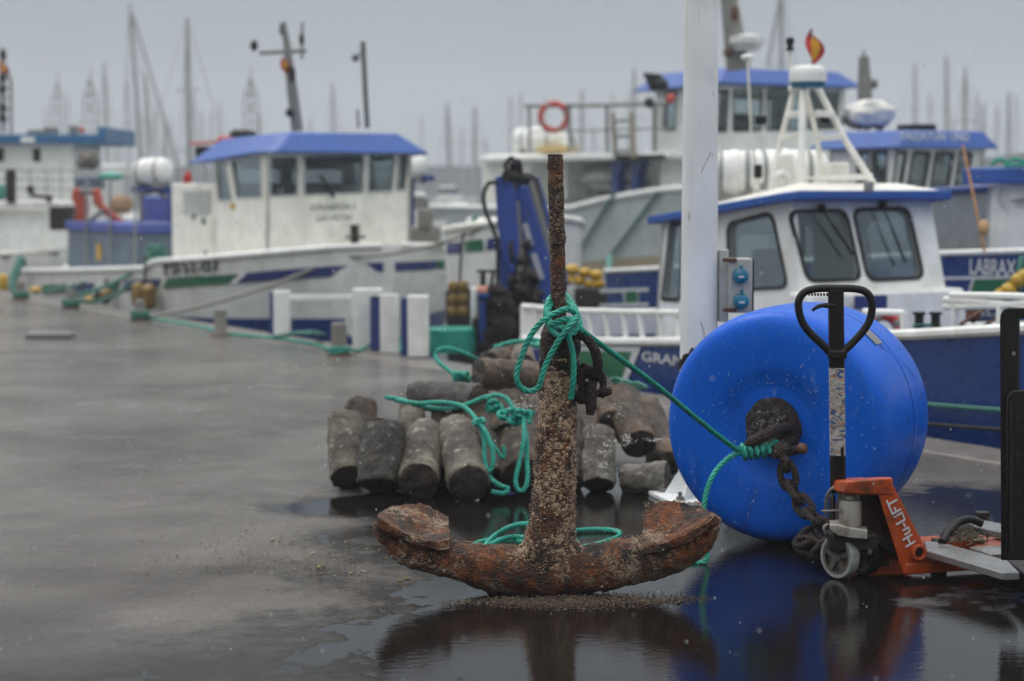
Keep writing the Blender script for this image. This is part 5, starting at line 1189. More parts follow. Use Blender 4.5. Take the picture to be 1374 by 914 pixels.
# ------------------------------------------------------------------ boat H: YAIZATUN UNO
HT, HH = 8.6, 1.6; hn = HT - HH
zl = [at(x, y, hn) for x, y in ((1130, 262), (1240, 258), (1330, 252))]
bh = boat('fishing_boat', zl[1][0], HT, 'grey hulled boat with YAIZATUN UNO on its blue wheelhouse roof')
st = [(zl[0][0] - 1.5, HH, HH * .85, zl[0][1])] + [(s_, HH, HH * .88, z_) for s_, z_ in zl] + [(zl[-1][0] + 1.2, HH * .75, HH * .5, zl[-1][1] + .1), (zl[-1][0] + 2.4, .08, .04, zl[-1][1] + .3)]
HB = Hull(HT, st); HB.hull(GREYH, bh, drop=.25); HB.rail(bh, NAVY, st[0][0], zl[-1][0] + 1.0, .05)
tt = HT - 1.05; sFH = at(1196, 240, tt)[0]; sRH = at(1140, 240, tt)[0]
hH = (at_s(1312, 230, sFH)[0] - tt) / 2; HC0 = tt + hH
C = cabin(bh, HC0, sRH - .4, sFH + .02, sFH + .12, hH, hH, at(1196, 262, tt)[1] - .1, at(1196, 199, tt)[1], at(1196, 199, tt)[1], WHITE,
      near_px=[[(1150, 245), (1164, 246), (1166, 206), (1152, 207)], [(1170, 246), (1188, 247), (1190, 205), (1172, 206)]],
      front_px=[[(1200, 247), (1210, 248), (1216, 206), (1205, 206)], [(1218, 249), (1240, 249), (1247, 207), (1226, 206)], [(1249, 249), (1272, 249), (1279, 207), (1256, 207)], [(1281, 248), (1297, 247), (1303, 208), (1288, 207)]])
mb = MB(); zz = at(1196, 199, tt)[1]; zt = at(1196, 175, tt)[1]; b0_ = [Q(sRH - .7, HC0 - hH - .12, zz), Q(sFH + .30, HC0 - hH - .16, zz), Q(sFH + .34, HC0 + hH + .05, zz), Q(sRH - .7, HC0 + hH + .05, zz)]; t0_ = [Q(sRH - .5, HC0 - hH, zt), Q(sFH + .2, HC0 - hH + .04, zt), Q(sFH + .22, HC0 + hH - .12, zt), Q(sRH - .5, HC0 + hH - .15, zt)]
mb.hexa(b0_ + t0_); mb.build('wheelhouse_roof', ROOFB, bh, bevel=.02)
fn = (b0_[2] - b0_[1]).cross(t0_[1] - b0_[1]).normalized(); 
if fn.dot(U) < 0: fn = -fn
a = RP(1206, 188, b0_[1], fn); b_ = RP(1300, 190, b0_[1], fn); hgt = abs(RP(1206, 174, b0_[1], fn).z - a.z)
dxy = b_ - a
text('YAIZATUN', a, dxy, Z, dxy.length * .66, hgt * .85, LETW, bh, 'name_lettering', out=fn); text('UNO', a + dxy * .73, dxy, Z, dxy.length * .27, hgt * .85, LETW, bh, 'name_lettering', out=fn)
mb = MB(); mb.fbox(sFH - .5, sFH - .1, HC0 - .2, HC0 + .1, zt, zt + .09); mb.build('roof_hatch', DARK, bh, bevel=.01)
mb = MB(); mb.tube([P(1163, 172, 27.5), P(1160, 120, 27.5), P(1159, 76, 27.5)], [.11, .1, .07], 10); mb.tube([P(1159, 76, 27.5), P(1159, 68, 27.5)], .02, 6); mb.blob(P(1172, 112, 27.5), .07, 1, 1, 1, .2, 1); mb.build('mast_post', MASTG, bh)
mb = MB(); mb.blob(P(1252, 292, 25.0), .16, 1, 1, 1, .3, 4); mb.build('old_fender', GREYH, bh) if False else None
mb = MB(); mb.blob(P(1251, 282, 24.2), .1, 1.1, .6, .8, .3, 5); mb.blob(P(1246, 281, 24.2), .08, 1.1, .6, .8, .3, 6); rb = mb.build('red_crate', BUOYRED, loc=P(1250, 284, 24.2)); tag(rb, 'small red bundle on the grey boat deck behind the nearest wheelhouse corner', 'bundle')
mb = MB(); mb.blob(P(1168, 152, 26.0), .29, 1.05, .7, .62, .28, 12, 24, 16); ob = mb.build('covered_raft', M('matt white wrapping', (.72, .71, .66), .9, bmp=.5, bscale=14), angle=180, loc=P(1166, 168, 26)); tag(ob, 'white wrapped raft bundle standing behind the YAIZATUN UNO roof', 'life raft')
mb = MB()
for k in range(9): mb.blob(P(1140 + k * 5, 160 + (k % 3) * 3, 26.4), .09, 1.1, 1, .9, .5, k)
tag(mb.build('net_bundle', NET, loc=P(1155, 166, 26.4)), 'dark net bundle under the white wrapped raft behind the blue roof', 'net')

# ------------------------------------------------------------------ boat F: big pale grey boat in the middle
FT, FH = 12.6, 2.4; fn_ = FT - FH
zl = [at(x, y, fn_) for x, y in ((640, 272), (760, 281), (800, 270), (850, 261), (897, 254))]
bf = boat('trawler', zl[2][0], FT, 'large pale grey trawler with long upper deck rail and blue roofed wheelhouse', 'trawler')
st = [(zl[0][0] - 2.5, FH * .95, FH * .8, zl[1][1])] + [(zl[0][0], FH, FH * .9, zl[1][1]), (zl[1][0], FH, FH * .9, zl[1][1])] + [(s_, FH, FH * .9, z_) for s_, z_ in zl[2:]] + [(zl[-1][0] + 3.5, FH, FH * .8, zl[-1][1] + .1), (zl[-1][0] + 6, FH * .6, FH * .35, zl[-1][1] + .4), (zl[-1][0] + 7.6, .1, .04, zl[-1][1] + .7)]
HF = Hull(FT, st); HF.hull(GREYW, bf, drop=.35); HF.rail(bf, WHITE, st[0][0], zl[-1][0] + 5, .06)
HF.pxpatch(bf, M('tan rubbing band', (.36, .3, .2), .6, dirt=(.2, .15, .1)), [(775, 366), (900, 362), (900, 341), (775, 352)], name='rubbing_band')
# deckhouse, upper deck
wt = FT - 1.9
def fx(mb, x0, x1, y0, y1, t, depth):
    a, b_ = at(x0, y1, t), at(x1, y0, t); return mb.fbox(a[0], b_[0], t, t + depth, min(a[1], at(x1, y1, t)[1]), b_[1])
mb = MB(); fx(mb, 646, 712, 206, 300, wt, 3.6); mb.build('deckhouse', CREAM, bf, bevel=.05)
mb = MB(); fx(mb, 712, 760, 216, 268, wt + .4, 3.0); mb.build('deckhouse', WHITE, bf, bevel=.04)
mb = MB(); fx(mb, 640, 900, 204, 213, wt - .2, 4.2); mb.build('upper_deck', WHITE, bf, bevel=.03)
mb = MB(); fx(mb, 846, 900, 205, 262, wt + 1.2, 2.4); mb.build('rear_bulkhead', WHITE, bf, bevel=.03)
for x in (820, 846):
    mb = MB(); fx(mb, x, x + 9, 212, 264, wt, .18); a = at(x + 9, 214, wt); mb.prism([Q(a[0], wt, a[1]), Q(a[0] + .2, wt, a[1]), Q(a[0], wt, a[1] - .3)], N * .15); mb.build('deck_pillar', NAVY, bf, bevel=.01)
mb = MB(); fx(mb, 826, 892, 207, 214, wt - .21, .2); mb.build('deck_edge', DARK, bf)
def frail(nm, px, t, r, mt=STEEL):
    mb = MB(); mb.tube([Q(at(x, y, t)[0], t, at(x, y, t)[1]) for x, y in px], r, 8); return mb.build(nm, mt, bf)
frail('upper_rail', [(706, 142), (800, 141), (895, 138)], wt - .1, .045)
frail('upper_rail', [(712, 176), (800, 175), (895, 172)], wt - .1, .018)
for x in (711, 765, 815, 878): frail('rail_post', [(x, 206), (x - 1, 142)], wt - .1, .035)
for x in (770,): frail('rail_post', [(x + 4, 206), (x - 3, 180)], wt - .1, .03)
frail('ladder_rail', [(826, 212), (822, 152)], wt - .25, .05, M('tan ladder', (.34, .3, .22), .6)); frail('ladder_rail', [(851, 212), (847, 152)], wt - .25, .05, M('tan ladder', (.34, .3, .22), .6))
for y in (162, 183, 203): frail('ladder_rung', [(823, y), (849, y - 1)], wt - .25, .035)
lifering(Q(at(743, 157, wt - .3)[0], wt - .3, at(743, 157, wt - .3)[1]), V((-.1, -1, 0)), .245, .055, 'orange lifebuoy hanging on the upper rail of the grey trawler above the anchor rod')
mb = MB(); fx(mb, 720, 748, 195, 205, wt + .3, .5); tag(mb.build('fish_box', M('yellow tan crate', (.5, .37, .15), .6), bevel=.02, loc=Q(at(734, 204, wt)[0], wt + .5, at(734, 204, wt)[1])), 'low tan crate on the upper deck under the orange lifebuoy', 'crate')
canister('life_raft', Q(at(689, 188, wt)[0], wt + .6, at(689, 188, wt)[1]), V((.85, -.5, 0)), 1.15, .26, 'white life raft canister at the left end of the grey trawler upper deck')
mb = MB(); mb.blob(Q(at(808, 250, wt + .5)[0] - .2, wt + 1, at(800, 240, wt)[1]), .7, 1, 1.2, .32, .1, 4, 16, 10); sk = mb.build('covered_skiff', WHITE, bf)
mb = MB(); fx(mb, 770, 818, 243, 249, wt + .3, 1.6); fx(mb, 787, 803, 249, 268, wt + .6, .5); mb.build('skiff_stand', MASTG, bf)
mb = MB()
for k in range(9): mb.blob(Q(at(868 + (k % 5) * 6, 246, wt)[0], wt + .5 + .1 * (k % 2), at(868, 250 - (k // 5) * 12, wt)[1]), .14, 1, 1, .8, .4, k)
mb.build('gear_heap', NET, bf)
# wheelhouse of the trawler
t1 = FT - 1.75; sW = at(957, 150, t1)[0]; sWR = at(880, 150, t1)[0]
zW0, zW1 = at(957, 210, t1)[1], at(957, 116, t1)[1]
hF = (at_s(1128, 150, sW)[0] - t1) / 2; FC0 = t1 + hF
cabin(bf, FC0, sWR, sW - .02, sW + .12, hF, hF, zW0, zW1, zW1, WHITE, near_px=[[(890, 172), (906, 173), (908, 124), (893, 126)]],
      front_px=[[(960, 175), (975, 175), (977, 123), (961, 123)], [(984, 175), (1021, 174), (1022, 121), (985, 122)], [(1029, 174), (1074, 173), (1078, 120), (1030, 121)], [(1084, 172), (1120, 171), (1126, 119), (1088, 120)]], rnd=.08)
mb = MB(); zt = at(957, 92, t1)[1]; b0_ = [Q(sWR - .5, FC0 - hF - .2, zW1 - .02), Q(sW + .5, FC0 - hF - .22, zW1 + .03), Q(sW + .5, FC0 + hF + .12, zW1 + .03), Q(sWR - .5, FC0 + hF + .12, zW1 - .02)]; t0_ = [Q(sWR - .1, FC0 - hF + .1, zt), Q(sW + .28, FC0 - hF + .02, zt), Q(sW + .28, FC0 + hF - .3, zt), Q(sWR - .1, FC0 + hF - .3, zt)]
mb.hexa(b0_ + t0_); mb.build('wheelhouse_roof', ROOFB, bf, bevel=.03)
mb = MB(); mb.fbox(sWR + .1, sW - .05, FC0 - hF + .02, FC0 + hF, at(957, 300, t1)[1], zW0 - .005); mb.build('wheelhouse_base', WHITE, bf, bevel=.03)
mb = MB(); a = P(868, 100, 31.5); mb.prism([P(862, 97, 31.5), P(885, 99, 31.5), P(890, 118, 31.5), P(872, 122, 31.5)], V((.1, .45, 0))); mb.build('solar_panel', DARK, bf, bevel=.02)
mb = MB(); pbox(mb, 878, 897, 108, 121, 31.4, .4); mb.build('roof_gear', DARK, bf, bevel=.03)
mb = MB(); mb.blob(P(871, 138, 31.3), .08, 1, 1, 1.1, .1, 2); mb.build('deck_light', DARK, bf)
mb = MB(); mb.blob(P(900, 133, 31.0), .07, 1, 1, 1.1, .1, 2); mb.build('alarm_light', BUOYRED, bf)
mb = MB(); mb.tube([P(991, 94, 30.5), P(985, 50, 30.5), P(978, 0, 30.5), P(972, -45, 30.5)], [.19, .16, .13, .1], 12); mb.build('mast', MASTG, bf)
mb = MB(); mb.tube([P(984, 62, 30.3), P(1018, 62, 30.3)], .05, 8); mb.lathe(P(1003, 68, 30.2), Z, [(0, .18), (.08, .2), (.1, .26), (.2, .27), (.24, .1)], 18); mb.build('satellite_dome', RADW, bf)
mb = MB(); mb.blob(P(976, 71, 30.3), .07, 1, 1, 1, .2, 3); mb.blob(P(986, 18, 30.3), .09, .8, .8, 1.2, .2, 3); mb.build('mast_lamp', RUSTY, bf)
# green mooring lines down the grey hull
for i, (a, b_, lab) in enumerate((((830, 258), (770, 355), 'green line slanting down the grey trawler hull just right of the anchor rod'), ((888, 258), (818, 352), 'second green line on the grey trawler hull, nearer the lamp post'))):
    p0, p1 = HF.hit(*a), HF.hit(*b_); mb = MB(); mb.tube([HF.pt(p0[0] + (p1[0] - p0[0]) * k / 5, p0[1] + (p1[1] - p0[1]) * k / 5, -1, .06) for k in range(6)], .03, 6)
    tag(mb.build('mooring_line', ROPED, loc=HF.pt(p0[0], p0[1])), lab, 'rope')
mb = MB(); tl = P(818, 345, 27.5); mb.tube([tl, P(816, 372, 26)], .05, 6); tag(mb.build('mooring_line', ROPED, loc=tl), 'short dark green line dropping past the tan band of the grey hull', 'rope')

# ------------------------------------------------------------------ boat D: white hull with striped band right of the white workboat
DT, DH = 3.9, .8; dn = DT - DH
zl = [at(x, y, dn) for x, y in ((590, 309), (612, 306), (634, 303))]
bd = boat('fishing_boat', zl[1][0], DT, 'white boat with dashed stripe and black lower hull behind the blue crane')
st = [(zl[0][0], DH * .92, DH * .8, zl[0][1])] + [(s_, DH, DH * .88, z_) for s_, z_ in zl[1:]] + [(zl[-1][0] + .3, DH * .72, DH * .5, zl[-1][1] + .05), (zl[-1][0] + .65, .06, .03, zl[-1][1] + .1)]
HD = Hull(DT, st); HD.hull(WHITE, bd, drop=.3); HD.rail(bd, CREAM, st[0][0], st[-1][0], .05)
for px, mt in (([(601, 341), (620, 340), (620, 325), (601, 326)], STRIPE), ([(625, 339), (651, 337), (651, 321), (625, 324)], GREEN), ([(655, 336), (700, 333), (700, 317), (655, 320)], STRIPE)): HD.pxpatch(bd, mt, px, name='stripe')
HD.patch(bd, ANTIF, [(st[0][0], WATER), (st[-1][0] - .1, WATER), (st[-1][0] - .1, at(660, 386, dn)[1]), (st[0][0], at(600, 392, dn)[1])], name='black_lower_hull', nx=60)
for i, (x, y) in enumerate(((608, 385), (622, 384), (608, 402), (621, 401), (607, 418), (620, 418))):
    c = P(x, y, 23.6); rr = 7.5 / FPX * 23.6; mb = MB(); mb.lathe(c - Z * rr * 1.1, Z, [(0, .005), (rr * .2, rr * .7), (rr * .7, rr), (rr * 1.5, rr), (rr * 2, rr * .7), (rr * 2.2, .005)], 14)
    tag(mb.build('fender', YELLOWD, loc=c), 'grimy yellow fender in the bunch hung on the white hull with the black lower part', 'fender', 'bunched yellow fenders beside the crane')
mb = MB(); mb.tube([P(617, 378, 23.6), P(618, 352, 23.7), P(622, 312, 23.9)], .018, 6); tag(mb.build('fender_rope', GREASE, loc=P(618, 352, 23.7)), 'dark rope from which the bunch of yellow fenders hangs', 'rope')
mb = MB(); mb.fbox(zl[0][0] + .1, zl[1][0] + .1, DT - .5, DT + .5, .3, at(620, 292, DT - .5)[1]); mb.build('deck_housing', WHITE, bd, bevel=.05)
mb = MB(); mb.fbox(zl[0][0] + .4, zl[0][0] + 1.1, DT - .9, DT - .2, .5, at(600, 278, DT - .9)[1]); mb.build('deck_locker', MASTG, bd, bevel=.03) if False else None
# gear between: white covered boats behind (small motor boats)
def motorboat(x0, x1, ybot, ytop, Y, label, canopy=None):
    a, b_ = P(x0, ybot, Y), P(x1, ybot, Y); c = (a + b_) / 2; L_ = (b_.x - a.x); zt_ = P(x0, ytop, Y).z; 
    r = thing('motorboat', V((c.x, Y, WATER)), label, 'motorboat', 'small white motorboats moored beyond the fishing boats')
    mb = MB(); rows = []
    for i in range(9):
        u = i / 8; x = a.x + L_ * u; w_ = L_ * .16 * (1 - u ** 3) + .02; zg = c.z + .06 * L_ * u * u; rows.append([V((x, Y - w_, zg)), V((x, Y - w_ * .7, WATER - .1)), V((x, Y + w_ * .7, WATER - .1)), V((x, Y + w_, zg))])
    vs = [p for q in rows for p in q]; fs = [(i * 4 + k, i * 4 + (k + 1) % 4, i * 4 + 4 + (k + 1) % 4, i * 4 + 4 + k) for i in range(8) for k in range(4)] + [(0, 1, 2, 3), (32, 33, 34, 35)]
    mb.add(vs, fs).build('hull', WHITE, r, bevel=.02)
    h = zt_ - c.z; mb = MB(); s_ = [V((a.x + L_ * u, Y + v, z)) for (u, v, z) in ((.12, -L_ * .11, c.z), (.72, -L_ * .11, c.z), (.72, L_ * .11, c.z), (.12, L_ * .11, c.z), (.16, -L_ * .09, zt_), (.5, -L_ * .09, zt_), (.5, L_ * .09, zt_), (.16, L_ * .09, zt_))]; mb.hexa(s_).build('cabin', WHITE, r, bevel=.04)
    mb = MB(); mb.hexa([p + (p - (s_[0] + s_[6]) / 2) * .02 for p in [s_[0].lerp(s_[4], .45), s_[1].lerp(s_[5], .45), s_[2].lerp(s_[6], .45), s_[3].lerp(s_[7], .45), s_[0].lerp(s_[4], .85), s_[1].lerp(s_[5], .85), s_[2].lerp(s_[6], .85), s_[3].lerp(s_[7], .85)]]).build('window_band', canopy or BOXG, r)
    return r
motorboat(540, 600, 300, 258, 38, 'small white motorboat just right of the white workboat wheelhouse', MASTG)
motorboat(590, 662, 292, 272, 44, 'low white motorboat moored left of the blue crane, under the breakwater')
motorboat(755, 860, 262, 232, 52, 'white motorboat seen through the pillars under the trawler upper deck')
motorboat(580, 640, 268, 250, 75, 'far small white motorboat in front of the breakwater')
canister('life_raft', P(556, 224, 31.5), V((1, -.3, 0)), .4, .2, 'white life raft canister peeking out right of the white workboat wheelhouse', strap=False)
mb = MB(); a = P(560, 239, 31.5); mb.box(a + V((0, .3, 0)), (.26, 0, 0), (0, .4, 0), (0, 0, .05)); mb.box(a + V((-.12, .3, -.9)), (.06, 0, 0), (0, .06, 0), (0, 0, .85)); tag(mb.build('raft_shelf', NAVY, bevel=.02, loc=a), 'navy blue shelf under the raft canister right of the white wheelhouse', 'shelf')
mb = MB(); pbox(mb, 560, 580, 280, 305, 28.5, .4); pbox(mb, 577, 583, 300, 325, 28.3, .1); pbox(mb, 548, 588, 305, 340, 28.6, 1.0); tag(mb.build('winch_box', MASTG, bevel=.03, loc=P(570, 325, 28.6)), 'grey brown deck winch box between the two white hulls', 'winch')

# ------------------------------------------------------------------ work pontoon with blue crane
KT0, KT1 = .35, 2.6
sK0, sK1 = at(604, 470, KT0)[0], at(692, 470, KT0)[0]
pon = thing('work_pontoon', Q((sK0 + sK1) / 2, 1.5, WATER), 'low dark work pontoon against the quay, under the folded blue crane', 'pontoon')
mb = MB(); mb.fbox(sK0, sK1, KT0, KT1, WATER - .3, -.12); mb.build('pontoon_hull', GREASE, pon, bevel=.03)
mb = MB(); mb.fbox(sK0, sK1, KT0 - .05, KT0, -.3, -.16); mb.build('white_rubbing_strake', WHITE, pon)
crane = thing('loader_crane', Q((sK0 + sK1) / 2, 1.4, -.12), 'folded blue hydraulic loader crane with black hoses left of the anchor rod', 'crane')
YC = 20.0
def kx(lst, Y=YC): return [P(x, y, Y) for x, y in lst]
def beam(pts, Y, depth, mat, nm, bev=.012):
    mb = MB(); mb.prism([P(x, y, Y) for x, y in pts], V((0, depth, 0))); return mb.build(nm, mat, crane, bevel=bev)
beam([(668, 470), (742, 470), (735, 405), (706, 392), (684, 405)], 20.0, .4, CRANEB, 'base_column')
beam([(664, 238), (684, 232), (692, 262), (697, 330), (688, 372), (676, 350), (667, 300)], 19.85, .14, CRANEB, 'outer_boom')
beam([(669, 330), (684, 330), (688, 452), (674, 452)], 19.9, .14, CRANEB, 'jib_arm')
beam([(694, 246), (708, 250), (752, 392), (758, 418), (714, 424), (688, 300)], 20.0, .2, CRANEB, 'main_boom')
beam([(716, 236), (723, 236), (762, 372), (758, 410), (748, 366)], 20.3, .08, CRANEB, 'boom_side_plate')
beam([(686, 232), (722, 238), (752, 395), (704, 412)], 20.28, .05, M('greasy brown grey steel', (.075, .062, .052), .6, dirt=(.02, .017, .015), dscale=6, damt=.9), 'boom_centre_plate')
a, b_ = P(708, 240, 20.22), P(748, 378, 20.22); mb = MB(); mb.tube([a, a.lerp(b_, .5)], .05, 12); mb.tube([a.lerp(b_, .5), b_], .075, 12); mb.build('lift_cylinder', CRANEG, crane)
a, b_ = P(692, 270, 19.95), P(700, 400, 19.95); mb = MB(); mb.tube([a, a.lerp(b_, .4)], .04, 12); mb.tube([a.lerp(b_, .4), b_], .06, 12); mb.build('fold_cylinder', CRANEG, crane)
mb = MB(); mb.tube([P(680, 236, 19.8), P(712, 240, 20.3)], .06, 12); mb.blob(P(690, 225, 20.0), .06, 1, 1, 1.4, .2, 1); mb.build('knuckle_joint', GREASE, crane)
mb = MB()
for pts in (((683, 236), (678, 222), (686, 212), (693, 222), (690, 240)), ((690, 236), (688, 220), (696, 216), (699, 230), (697, 246)), ((668, 246), (656, 246), (649, 262), (652, 285), (662, 308), (668, 335), (668, 400), (674, 440)), ((690, 300), (686, 340), (694, 372), (690, 420), (700, 450)), ((700, 330), (704, 360), (699, 392), (706, 440)), ((708, 352), (712, 380), (706, 410), (716, 448)), ((696, 345), (703, 372), (712, 396), (700, 430)), ((684, 330), (690, 352), (684, 378), (694, 402)), ((716, 380), (722, 398), (716, 420), (724, 440))):
    mb.tube(smooth([P(x, y, 19.82 if x < 690 else 19.98) for x, y in pts], 6), .022, 8)
mb.build('hydraulic_hose', DARK, crane)
mb = MB()
for x, y, r in ((700, 350, .11), (708, 372, .14), (698, 395, .15), (716, 398, .12), (692, 420, .15), (712, 425, .17), (702, 445, .15), (705, 330, .08), (694, 372, .1)): mb.blob(P(x, y, 19.95), r * .72, 1, .9, 1.1, .4, x, 18, 12)
mb.build('valve_block', GREASE, crane, angle=180)
pa, pb_ = P(712, 325, 20.08), P(696, 290, 20.08)
for (x0, y0, x1, y1) in ((704, 300, 713, 330), (716, 340, 727, 375)):
    a, b_ = P(x0, y0, 19.99), P(x1, y1, 19.99); mb = MB(); d = (b_ - a); L_ = d.length; d.normalize(); sd_ = V((d.z, 0, -d.x)).normalized()
    for k in range(7):
        c = a + d * L_ * (k + .5) / 7; mb.box(c, d * L_ * .05, (0, .004, 0), sd_ * .028)
    mb.build('faded_letter_mark', LETW, crane)
wn = thing('deck_winch', P(652, 462, 19.6), 'black rusty deck winch and posts standing left of the blue crane', 'winch')
mb = MB(); pbox(mb, 632, 641, 386, 452, 19.9, .1); mb.build('white_post', WHITE, wn, bevel=.02)
mb = MB(); pbox(mb, 643, 652, 392, 462, 19.6, .14); pbox(mb, 640, 656, 392, 402, 19.55, .2); mb.build('blue_post', NAVY, wn, bevel=.02)
mb = MB(); mb.tube([P(640, 391, 19.6), P(654, 390, 19.6)], .05, 10); mb.build('sheave', M('salmon paint', (.5, .22, .15), .6), wn)
mb = MB()
for x, y, r in ((660, 398, .13), (668, 412, .14), (655, 440, .15), (668, 440, .16), (660, 456, .16), (662, 420, .11), (672, 395, .09)): mb.blob(P(x, y, 19.75), r, 1, .9, 1, .4, x + 3, 18, 12)
mb.tube([P(648, 362, 19.7), P(648, 395, 19.7)], .03, 8); mb.tube([P(640, 364, 19.7), P(666, 364, 19.7)], .016, 8); mb.tube([P(662, 362, 19.7), P(658, 392, 19.7)], .02, 8); mb.build('winch_drum', RUST_BLACK, wn, angle=180)

# ------------------------------------------------------------------ boat C: white workboat with blue roof, bow towards us
CT, CHB = 2.5, 2.1
ss = at(524, 330, CT)[0]
bc = boat('fishing_boat', ss - 5, CT, 'white workboat with royal blue roof and green and blue slanted stripes on its bow', 'workboat')
gun = [(22, 364, -1.0), (90, 363, -1.0), (170, 361, -1.0), (203, 354, -1.)]
def hw(s_):
    d = ss - s_
    return CHB * min(1, (max(d, 0) / 2.0) ** .5) if d < 2.0 else CHB
def znear(x, y):
    t = CT - CHB
    for _ in range(60):
        s_, z_ = at(x, y, t); t = .7 * t + .3 * (CT - max(.02, hw(s_)))
    return s_, z_
g1 = [znear(x, y) for x, y in ((22, 364), (90, 363), (170, 361), (196, 360), (206, 351), (260, 348), (330, 342), (400, 336), (450, 332), (490, 330))]
st = [(g1[0][0] - .6, CHB * .9, CHB * .75, g1[0][1] - .02)]
for s_, z_ in g1:
    w_ = max(.03, hw(s_)); d = ss - s_; st.append((s_, w_, w_ * (.9 if d > 3 else max(.2, .9 * (max(d, 0) / 3) ** .5)), z_))
st.append((ss + .05, .02, .008, g1[-1][1] + .01))
HC = Hull(CT, st); HC.hull(WHITE, bc, drop=.35)
HC.rail(bc, WHITE, st[0][0], ss, .045, nseg=40)
for px, mt in (([(58, 393), (88, 391), (92, 381), (60, 383)], GREEN), ([(98, 394), (122, 393), (128, 380), (100, 381)], STRIPE), ([(148, 391), (158, 391), (163, 377), (150, 378)], GREEN), ([(166, 390), (211, 388), (219, 374), (170, 376)], STRIPE), ([(221, 387), (313, 381), (323, 368), (227, 373)], GREEN), ([(323, 380), (452, 371), (471, 356), (336, 366)], STRIPE)): HC.pxpatch(bc, mt, px, name='stripe', off=.03)
for px, mt in (([(526, 364), (582, 362), (582, 350), (526, 352)], STRIPE), ([(585, 362), (597, 361), (597, 349), (584, 350)], GREEN)): HC.pxpatch(bc, mt, px, side=1, name='stripe', off=.03)
HC.patch(bc, NAVY, [(st[0][0], WATER - .05), (ss - .12, WATER - .05), (ss - .05, at(440, 432, CT - 1)[1]), (st[0][0], at(440, 432, CT - 1)[1] - .25)], name='boot_top', nx=80); HC.patch(bc, NAVY, [(ss - 4, WATER - .05), (ss - .12, WATER - .05), (ss - .05, at(440, 432, CT - 1)[1]), (ss - 4, at(440, 432, CT - 1)[1])], side=1, name='boot_top', nx=60)
HC.pxpatch(bc, STRIPE, [(510, 365), (521, 364.5), (521, 352), (498, 353)], name='stripe')
q, q2 = HC.hit(224, 370), HC.hit(303, 364)
o, o2 = HC.pt(*q), HC.pt(*q2); xd = (o2 - o); L_ = xd.length; nrm = xd.cross(Z).normalized()
if nrm.dot(N) > 0: nrm = -nrm
dzr = HC.hit(262, 352)[1] - HC.hit(262, 368)[1]
text('3ª ST-5-2-07', o, xd, Z, L_, dzr, M('black green lettering', (.02, .03, .027), .5), bc, 'registration_lettering', out=nrm, bold=False, warp=lambda a, b_, f: HC.pt(q[0] + (q2[0] - q[0]) * a, q[1] + (q2[1] - q[1]) * a + dzr * b_, -1, f + .01))
# wheelhouse
tW = CT - 1.05; sCF = at(356, 300, tW)[0]
zc0 = .35; zc1 = at(356, 208, tW)[1]; sCR = at(289, 260, tW)[0]
C = cabin(bc, CT, sCR, sCF, sCF + .10, 1.05, 1.05, zc0, zc1, zc1 + .04, CREAM,
      near_px=[[(294, 269), (311, 267), (301, 218), (289, 219)], [(318, 265), (351, 264), (349, 213), (311, 216)]],
      front_px=[[(363, 262), (398, 261), (398, 211), (362, 212)], [(409, 261), (486, 258), (487, 207), (409, 210)], [(494, 257), (525, 255), (529, 204), (497, 206)], [(532, 254), (543, 253), (548, 204), (536, 204)]], rnd=.07, frame_mat=GREYW)
fnC = C['nF']
for nm, x0, x1, y0, y1 in (('GORUABENDIA II', 416, 476, 283, 274), ('LAS METAS', 425, 472, 297, 289)):
    a, b_ = RP(x0, y0, C['nfb'], fnC), RP(x1, y0 - 2, C['nfb'], fnC); text(nm, a, b_ - a, Z, (b_ - a).length, abs(RP(x0, y1, C['nfb'], fnC).z - a.z), LETD, bc, 'name_lettering', out=fnC, bold=False)
a, b_ = RP(430, 235, C['nfb'] + fnC * .06, fnC), RP(448, 265, C['nfb'] + fnC * .06, fnC); mb = MB(); mb.tube([a, b_], .022, 6); mb.build('wiper', DARK, bc)
zt = at(356, 180, tW)[1]
mb = MB(); b0_ = [Q(sCR - .85, CT - 1.15, zc1 - .10), Q(sCF - .1, CT - 1.2, zc1 + .02), Q(sCF + .32, CT - 1.02, zc1 + .03), Q(sCF + .42, CT + 1.15, zc1 + .03), Q(sCF - .1, CT + 1.4, zc1 + .02), Q(sCR - .85, CT + 1.25, zc1 - .1)]
t0_ = [Q(sCR - .25, CT - .85, zt - .02), Q(sCF - .15, CT - .85, zt + .02), Q(sCF + .12, CT - .75, zt + .03), Q(sCF + .18, CT + .8, zt + .03), Q(sCF - .15, CT + .9, zt + .02), Q(sCR - .25, CT + .85, zt)]
mb.add(b0_ + t0_, [tuple(range(6))[::-1], tuple(range(6, 12))] + [(i, (i + 1) % 6, 6 + (i + 1) % 6, 6 + i) for i in range(6)]); mb.build('wheelhouse_roof', ROOFB, bc, bevel=.03)
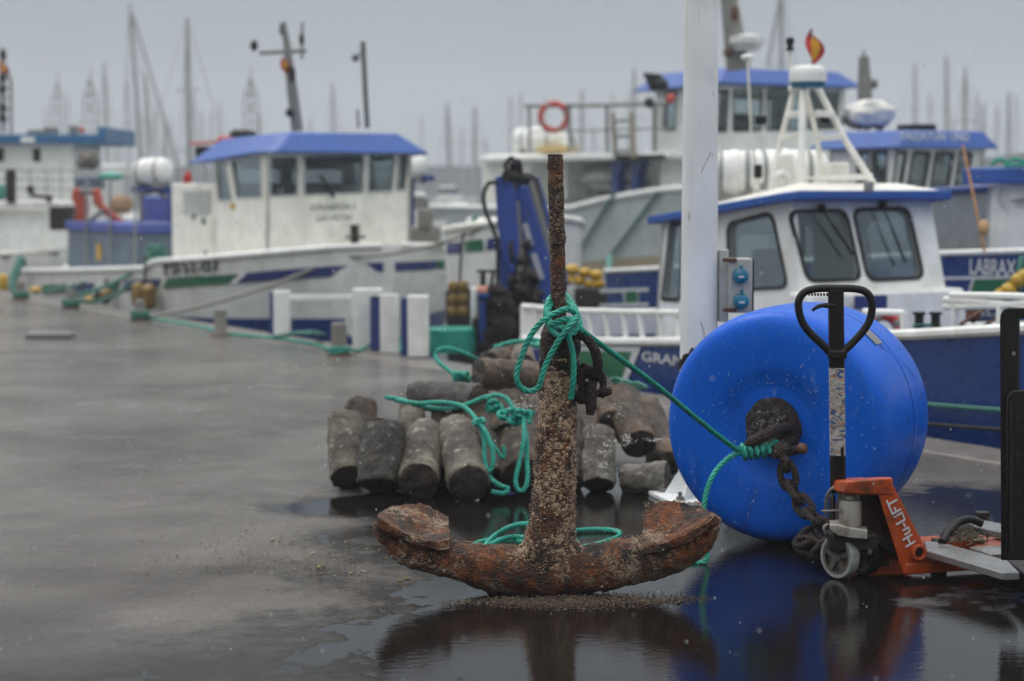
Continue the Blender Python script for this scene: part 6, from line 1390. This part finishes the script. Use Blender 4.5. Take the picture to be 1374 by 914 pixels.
# lower housing with louvres behind the wheelhouse
sL = at(229, 300, tW)[0]; zL = at(260, 246, tW)[1]
mb = MB(); mb.fbox(sL, sCR + .02, tW + .01, CT + 1.04, zc0, zL); mb.build('engine_housing', CREAM, bc, bevel=.03)
for i in range(5):
    mb = MB(); a = at(246, 256 + i * 6.5, tW); b_ = at(283, 255 + i * 6.5, tW); mb.fbox(a[0], b_[0], tW - .015, tW + .02, a[1] - .035, a[1]); mb.build('louvre', GREYW, bc)
mb = MB(); a, b_ = at(243, 345, tW), at(285, 293, tW); mb.wall([Q(a[0], tW - .015, a[1]), Q(b_[0], tW - .015, a[1]), Q(b_[0], tW - .015, b_[1]), Q(a[0], tW - .015, b_[1])], [], -N, .02); dr = mb.build('door', CREAM, bc, bevel=.005)
for x, y in ((276, 297), (262, 291), (279, 340)): mb = MB(); mb.blob(Q(at(x, y, tW)[0], tW - .03, at(x, y, tW)[1]), .035, 1, .6, 1.4, .2, x); mb.build('door_handle', GREEN if x == 276 else STEEL, dr)
mb = MB(); a, b_ = at(310, 280, tW), at(315, 273, tW); mb.fbox(a[0], b_[0], tW - .02, tW, a[1], b_[1]); mb.build('yellow_sign', YELLOW, bc)
mb = MB(); mb.fbox(sCF - .2, sCF + .0, tW + .05, CT + 1.0, .2, .36); mb.build('cabin_plinth', WHITE, bc)
mb = MB(); p = RP(476, 320, C['nfb'] + fnC * .3, fnC); mb.lathe(p - Z * .12, Z, [(0, .06), (.28, .06), (.28, .075), (.3, .075)], 12); mb.tube([p + V((-.12, 0, .02)), p + V((.14, 0, .02))], .018, 8); mb.build('mooring_bitt', GREASE, bc)
# masts and aerials
mb = MB(); zb_ = P(398, 174, 27.0); mb.tube([P(399, 176, 27.2), P(392, 120, 27.2), P(385, 60, 27.2), P(380, 30, 27.2)], [.085, .075, .05, .04], 10); mb.tube([P(348, 71, 27.2), P(411, 68, 27.2)], .03, 8); mb.build('mast', MASTG, bc)
mb = MB(); mb.blob(P(341, 61, 27.2), .06, .9, .9, 1.2, .2, 1); mb.blob(P(379, 40, 27.2), .05, .8, .8, 1.8, .2, 2); mb.blob(P(392, 100, 27.1), .06, .8, .8, 1.7, .3, 3); mb.tube([P(405, 80, 27.2), P(406, 30, 27.2)], .014, 6); mb.blob(P(405, 53, 27.2), .05, .8, .8, 1.6, .2, 5); mb.blob(P(388, 151, 27.1), .06, 1, 1, 1, .2, 6); mb.build('mast_fitting', GREASE, bc)
flag(bc, P(380, 76, 27.1), .2, .2, 27)
mb = MB(); mb.tube([P(493, 172, 26.6), P(490, 120, 26.6), P(487, 56, 26.6)], .035, 8); mb.blob(P(477, 78, 26.6), .055, 1, .9, .9, .2, 3); mb.tube([P(478, 75, 26.6), P(487, 70, 26.6)], .014, 6); mb.build('aerial_post', M('dark green grey post', (.09, .11, .10), .5), bc)
mb = MB(); mb.tube([P(481, 172, 26.8), P(480, 147, 26.8)], .018, 6); mb.build('aerial_post', MASTG, bc)
mb = MB(); pbox(mb, 262, 281, 196, 212, 28.8, .3); mb.build('flood_light', DARK, bc, bevel=.02)
mb = MB(); mb.tube([P(255, 193, 28.8), P(300, 190, 28.5)], .02, 6); mb.blob(P(305, 187, 28.4), .1, 1.6, 1, .5, .2, 3); mb.build('roof_gear', BUOYRED, bc)
mb = MB(); mb.blob(P(325, 180, 27.9), .13, 1.5, 1, .5, .2, 3); mb.build('roof_gear', DARK, bc)
mb = MB(); mb.blob(P(252, 240, 28.6), .075, .9, .8, 1.5, .2, 4); mb.build('red_lamp', FLAGM, bc)
mb = MB(); mb.tube([P(238, 247, 28.9), P(238, 226, 28.9), P(276, 222, 28.6), P(276, 245, 28.6)], .016, 6); mb.build('housing_rail', STEEL, bc)
canister('life_raft', P(204, 230, 30.2), V((1, -.5, .06)), .66, .2, 'white life raft canister on a blue bracket behind the white workboat housing')
mb = MB(); pts = [(176, 250), (238, 250), (238, 276), (224, 262), (210, 256), (176, 258)]; mb.prism([P(x, y, 30.1) for x, y in pts], V((0, .5, 0))); mb.build('raft_gantry', NAVY, bc, bevel=.02)
mb = MB(); mb.tube([P(189, 258, 30.2), P(189, 345, 30.2)], .035, 8); mb.tube([P(189, 262, 30.2), P(210, 256, 30.2), P(224, 268, 30.2)], .03, 8); mb.build('gantry_post', MASTG, bc)
tB = CT - 1.3
mb = MB(); a = at(186, 346, tB + .9); b_ = at(226, 264, tB + .9); mb.fbox(a[0], b_[0], tB + .9, tB + 2.4, .1, b_[1]); mb.build('after_bulkhead', CRANEB, bc, bevel=.03)
mb = MB(); a = at(190, 346, tB + .8); b_ = at(225, 298, tB + .8); mb.fbox(a[0], b_[0], tB + .8, tB + .88, a[1] - .1, b_[1]); mb.build('dark_doorway', BOXG, bc, bevel=.03)
mb = MB(); a = at(91, 360, tB); b_ = at(184, 314, tB); mb.fbox(a[0], b_[0], tB, tB + 2.3, .05, b_[1]); mb.build('fish_hold_box', BOXG, bc, bevel=.03)
mb = MB(); mb.fbox(a[0] - .03, b_[0] + .03, tB - .03, tB + 2.33, b_[1] + .003, at(184, 301, tB)[1]); mb.build('box_top_band', M('violet blue band', (.05, .08, .32), .5), bc, bevel=.02)
mb = MB(); a = at(131, 349, tB); b_ = at(136, 328, tB); mb.fbox(a[0], b_[0], tB - .02, tB, a[1], b_[1]); mb.build('yellow_sign', YELLOW, bc)
for x in (120, 152, 186): mb = MB(); mb.tube([Q(at(x, 360, tB)[0], tB - .05, at(x, 360, tB)[1]), Q(at(x, 240, tB)[0], tB - .05, at(x, 240, tB)[1])], .018, 6); mb.build('deck_stanchion', STEEL, bc)
# orange folded deck crane
oc = thing('deck_crane', P(110, 306, 32.5), 'small orange folded deck crane above the blue grey box on the left boat', 'crane')
mb = MB(); mb.prism([P(x, y, 32.2) for x, y in ((97, 253), (114, 252), (116, 272), (114, 308), (98, 306), (102, 280), (95, 266))], V((0, .25, 0))); mb.build('crane_post', ORANGE, oc, bevel=.03)
mb = MB(); mb.prism([P(x, y, 32.0) for x, y in ((123, 254), (132, 252), (137, 274), (166, 298), (160, 304), (134, 284), (124, 272))], V((0, .2, 0))); mb.build('crane_boom', ORANGE, oc, bevel=.03)
mb = MB(); mb.tube([P(108, 256, 32.1), P(134, 258, 32.1)], .06, 8); mb.tube([P(116, 300, 32.1), P(140, 282, 32.0)], .04, 8); mb.build('crane_link', CRANEG, oc)
for nm, c_, mt, lab, cat in (('net_bale', (162, 275, 34, 16, 12), TAN, 'tan net bale on the left boat deck left of the raft bracket', 'net'), ('dark_net_pile', (119, 216, 35, 15, 12), NET, 'brown grey mound of netting on the deck behind the orange crane', 'net'), ('tarp_roll', (150, 237, 34.5, 17, 5), ROPE, 'flat green tarpaulin roll above the tan net bale', 'tarpaulin'), ('white_locker', (150, 228, 36, 14, 8), WHITE, 'small white locker behind the netting mound on the left boat', 'locker'), ('blue_bin', (116, 246, 34.6, 16, 9), BOXG, 'dark blue bin under the netting mound beside the orange crane', 'bin'), ('tool_chest', (166, 300, 34, 14, 7), WHITE, 'long white chest behind the boom of the orange crane', 'chest'), ('black_crate', (80, 293, 34, 14, 16), GREASE, 'black crate beside the white box cabin at the far left', 'crate')):
    x, y, Y, a, b_ = c_; mb = MB()
    if 'net' in cat or 'roll' in nm: mb.blob(P(x, y, Y), a / FPX * Y, 1, .9, b_ / a, .22, x, 16, 10)
    else: pbox(mb, x - a, x + a, y - b_, y + b_, Y, .6)
    tag(mb.build(nm, mt, bevel=.03 if 'net' not in cat else 0, loc=P(x, y + b_, Y)), lab, cat)

# ------------------------------------------------------------------ boat A: far left, teal roof
AT = 2.6
ba = boat('trawler', at(40, 340, 1.2)[0] - 1, AT, 'far left white boat with flat faded blue roof and a tall lattice mast', 'trawler')
sa0, sa1 = at(-150, 350, 1.0)[0] - 3, at(18, 352, 1.0)[0]
HA = Hull(AT, [(sa0, 1.6, 1.4, .35), (sa1 - 1.2, 1.6, 1.4, .4), (sa1 - .4, 1.3, 1.0, .45), (sa1, .8, .6, .5)]); HA.hull(WHITE, ba, drop=.3); HA.rail(ba, MASTG, sa0, sa1, .05)
YA = 40.
mb = MB(); pbox(mb, -60, 100, 192, 300, YA, 2.6); pbox(mb, 96, 140, 236, 300, YA + .4, 2.0); mb.build('superstructure', WHITE, ba, bevel=.04)
mb = MB(); pbox(mb, -70, 141, 180, 193, YA - .3, 3.2); pbox(mb, 131, 141, 170, 193, YA - .32, 3.2); mb.build('flat_roof', TEALB, ba, bevel=.02)
for x in (49, 0): mb = MB(); pbox(mb, x - 5, x + 5, 199, 217, YA - .02, .05); mb.build('window', DARK, ba, bevel=.01)
mb = MB(); pbox(mb, 28, 46, 184, 191, YA - .34, .03); mb.build('roof_sign', WHITE, ba)
for x0, x1, y0 in ((36, 54, 174), (58, 72, 170), (92, 99, 168)): mb = MB(); pbox(mb, x0, x1, y0, 180, YA, .5); mb.build('roof_box', MASTG, ba, bevel=.02)
mb = MB(); mb.blob(P(110, 175, YA), .06, 1, 1, 1, .2, 2); mb.build('red_lamp', BUOYRED, ba)
for y in (228, 240, 252): mb = MB(); mb.tube([P(-20, y, YA - .5), P(115, y + 2, YA - .5)], .014, 6); mb.build('deck_rail', STEEL, ba)
for x in (20, 40, 62, 82, 100): mb = MB(); mb.tube([P(x, 226, YA - .5), P(x, 276, YA - .5)], .014, 6); mb.build('rail_post', STEEL, ba)
mb = MB(); pbox(mb, -30, 66, 281, 336, 36.5, 1.6); mb.build('fore_cabin', WHITE, ba, bevel=.05)
mb = MB(); pbox(mb, -30, 84, 270, 283, 36.3, 2.0); mb.build('cabin_roof', WHITE, ba, bevel=.03)
mb = MB(); mb.lathe(P(15, 272, 36.3), Z, [(0, .09), (.3, .09), (.45, .1), (.6, .08), (.62, .02)], 12); mb.build('exhaust_stack', GREASE, ba)
mb = MB(); mb.tube(smooth([P(41, 256, 36.2), P(44, 262, 36.2), P(54, 264, 36.2), P(66, 266, 36.2)], 4), .04, 8); mb.blob(P(41, 254, 36.2), .08, 1, 1, 1, .2, 1); mb.blob(P(66, 266, 36.2), .07, 1, 1, 1, .2, 1); mb.build('pipe_bend', GREASE, ba)
mb = MB()
for x in (-3, 15): mb.tube([P(x, 180, YA + .6), P(x, 110, YA + .6), P(6, 88, YA + .6)], .03, 6)
for y in (105, 118, 132, 146, 160): mb.tube([P(-3, y, YA + .6), P(15, y, YA + .6)], .02, 6)
mb.tube([P(5, 178, YA + .7), P(4, 70, YA + .7)], .04, 8); mb.build('lattice_mast', MASTG, ba)
for y in (73, 104, 120, 145, 158): mb = MB(); mb.blob(P(4, y, YA + .5), .09, .8, .8, 1.3, .2, y); mb.build('mast_lamp', GREASE, ba)
flag(ba, P(2, 80, YA + .5), .3, .3, YA)
mb = MB(); mb.blob(P(-2, 258, 37.5), .25, 1, 1, .6, .3, 3); mb.build('green_net', ROPED, ba)
# ------------------------------------------------------------------ bollards, gangway frame, ropes on the quay
BLG = 'short grey bollards along the quay edge'
def bollard(x, y, h, r, label, loops=0, mat=CONPOST):
    c = G0(x, y); k = FPX / c.y; H_ = h / k; R_ = r / k
    t = thing('bollard', c, label, 'bollard', BLG)
    mb = MB(); mb.lathe(c, Z, [(0, R_ * 1.12), (.02, R_ * 1.1), (.03, R_), (H_ - .03, R_ * .97), (H_ - .01, R_ * .93), (H_, R_ * .8), (H_ + .004, .01)], 24); mb.build('post', mat, t, rough=((.004, 14),))
    mb = MB(); mb.lathe(c, Z, [(0, R_ * 1.7), (.012, R_ * 1.7), (.014, R_ * 1.1)], 24); mb.build('foot_flange', RUSTY, t)
    return c, R_, H_
def wrap(c, R_, z, n, amp=.01):
    pts = []
    for i in range(n * 10 + 1): q = 2 * math.pi * i / 10; pts.append(c + V((math.cos(q) * (R_ + .02), math.sin(q) * (R_ + .02), z + .028 * i / 10 + amp * math.sin(q * 1.3))))
    return pts
b1 = bollard(455, 477, 44, 10.5, 'nearest grey bollard in front of the white barrier posts, green rope round its foot')
b2 = bollard(296, 451, 36, 8.5, 'grey bollard standing alone left of the white barrier')
b3 = bollard(188, 430, 28, 7.5, 'bollard in front of the bunch of grimy fenders, green rope at its foot')
b4 = bollard(95, 414, 26, 7, 'bollard wrapped in green rope on the left part of the quay')
b5 = bollard(28, 402, 24, 6.5, 'farthest bollard at the left edge, dark rope wrapped round it')
RP_ = .016
def groundrope(name, pts, lab, r=RP_, mat=ROPE, tw=False):
    mb = MB(); (twisted(mb, pts, r) if tw else mb.tube(smooth(pts, 6), r, 8)); return tag(mb.build(name, mat, loc=pts[0]), lab, 'rope')
groundrope('quay_rope', [G0(x, y, .02) for x, y in ((183, 427), (205, 428), (240, 433), (280, 441), (298, 447), (340, 451), (380, 455), (420, 462), (452, 472))] + wrap(b1[0], b1[1], .02, 2)[::2] + [G0(480, 471, .02), G0(500, 462, .06), G0(530, 458, .1)], 'long green rope lying along the quay edge from the left bollard to the nearest one')
mb = MB(); rnd = random.Random(6)
for k in range(5): mb.tube(smooth([G0(372 + rnd.uniform(-6, 6), 452, .03 + k * .02), G0(395, 447 + rnd.uniform(-3, 3), .06 + k * .02), G0(420, 446 + rnd.uniform(-3, 3), .08 + k * .02), G0(432 + rnd.uniform(-8, 8), 450, .05)], 6), .016, 8)
tag(mb.build('rope_bundle', ROPED, loc=G0(400, 450)), 'bundle of green rope inside the white barrier frame', 'rope')
mb = MB()
for k in range(4): mb.tube(smooth([P(497 + k, 452 + k * 3, 20.2), P(520, 455 + k * 3, 20.1), P(545, 455 + k * 2, 20.1), P(566, 450 + k * 4, 20.1), P(577, 446 + k * 2, 20.1)], 6), .02, 8)
for k in range(5): mb.tube(smooth([P(535 + k * 3, 455, 20.05), P(538 + k * 2, 464, 20.0), P(535 + k * 4, 474, 19.9)], 5), .02, 8)
tag(mb.build('rope_lashing', ROPE, loc=P(540, 460, 20.1)), 'green rope lashed round the right hand white and blue barrier posts', 'rope')
cb = G0(607, 474); cb = V((cb.x, cb.y + .1, 0)); mb = MB()
for z in range(9):
    for rr in ((.235,) if 0 < z < 8 else (.235, .2, .165)):
        mb.tube([cb + V((math.cos(q) * (rr + .006 * math.sin(q * 3 + z)), math.sin(q) * rr, .02 + z * .026)) for q in [2 * math.pi * i / 40 for i in range(40)]], .0165, 8, closed=True)
mb.lathe(cb, Z, [(.005, .2), (.22, .2)], 28)
tag(mb.build('rope_coil', ROPE, loc=cb), 'full round coil of bright green rope standing on the quay right of the white barrier', 'rope coil')
def slackrope(a, b_, sag, lab, mat=ROPED, r=.03, nm='mooring_line'):
    pts = [a.lerp(b_, i / 12) - Z * sag * 4 * (i / 12) * (1 - i / 12) for i in range(13)]; mb = MB(); mb.tube(pts, r, 8); tag(mb.build(nm, mat, loc=a), lab, 'rope')
top4 = b4[0] + Z * .18; top5 = b5[0] + Z * .18
slackrope(top4, P(205, 346, 27.6), .1, 'upper green mooring line from the rope wrapped bollard up to the white workboat')
slackrope(top4 + V((.05, 0, -.06)), P(203, 350, 27.6), .22, 'lower slack green mooring line from the rope wrapped bollard to the white workboat')
slackrope(P(60, 391, 29.5), P(148, 366, 29.0), .05, 'thin green line running along the stern stripes of the left boat')
slackrope(b3[0] + Z * .03, P(480, 333, 25.3), .12, 'greyed hawser rising from the quay to the bow of the white workboat', ROPEW, .024, 'hawser')
slackrope(P(440, 343, 25.2), P(668, 296, 24.5), .15, 'pale hawser running from the workboat bow to the white boat behind the crane', ROPEW, .022, 'hawser')
slackrope(P(575, 330, 26), P(640, 290, 25), .1, 'green line on the bow of the white boat left of the crane', ROPED, .03)
mb = MB()
for c in (b4, b5):
    mb.tube(smooth(wrap(c[0], c[1] + .01, .05, 3), 2), .022, 8)
mb.build('x', ROPED) if False else None
for c, lab in ((b4, 'green rope turns wrapped round the left bollard'), (b5, 'dark green rope turns round the farthest bollard'), (b3, 'green rope turns at the foot of the bollard by the fenders')):
    mb = MB(); mb.tube(smooth(wrap(c[0], c[1] + .012, .03, 3), 2), .022, 8); tag(mb.build('rope_turns', ROPED, loc=c[0]), lab, 'rope')
mb = MB(); rnd = random.Random(2)
for k in range(7):
    pts = [P(210 + rnd.uniform(-13, 13), 338 + rnd.uniform(-9, 8), 27.7 + rnd.uniform(-.1, .1)) for _ in range(7)]; mb.tube(smooth(pts, 5), .026, 6)
tag(mb.build('rope_heap', ROPED, loc=P(210, 345, 27.7)), 'heap of green rope on the white workboat step where the mooring lines end', 'rope')
mb = MB()
for k in range(5):
    pts = [P(29 + rnd.uniform(-6, 6), 352 + rnd.uniform(-6, 6), 31.5) for _ in range(6)]; mb.tube(smooth(pts, 5), .026, 6)
mb.tube([P(27, 350, 31.5), P(19, 372, 31.3), P(17, 392, 31.2)], .07, 8); tag(mb.build('rope_heap', ROPED, loc=P(28, 358, 31.5)), 'dark green rope knot hanging on the rail at the far left', 'rope')
# fenders hung at the quay
FG = 'grimy fenders hung between the boats and the quay'
for x, y, Y, r, h, mt, lab in ((186, 396, 26.6, 9, 36, YELLOWD, 'left one of the pair of grimy yellow brown fenders below the blue stripe'), (200, 398, 26.5, 10, 36, YELLOWD, 'right one of the pair of grimy yellow brown fenders below the blue stripe'), (143, 398, 28.0, 8, 22, YELLOWD, 'brown yellow fender by the quay left of the fender pair'), (132, 399, 28.1, 6, 16, GREASE, 'black fender by the quay, left of the single brown one'), (120, 402, 28.6, 6, 10, YELLOW, 'small yellow fender low on the quay behind the wrapped bollard'), (48, 389, 30.2, 9, 9, YELLOW, 'yellow fender beside the second bollard from the left'), (4, 380, 32.0, 7, 26, YELLOW, 'orange yellow fender cut off at the left edge')):
    c = P(x, y, Y); k = FPX / Y; R_ = r / k; H_ = h / k; mb = MB(); mb.lathe(c - Z * H_ / 2, Z, [(0, .01), (R_ * .2, R_ * .6), (R_ * .7, R_), (H_ - R_ * .7, R_), (H_ - R_ * .2, R_ * .6), (H_, .02)], 16)
    tag(mb.build('fender', mt, loc=c, rough=((.01, 5),)), lab, 'fender', FG)
for x0, y0, x1, y1, Y, lab in ((194, 380, 196, 345, 26.6, 'dark rope holding up the pair of grimy fenders'), (140, 388, 147, 362, 28.2, 'dark green rope holding the single brown fender')):
    slackrope(P(x0, y0, Y), P(x1, y1, Y + .3), 0, lab, GREASE, .025, 'fender_rope')
# white and blue barrier frame on the quay edge
gf = thing('barrier_frame', G0(470, 466), 'white barrier frame with blue edges and top rail on the quay edge', 'barrier')
def gb(x0, x1, y0, y1, t, d, mat, nm):
    a, b_ = at(x0, y1, t), at(x1, y0, t); mb = MB(); c0 = P(x0, y1, Q(a[0], t, 0).y)
    Y = Q((a[0] + b_[0]) / 2, t, 0).y; pbox(mb, x0, x1, y0, y1, Y, d); return mb.build(nm, mat, gf, bevel=.008)
gb(367, 388, 391, 451, -.02, .18, WHITE, 'post'); gb(362, 367, 392, 449, -.0, .16, STRIPE, 'blue_edge')
gb(388, 476, 396, 404, -.02, .06, WHITE, 'top_rail')
gb(473, 497, 388, 470, -.05, .2, WHITE, 'post'); gb(497, 510, 398, 470, -.05, .2, STRIPE, 'blue_edge'); gb(497, 512, 388, 398, -.05, .2, WHITE, 'post_cap')
gb(510, 535, 395, 474, -.02, .05, WHITE, 'panel')
gb(538, 547, 400, 478, -.06, .16, STRIPE, 'blue_edge'); gb(547, 575, 397, 479, -.06, .16, WHITE, 'post')
c = G0(68, 453); mb = MB(); mb.box(c + Z * .03, (.24, .02, 0), (-.02, .22, 0), (0, 0, .03)); o = mb.build('hatch_cover', PLATE, bevel=.01, loc=c); tag(o, 'square pale hatch cover lying flat on the quay at the left', 'hatch cover')
# green rope along the blue hull of the nearest boat
a, b_ = HG.hit(1236, 548), HG.hit(1372, 546)
mb = MB(); mb.tube([HG.pt(a[0] - 1 + (b_[0] - a[0] + 1.6) * i / 8, a[1] + (b_[1] - a[1]) * i / 8, -1, .06) for i in range(9)], .018, 8); tag(mb.build('hull_line', ROPED, loc=HG.pt(*a)), 'taut green rope along the blue hull at the right, below the bow rail', 'rope')
a, b_ = HG.hit(1236, 576), HG.hit(1372, 570)
mb = MB(); mb.tube([HG.pt(a[0] - 1 + (b_[0] - a[0] + 1.6) * i / 8, a[1] + (b_[1] - a[1]) * i / 8, -1, .08) for i in range(9)], .014, 8); tag(mb.build('hull_line', GREASE, loc=HG.pt(*a)), 'dark wet rope along the black lower hull at the right', 'rope')

# ------------------------------------------------------------------ sailing yachts in the marina behind
SG = 'sailing yachts moored in the marina behind'
def yacht(x, yt, Y, lab, lean=0., stay=None, r=.075, xb=None, mat=MASTF, spread=True, grp=None):
    base = P(x, 250, Y); base = V((base.x, Y, WATER)); tp_ = P(x, yt, Y); tp_ = V((tp_.x, Y, tp_.z))
    if xb is not None: base = V((P(xb, 250, Y).x, Y, WATER))
    t = thing('sailing_yacht', base, lab, 'sailing yacht', grp or SG); H_ = tp_.z - WATER
    L_ = max(5., min(11, H_ * .75)); mb = MB(); rows = []
    ax = V((.6, .8, 0)) if int(x) % 2 else V((-.5, .86, 0)); sd_ = V((-ax.y, ax.x, 0))
    for i in range(9):
        u = i / 8; w_ = L_ * .14 * math.sin(math.pi * (.12 + .88 * u)) ** .7 if u < 1 else .03; w_ = max(.03, w_); c = base + ax * L_ * (.5 - u); zg = 1.0 + .15 * (u - .5) ** 2
        rows.append([c - sd_ * w_ + Z * zg, c - sd_ * w_ * .6 - Z * .2, c + sd_ * w_ * .6 - Z * .2, c + sd_ * w_ + Z * zg])
    vs = [p for q in rows for p in q]; fs = [(i * 4 + k, i * 4 + (k + 1) % 4, i * 4 + 4 + (k + 1) % 4, i * 4 + 4 + k) for i in range(8) for k in range(4)] + [(0, 1, 2, 3), (32, 33, 34, 35)]
    mb.add(vs, fs).build('hull', WHITE, t)
    b0_ = base + Z * .9; mb = MB(); mb.tube([b0_, b0_.lerp(tp_, .6), tp_], [r, r * .9, r * .55], 8); mb.build('mast', mat, t)
    mb = MB(); mb.tube([b0_ + Z * 1.1, b0_ + Z * 1.15 + ax * L_ * .4], .07, 8); mb.build('boom', mat, t)
    if spread:
        mb = MB()
        for f in (.45, .7): c = b0_.lerp(tp_, f); mb.tube([c - sd_ * .5, c + sd_ * .5], .025, 6)
        mb.build('spreader', mat, t)
    mb = MB()
    for e_ in (ax * L_ * .48, -ax * L_ * .48, sd_ * L_ * .12, -sd_ * L_ * .12): mb.tube([tp_, base + e_ + Z * 1.], .012, 4)
    if stay: e_ = P(stay[0], stay[1], Y); mb.tube([tp_ + (e_ - tp_) * .06, V((e_.x, Y, e_.z))], .06, 6)
    mb.build('rigging', MASTF, t)
YL = [(174, 5, 85, 'tallest leaning yacht mast above the left boats, with a furled sail beside it', dict(xb=196, stay=(243, 235), r=.11)),
 (251, 24, 60, 'straight dark yacht mast just left of the blue wheelhouse roof', dict(xb=254, r=.10)),
 (195, 100, 95, 'yacht mast close to the right of the tallest leaning one', dict(xb=204, r=.12)),
 (170, 108, 110, 'pale yacht mast close to the left of the tallest leaning one', dict(xb=178)),
 (140, 85, 105, 'pale yacht mast right of the small lattice mast at the left', dict(xb=147, r=.13)),
 (221, 155, 100, 'short yacht mast between the tallest leaning one and the dark straight one', dict(r=.13)),
 (270, 150, 140, 'faint distant yacht mast right of the dark straight one', {}),
 (295, 135, 150, 'faint distant yacht mast above the left end of the blue roof', {}),
 (446, 112, 130, 'faint yacht mast between the two posts on the workboat roof', dict(xb=452, r=.14)),
 (600, 138, 90, 'left one of two pale yacht masts between workboat and crane', dict(xb=606, r=.12)),
 (637, 143, 100, 'right one of two pale yacht masts between workboat and crane', dict(r=.12)),
 (685, 128, 130, 'pale yacht mast behind the trawler raft canister', {}),
 (781, 120, 110, 'pale yacht mast seen through the trawler rail right of the lifebuoy', dict(r=.13)),
 (822, 124, 130, 'faint yacht mast behind the trawler ladder', {}),
 (851, 92, 90, 'yacht mast just left of the dark panel on the trawler roof', dict(r=.1)),
 (1049, -20, 70, 'tall pale yacht mast behind the radar, left of the flag', dict(xb=1048, r=.11, stay=(1030, 90))),
 (1228, 84, 120, 'leftmost yacht mast right of the blue roof mast post', dict(r=.12)),
 (1270, 76, 100, 'yacht mast above the UNO lettering', dict(xb=1272, r=.13)),
 (1295, 91, 75, 'dark yacht mast above the right end of the YAIZATUN UNO roof', dict(r=.1)),
 (1320, 138, 120, 'short yacht mast right of the YAIZATUN UNO roof end', dict(r=.12)),
 (1354, 124, 105, 'rightmost yacht mast above the breakwater', dict(r=.13))]
for x, yt, Y, lab, kw in YL: yacht(x, yt, Y, 'yacht mast: ' + lab if 'mast' not in lab else lab, **kw)
rnd = random.Random(77); FAR = 'far yacht masts fading into the haze'
for x in (64, 92, 108, 128, 158, 186, 212, 232, 262, 282, 303, 318, 352, 420, 462, 508, 536, 568, 618, 655, 700, 726, 764, 800, 842, 1204, 1248, 1282, 1308, 1338, 1366):
    Y = rnd.uniform(120, 190); yt = rnd.uniform(120, 188) if x < 900 else rnd.uniform(120, 170)
    yacht(x + rnd.uniform(-4, 4), yt, Y, 'thin pale far yacht mast half lost in the haze, one of many', r=.085, spread=False, grp=FAR)
def gantry(x, yt, yb, w_, Y, lab, hoop=True):
    t = thing('lattice_mast_boat', V((P(x, 250, Y).x, Y, WATER)), lab, 'fishing boat', 'distant boats with lattice masts')
    mb = MB(); mb.box(V((P(x, 250, Y).x, Y, WATER + .8)), (3.2, 0, 0), (0, 1.4, 0), (0, 0, .9)); mb.build('hull', WHITE, t, bevel=.3)
    mb = MB(); a = P(x, yb, Y); b_ = P(x, yt, Y)
    h = w_ / FPX * Y
    for s_ in (-1, 1): mb.tube(smooth([V((a.x + s_ * h, Y, WATER + 1.6)), V((a.x + s_ * h, Y, a.z)), V((a.x + s_ * h * .9, Y, a.z + (b_.z - a.z) * .55)), V((a.x, Y, a.z + (b_.z - a.z) * .8))], 5), .05, 6)
    for k in range(5): z = a.z + (b_.z - a.z) * (.05 + k * .14); mb.tube([V((a.x - h, Y, z)), V((a.x + h, Y, z))], .035, 6)
    mb.tube([V((a.x, Y, a.z - .5)), b_], .04, 6); mb.build('lattice_mast', MASTF, t)
    mb = MB()
    for k in range(3): mb.blob(V((a.x, Y - .1, a.z + (b_.z - a.z) * (.4 + .2 * k))), .10, 1, 1, 1.2, .2, k)
    mb.build('mast_lamp', MASTG, t)
gantry(78, 98, 180, 8, 120, 'faint lattice masted boat behind the flat blue roof at the left')
gantry(122, 92, 180, 9, 100, 'lattice masted boat behind the right end of the flat blue roof')
gantry(337, 90, 182, 9, 95, 'lattice masted boat behind the blue workboat roof, left of its mast')
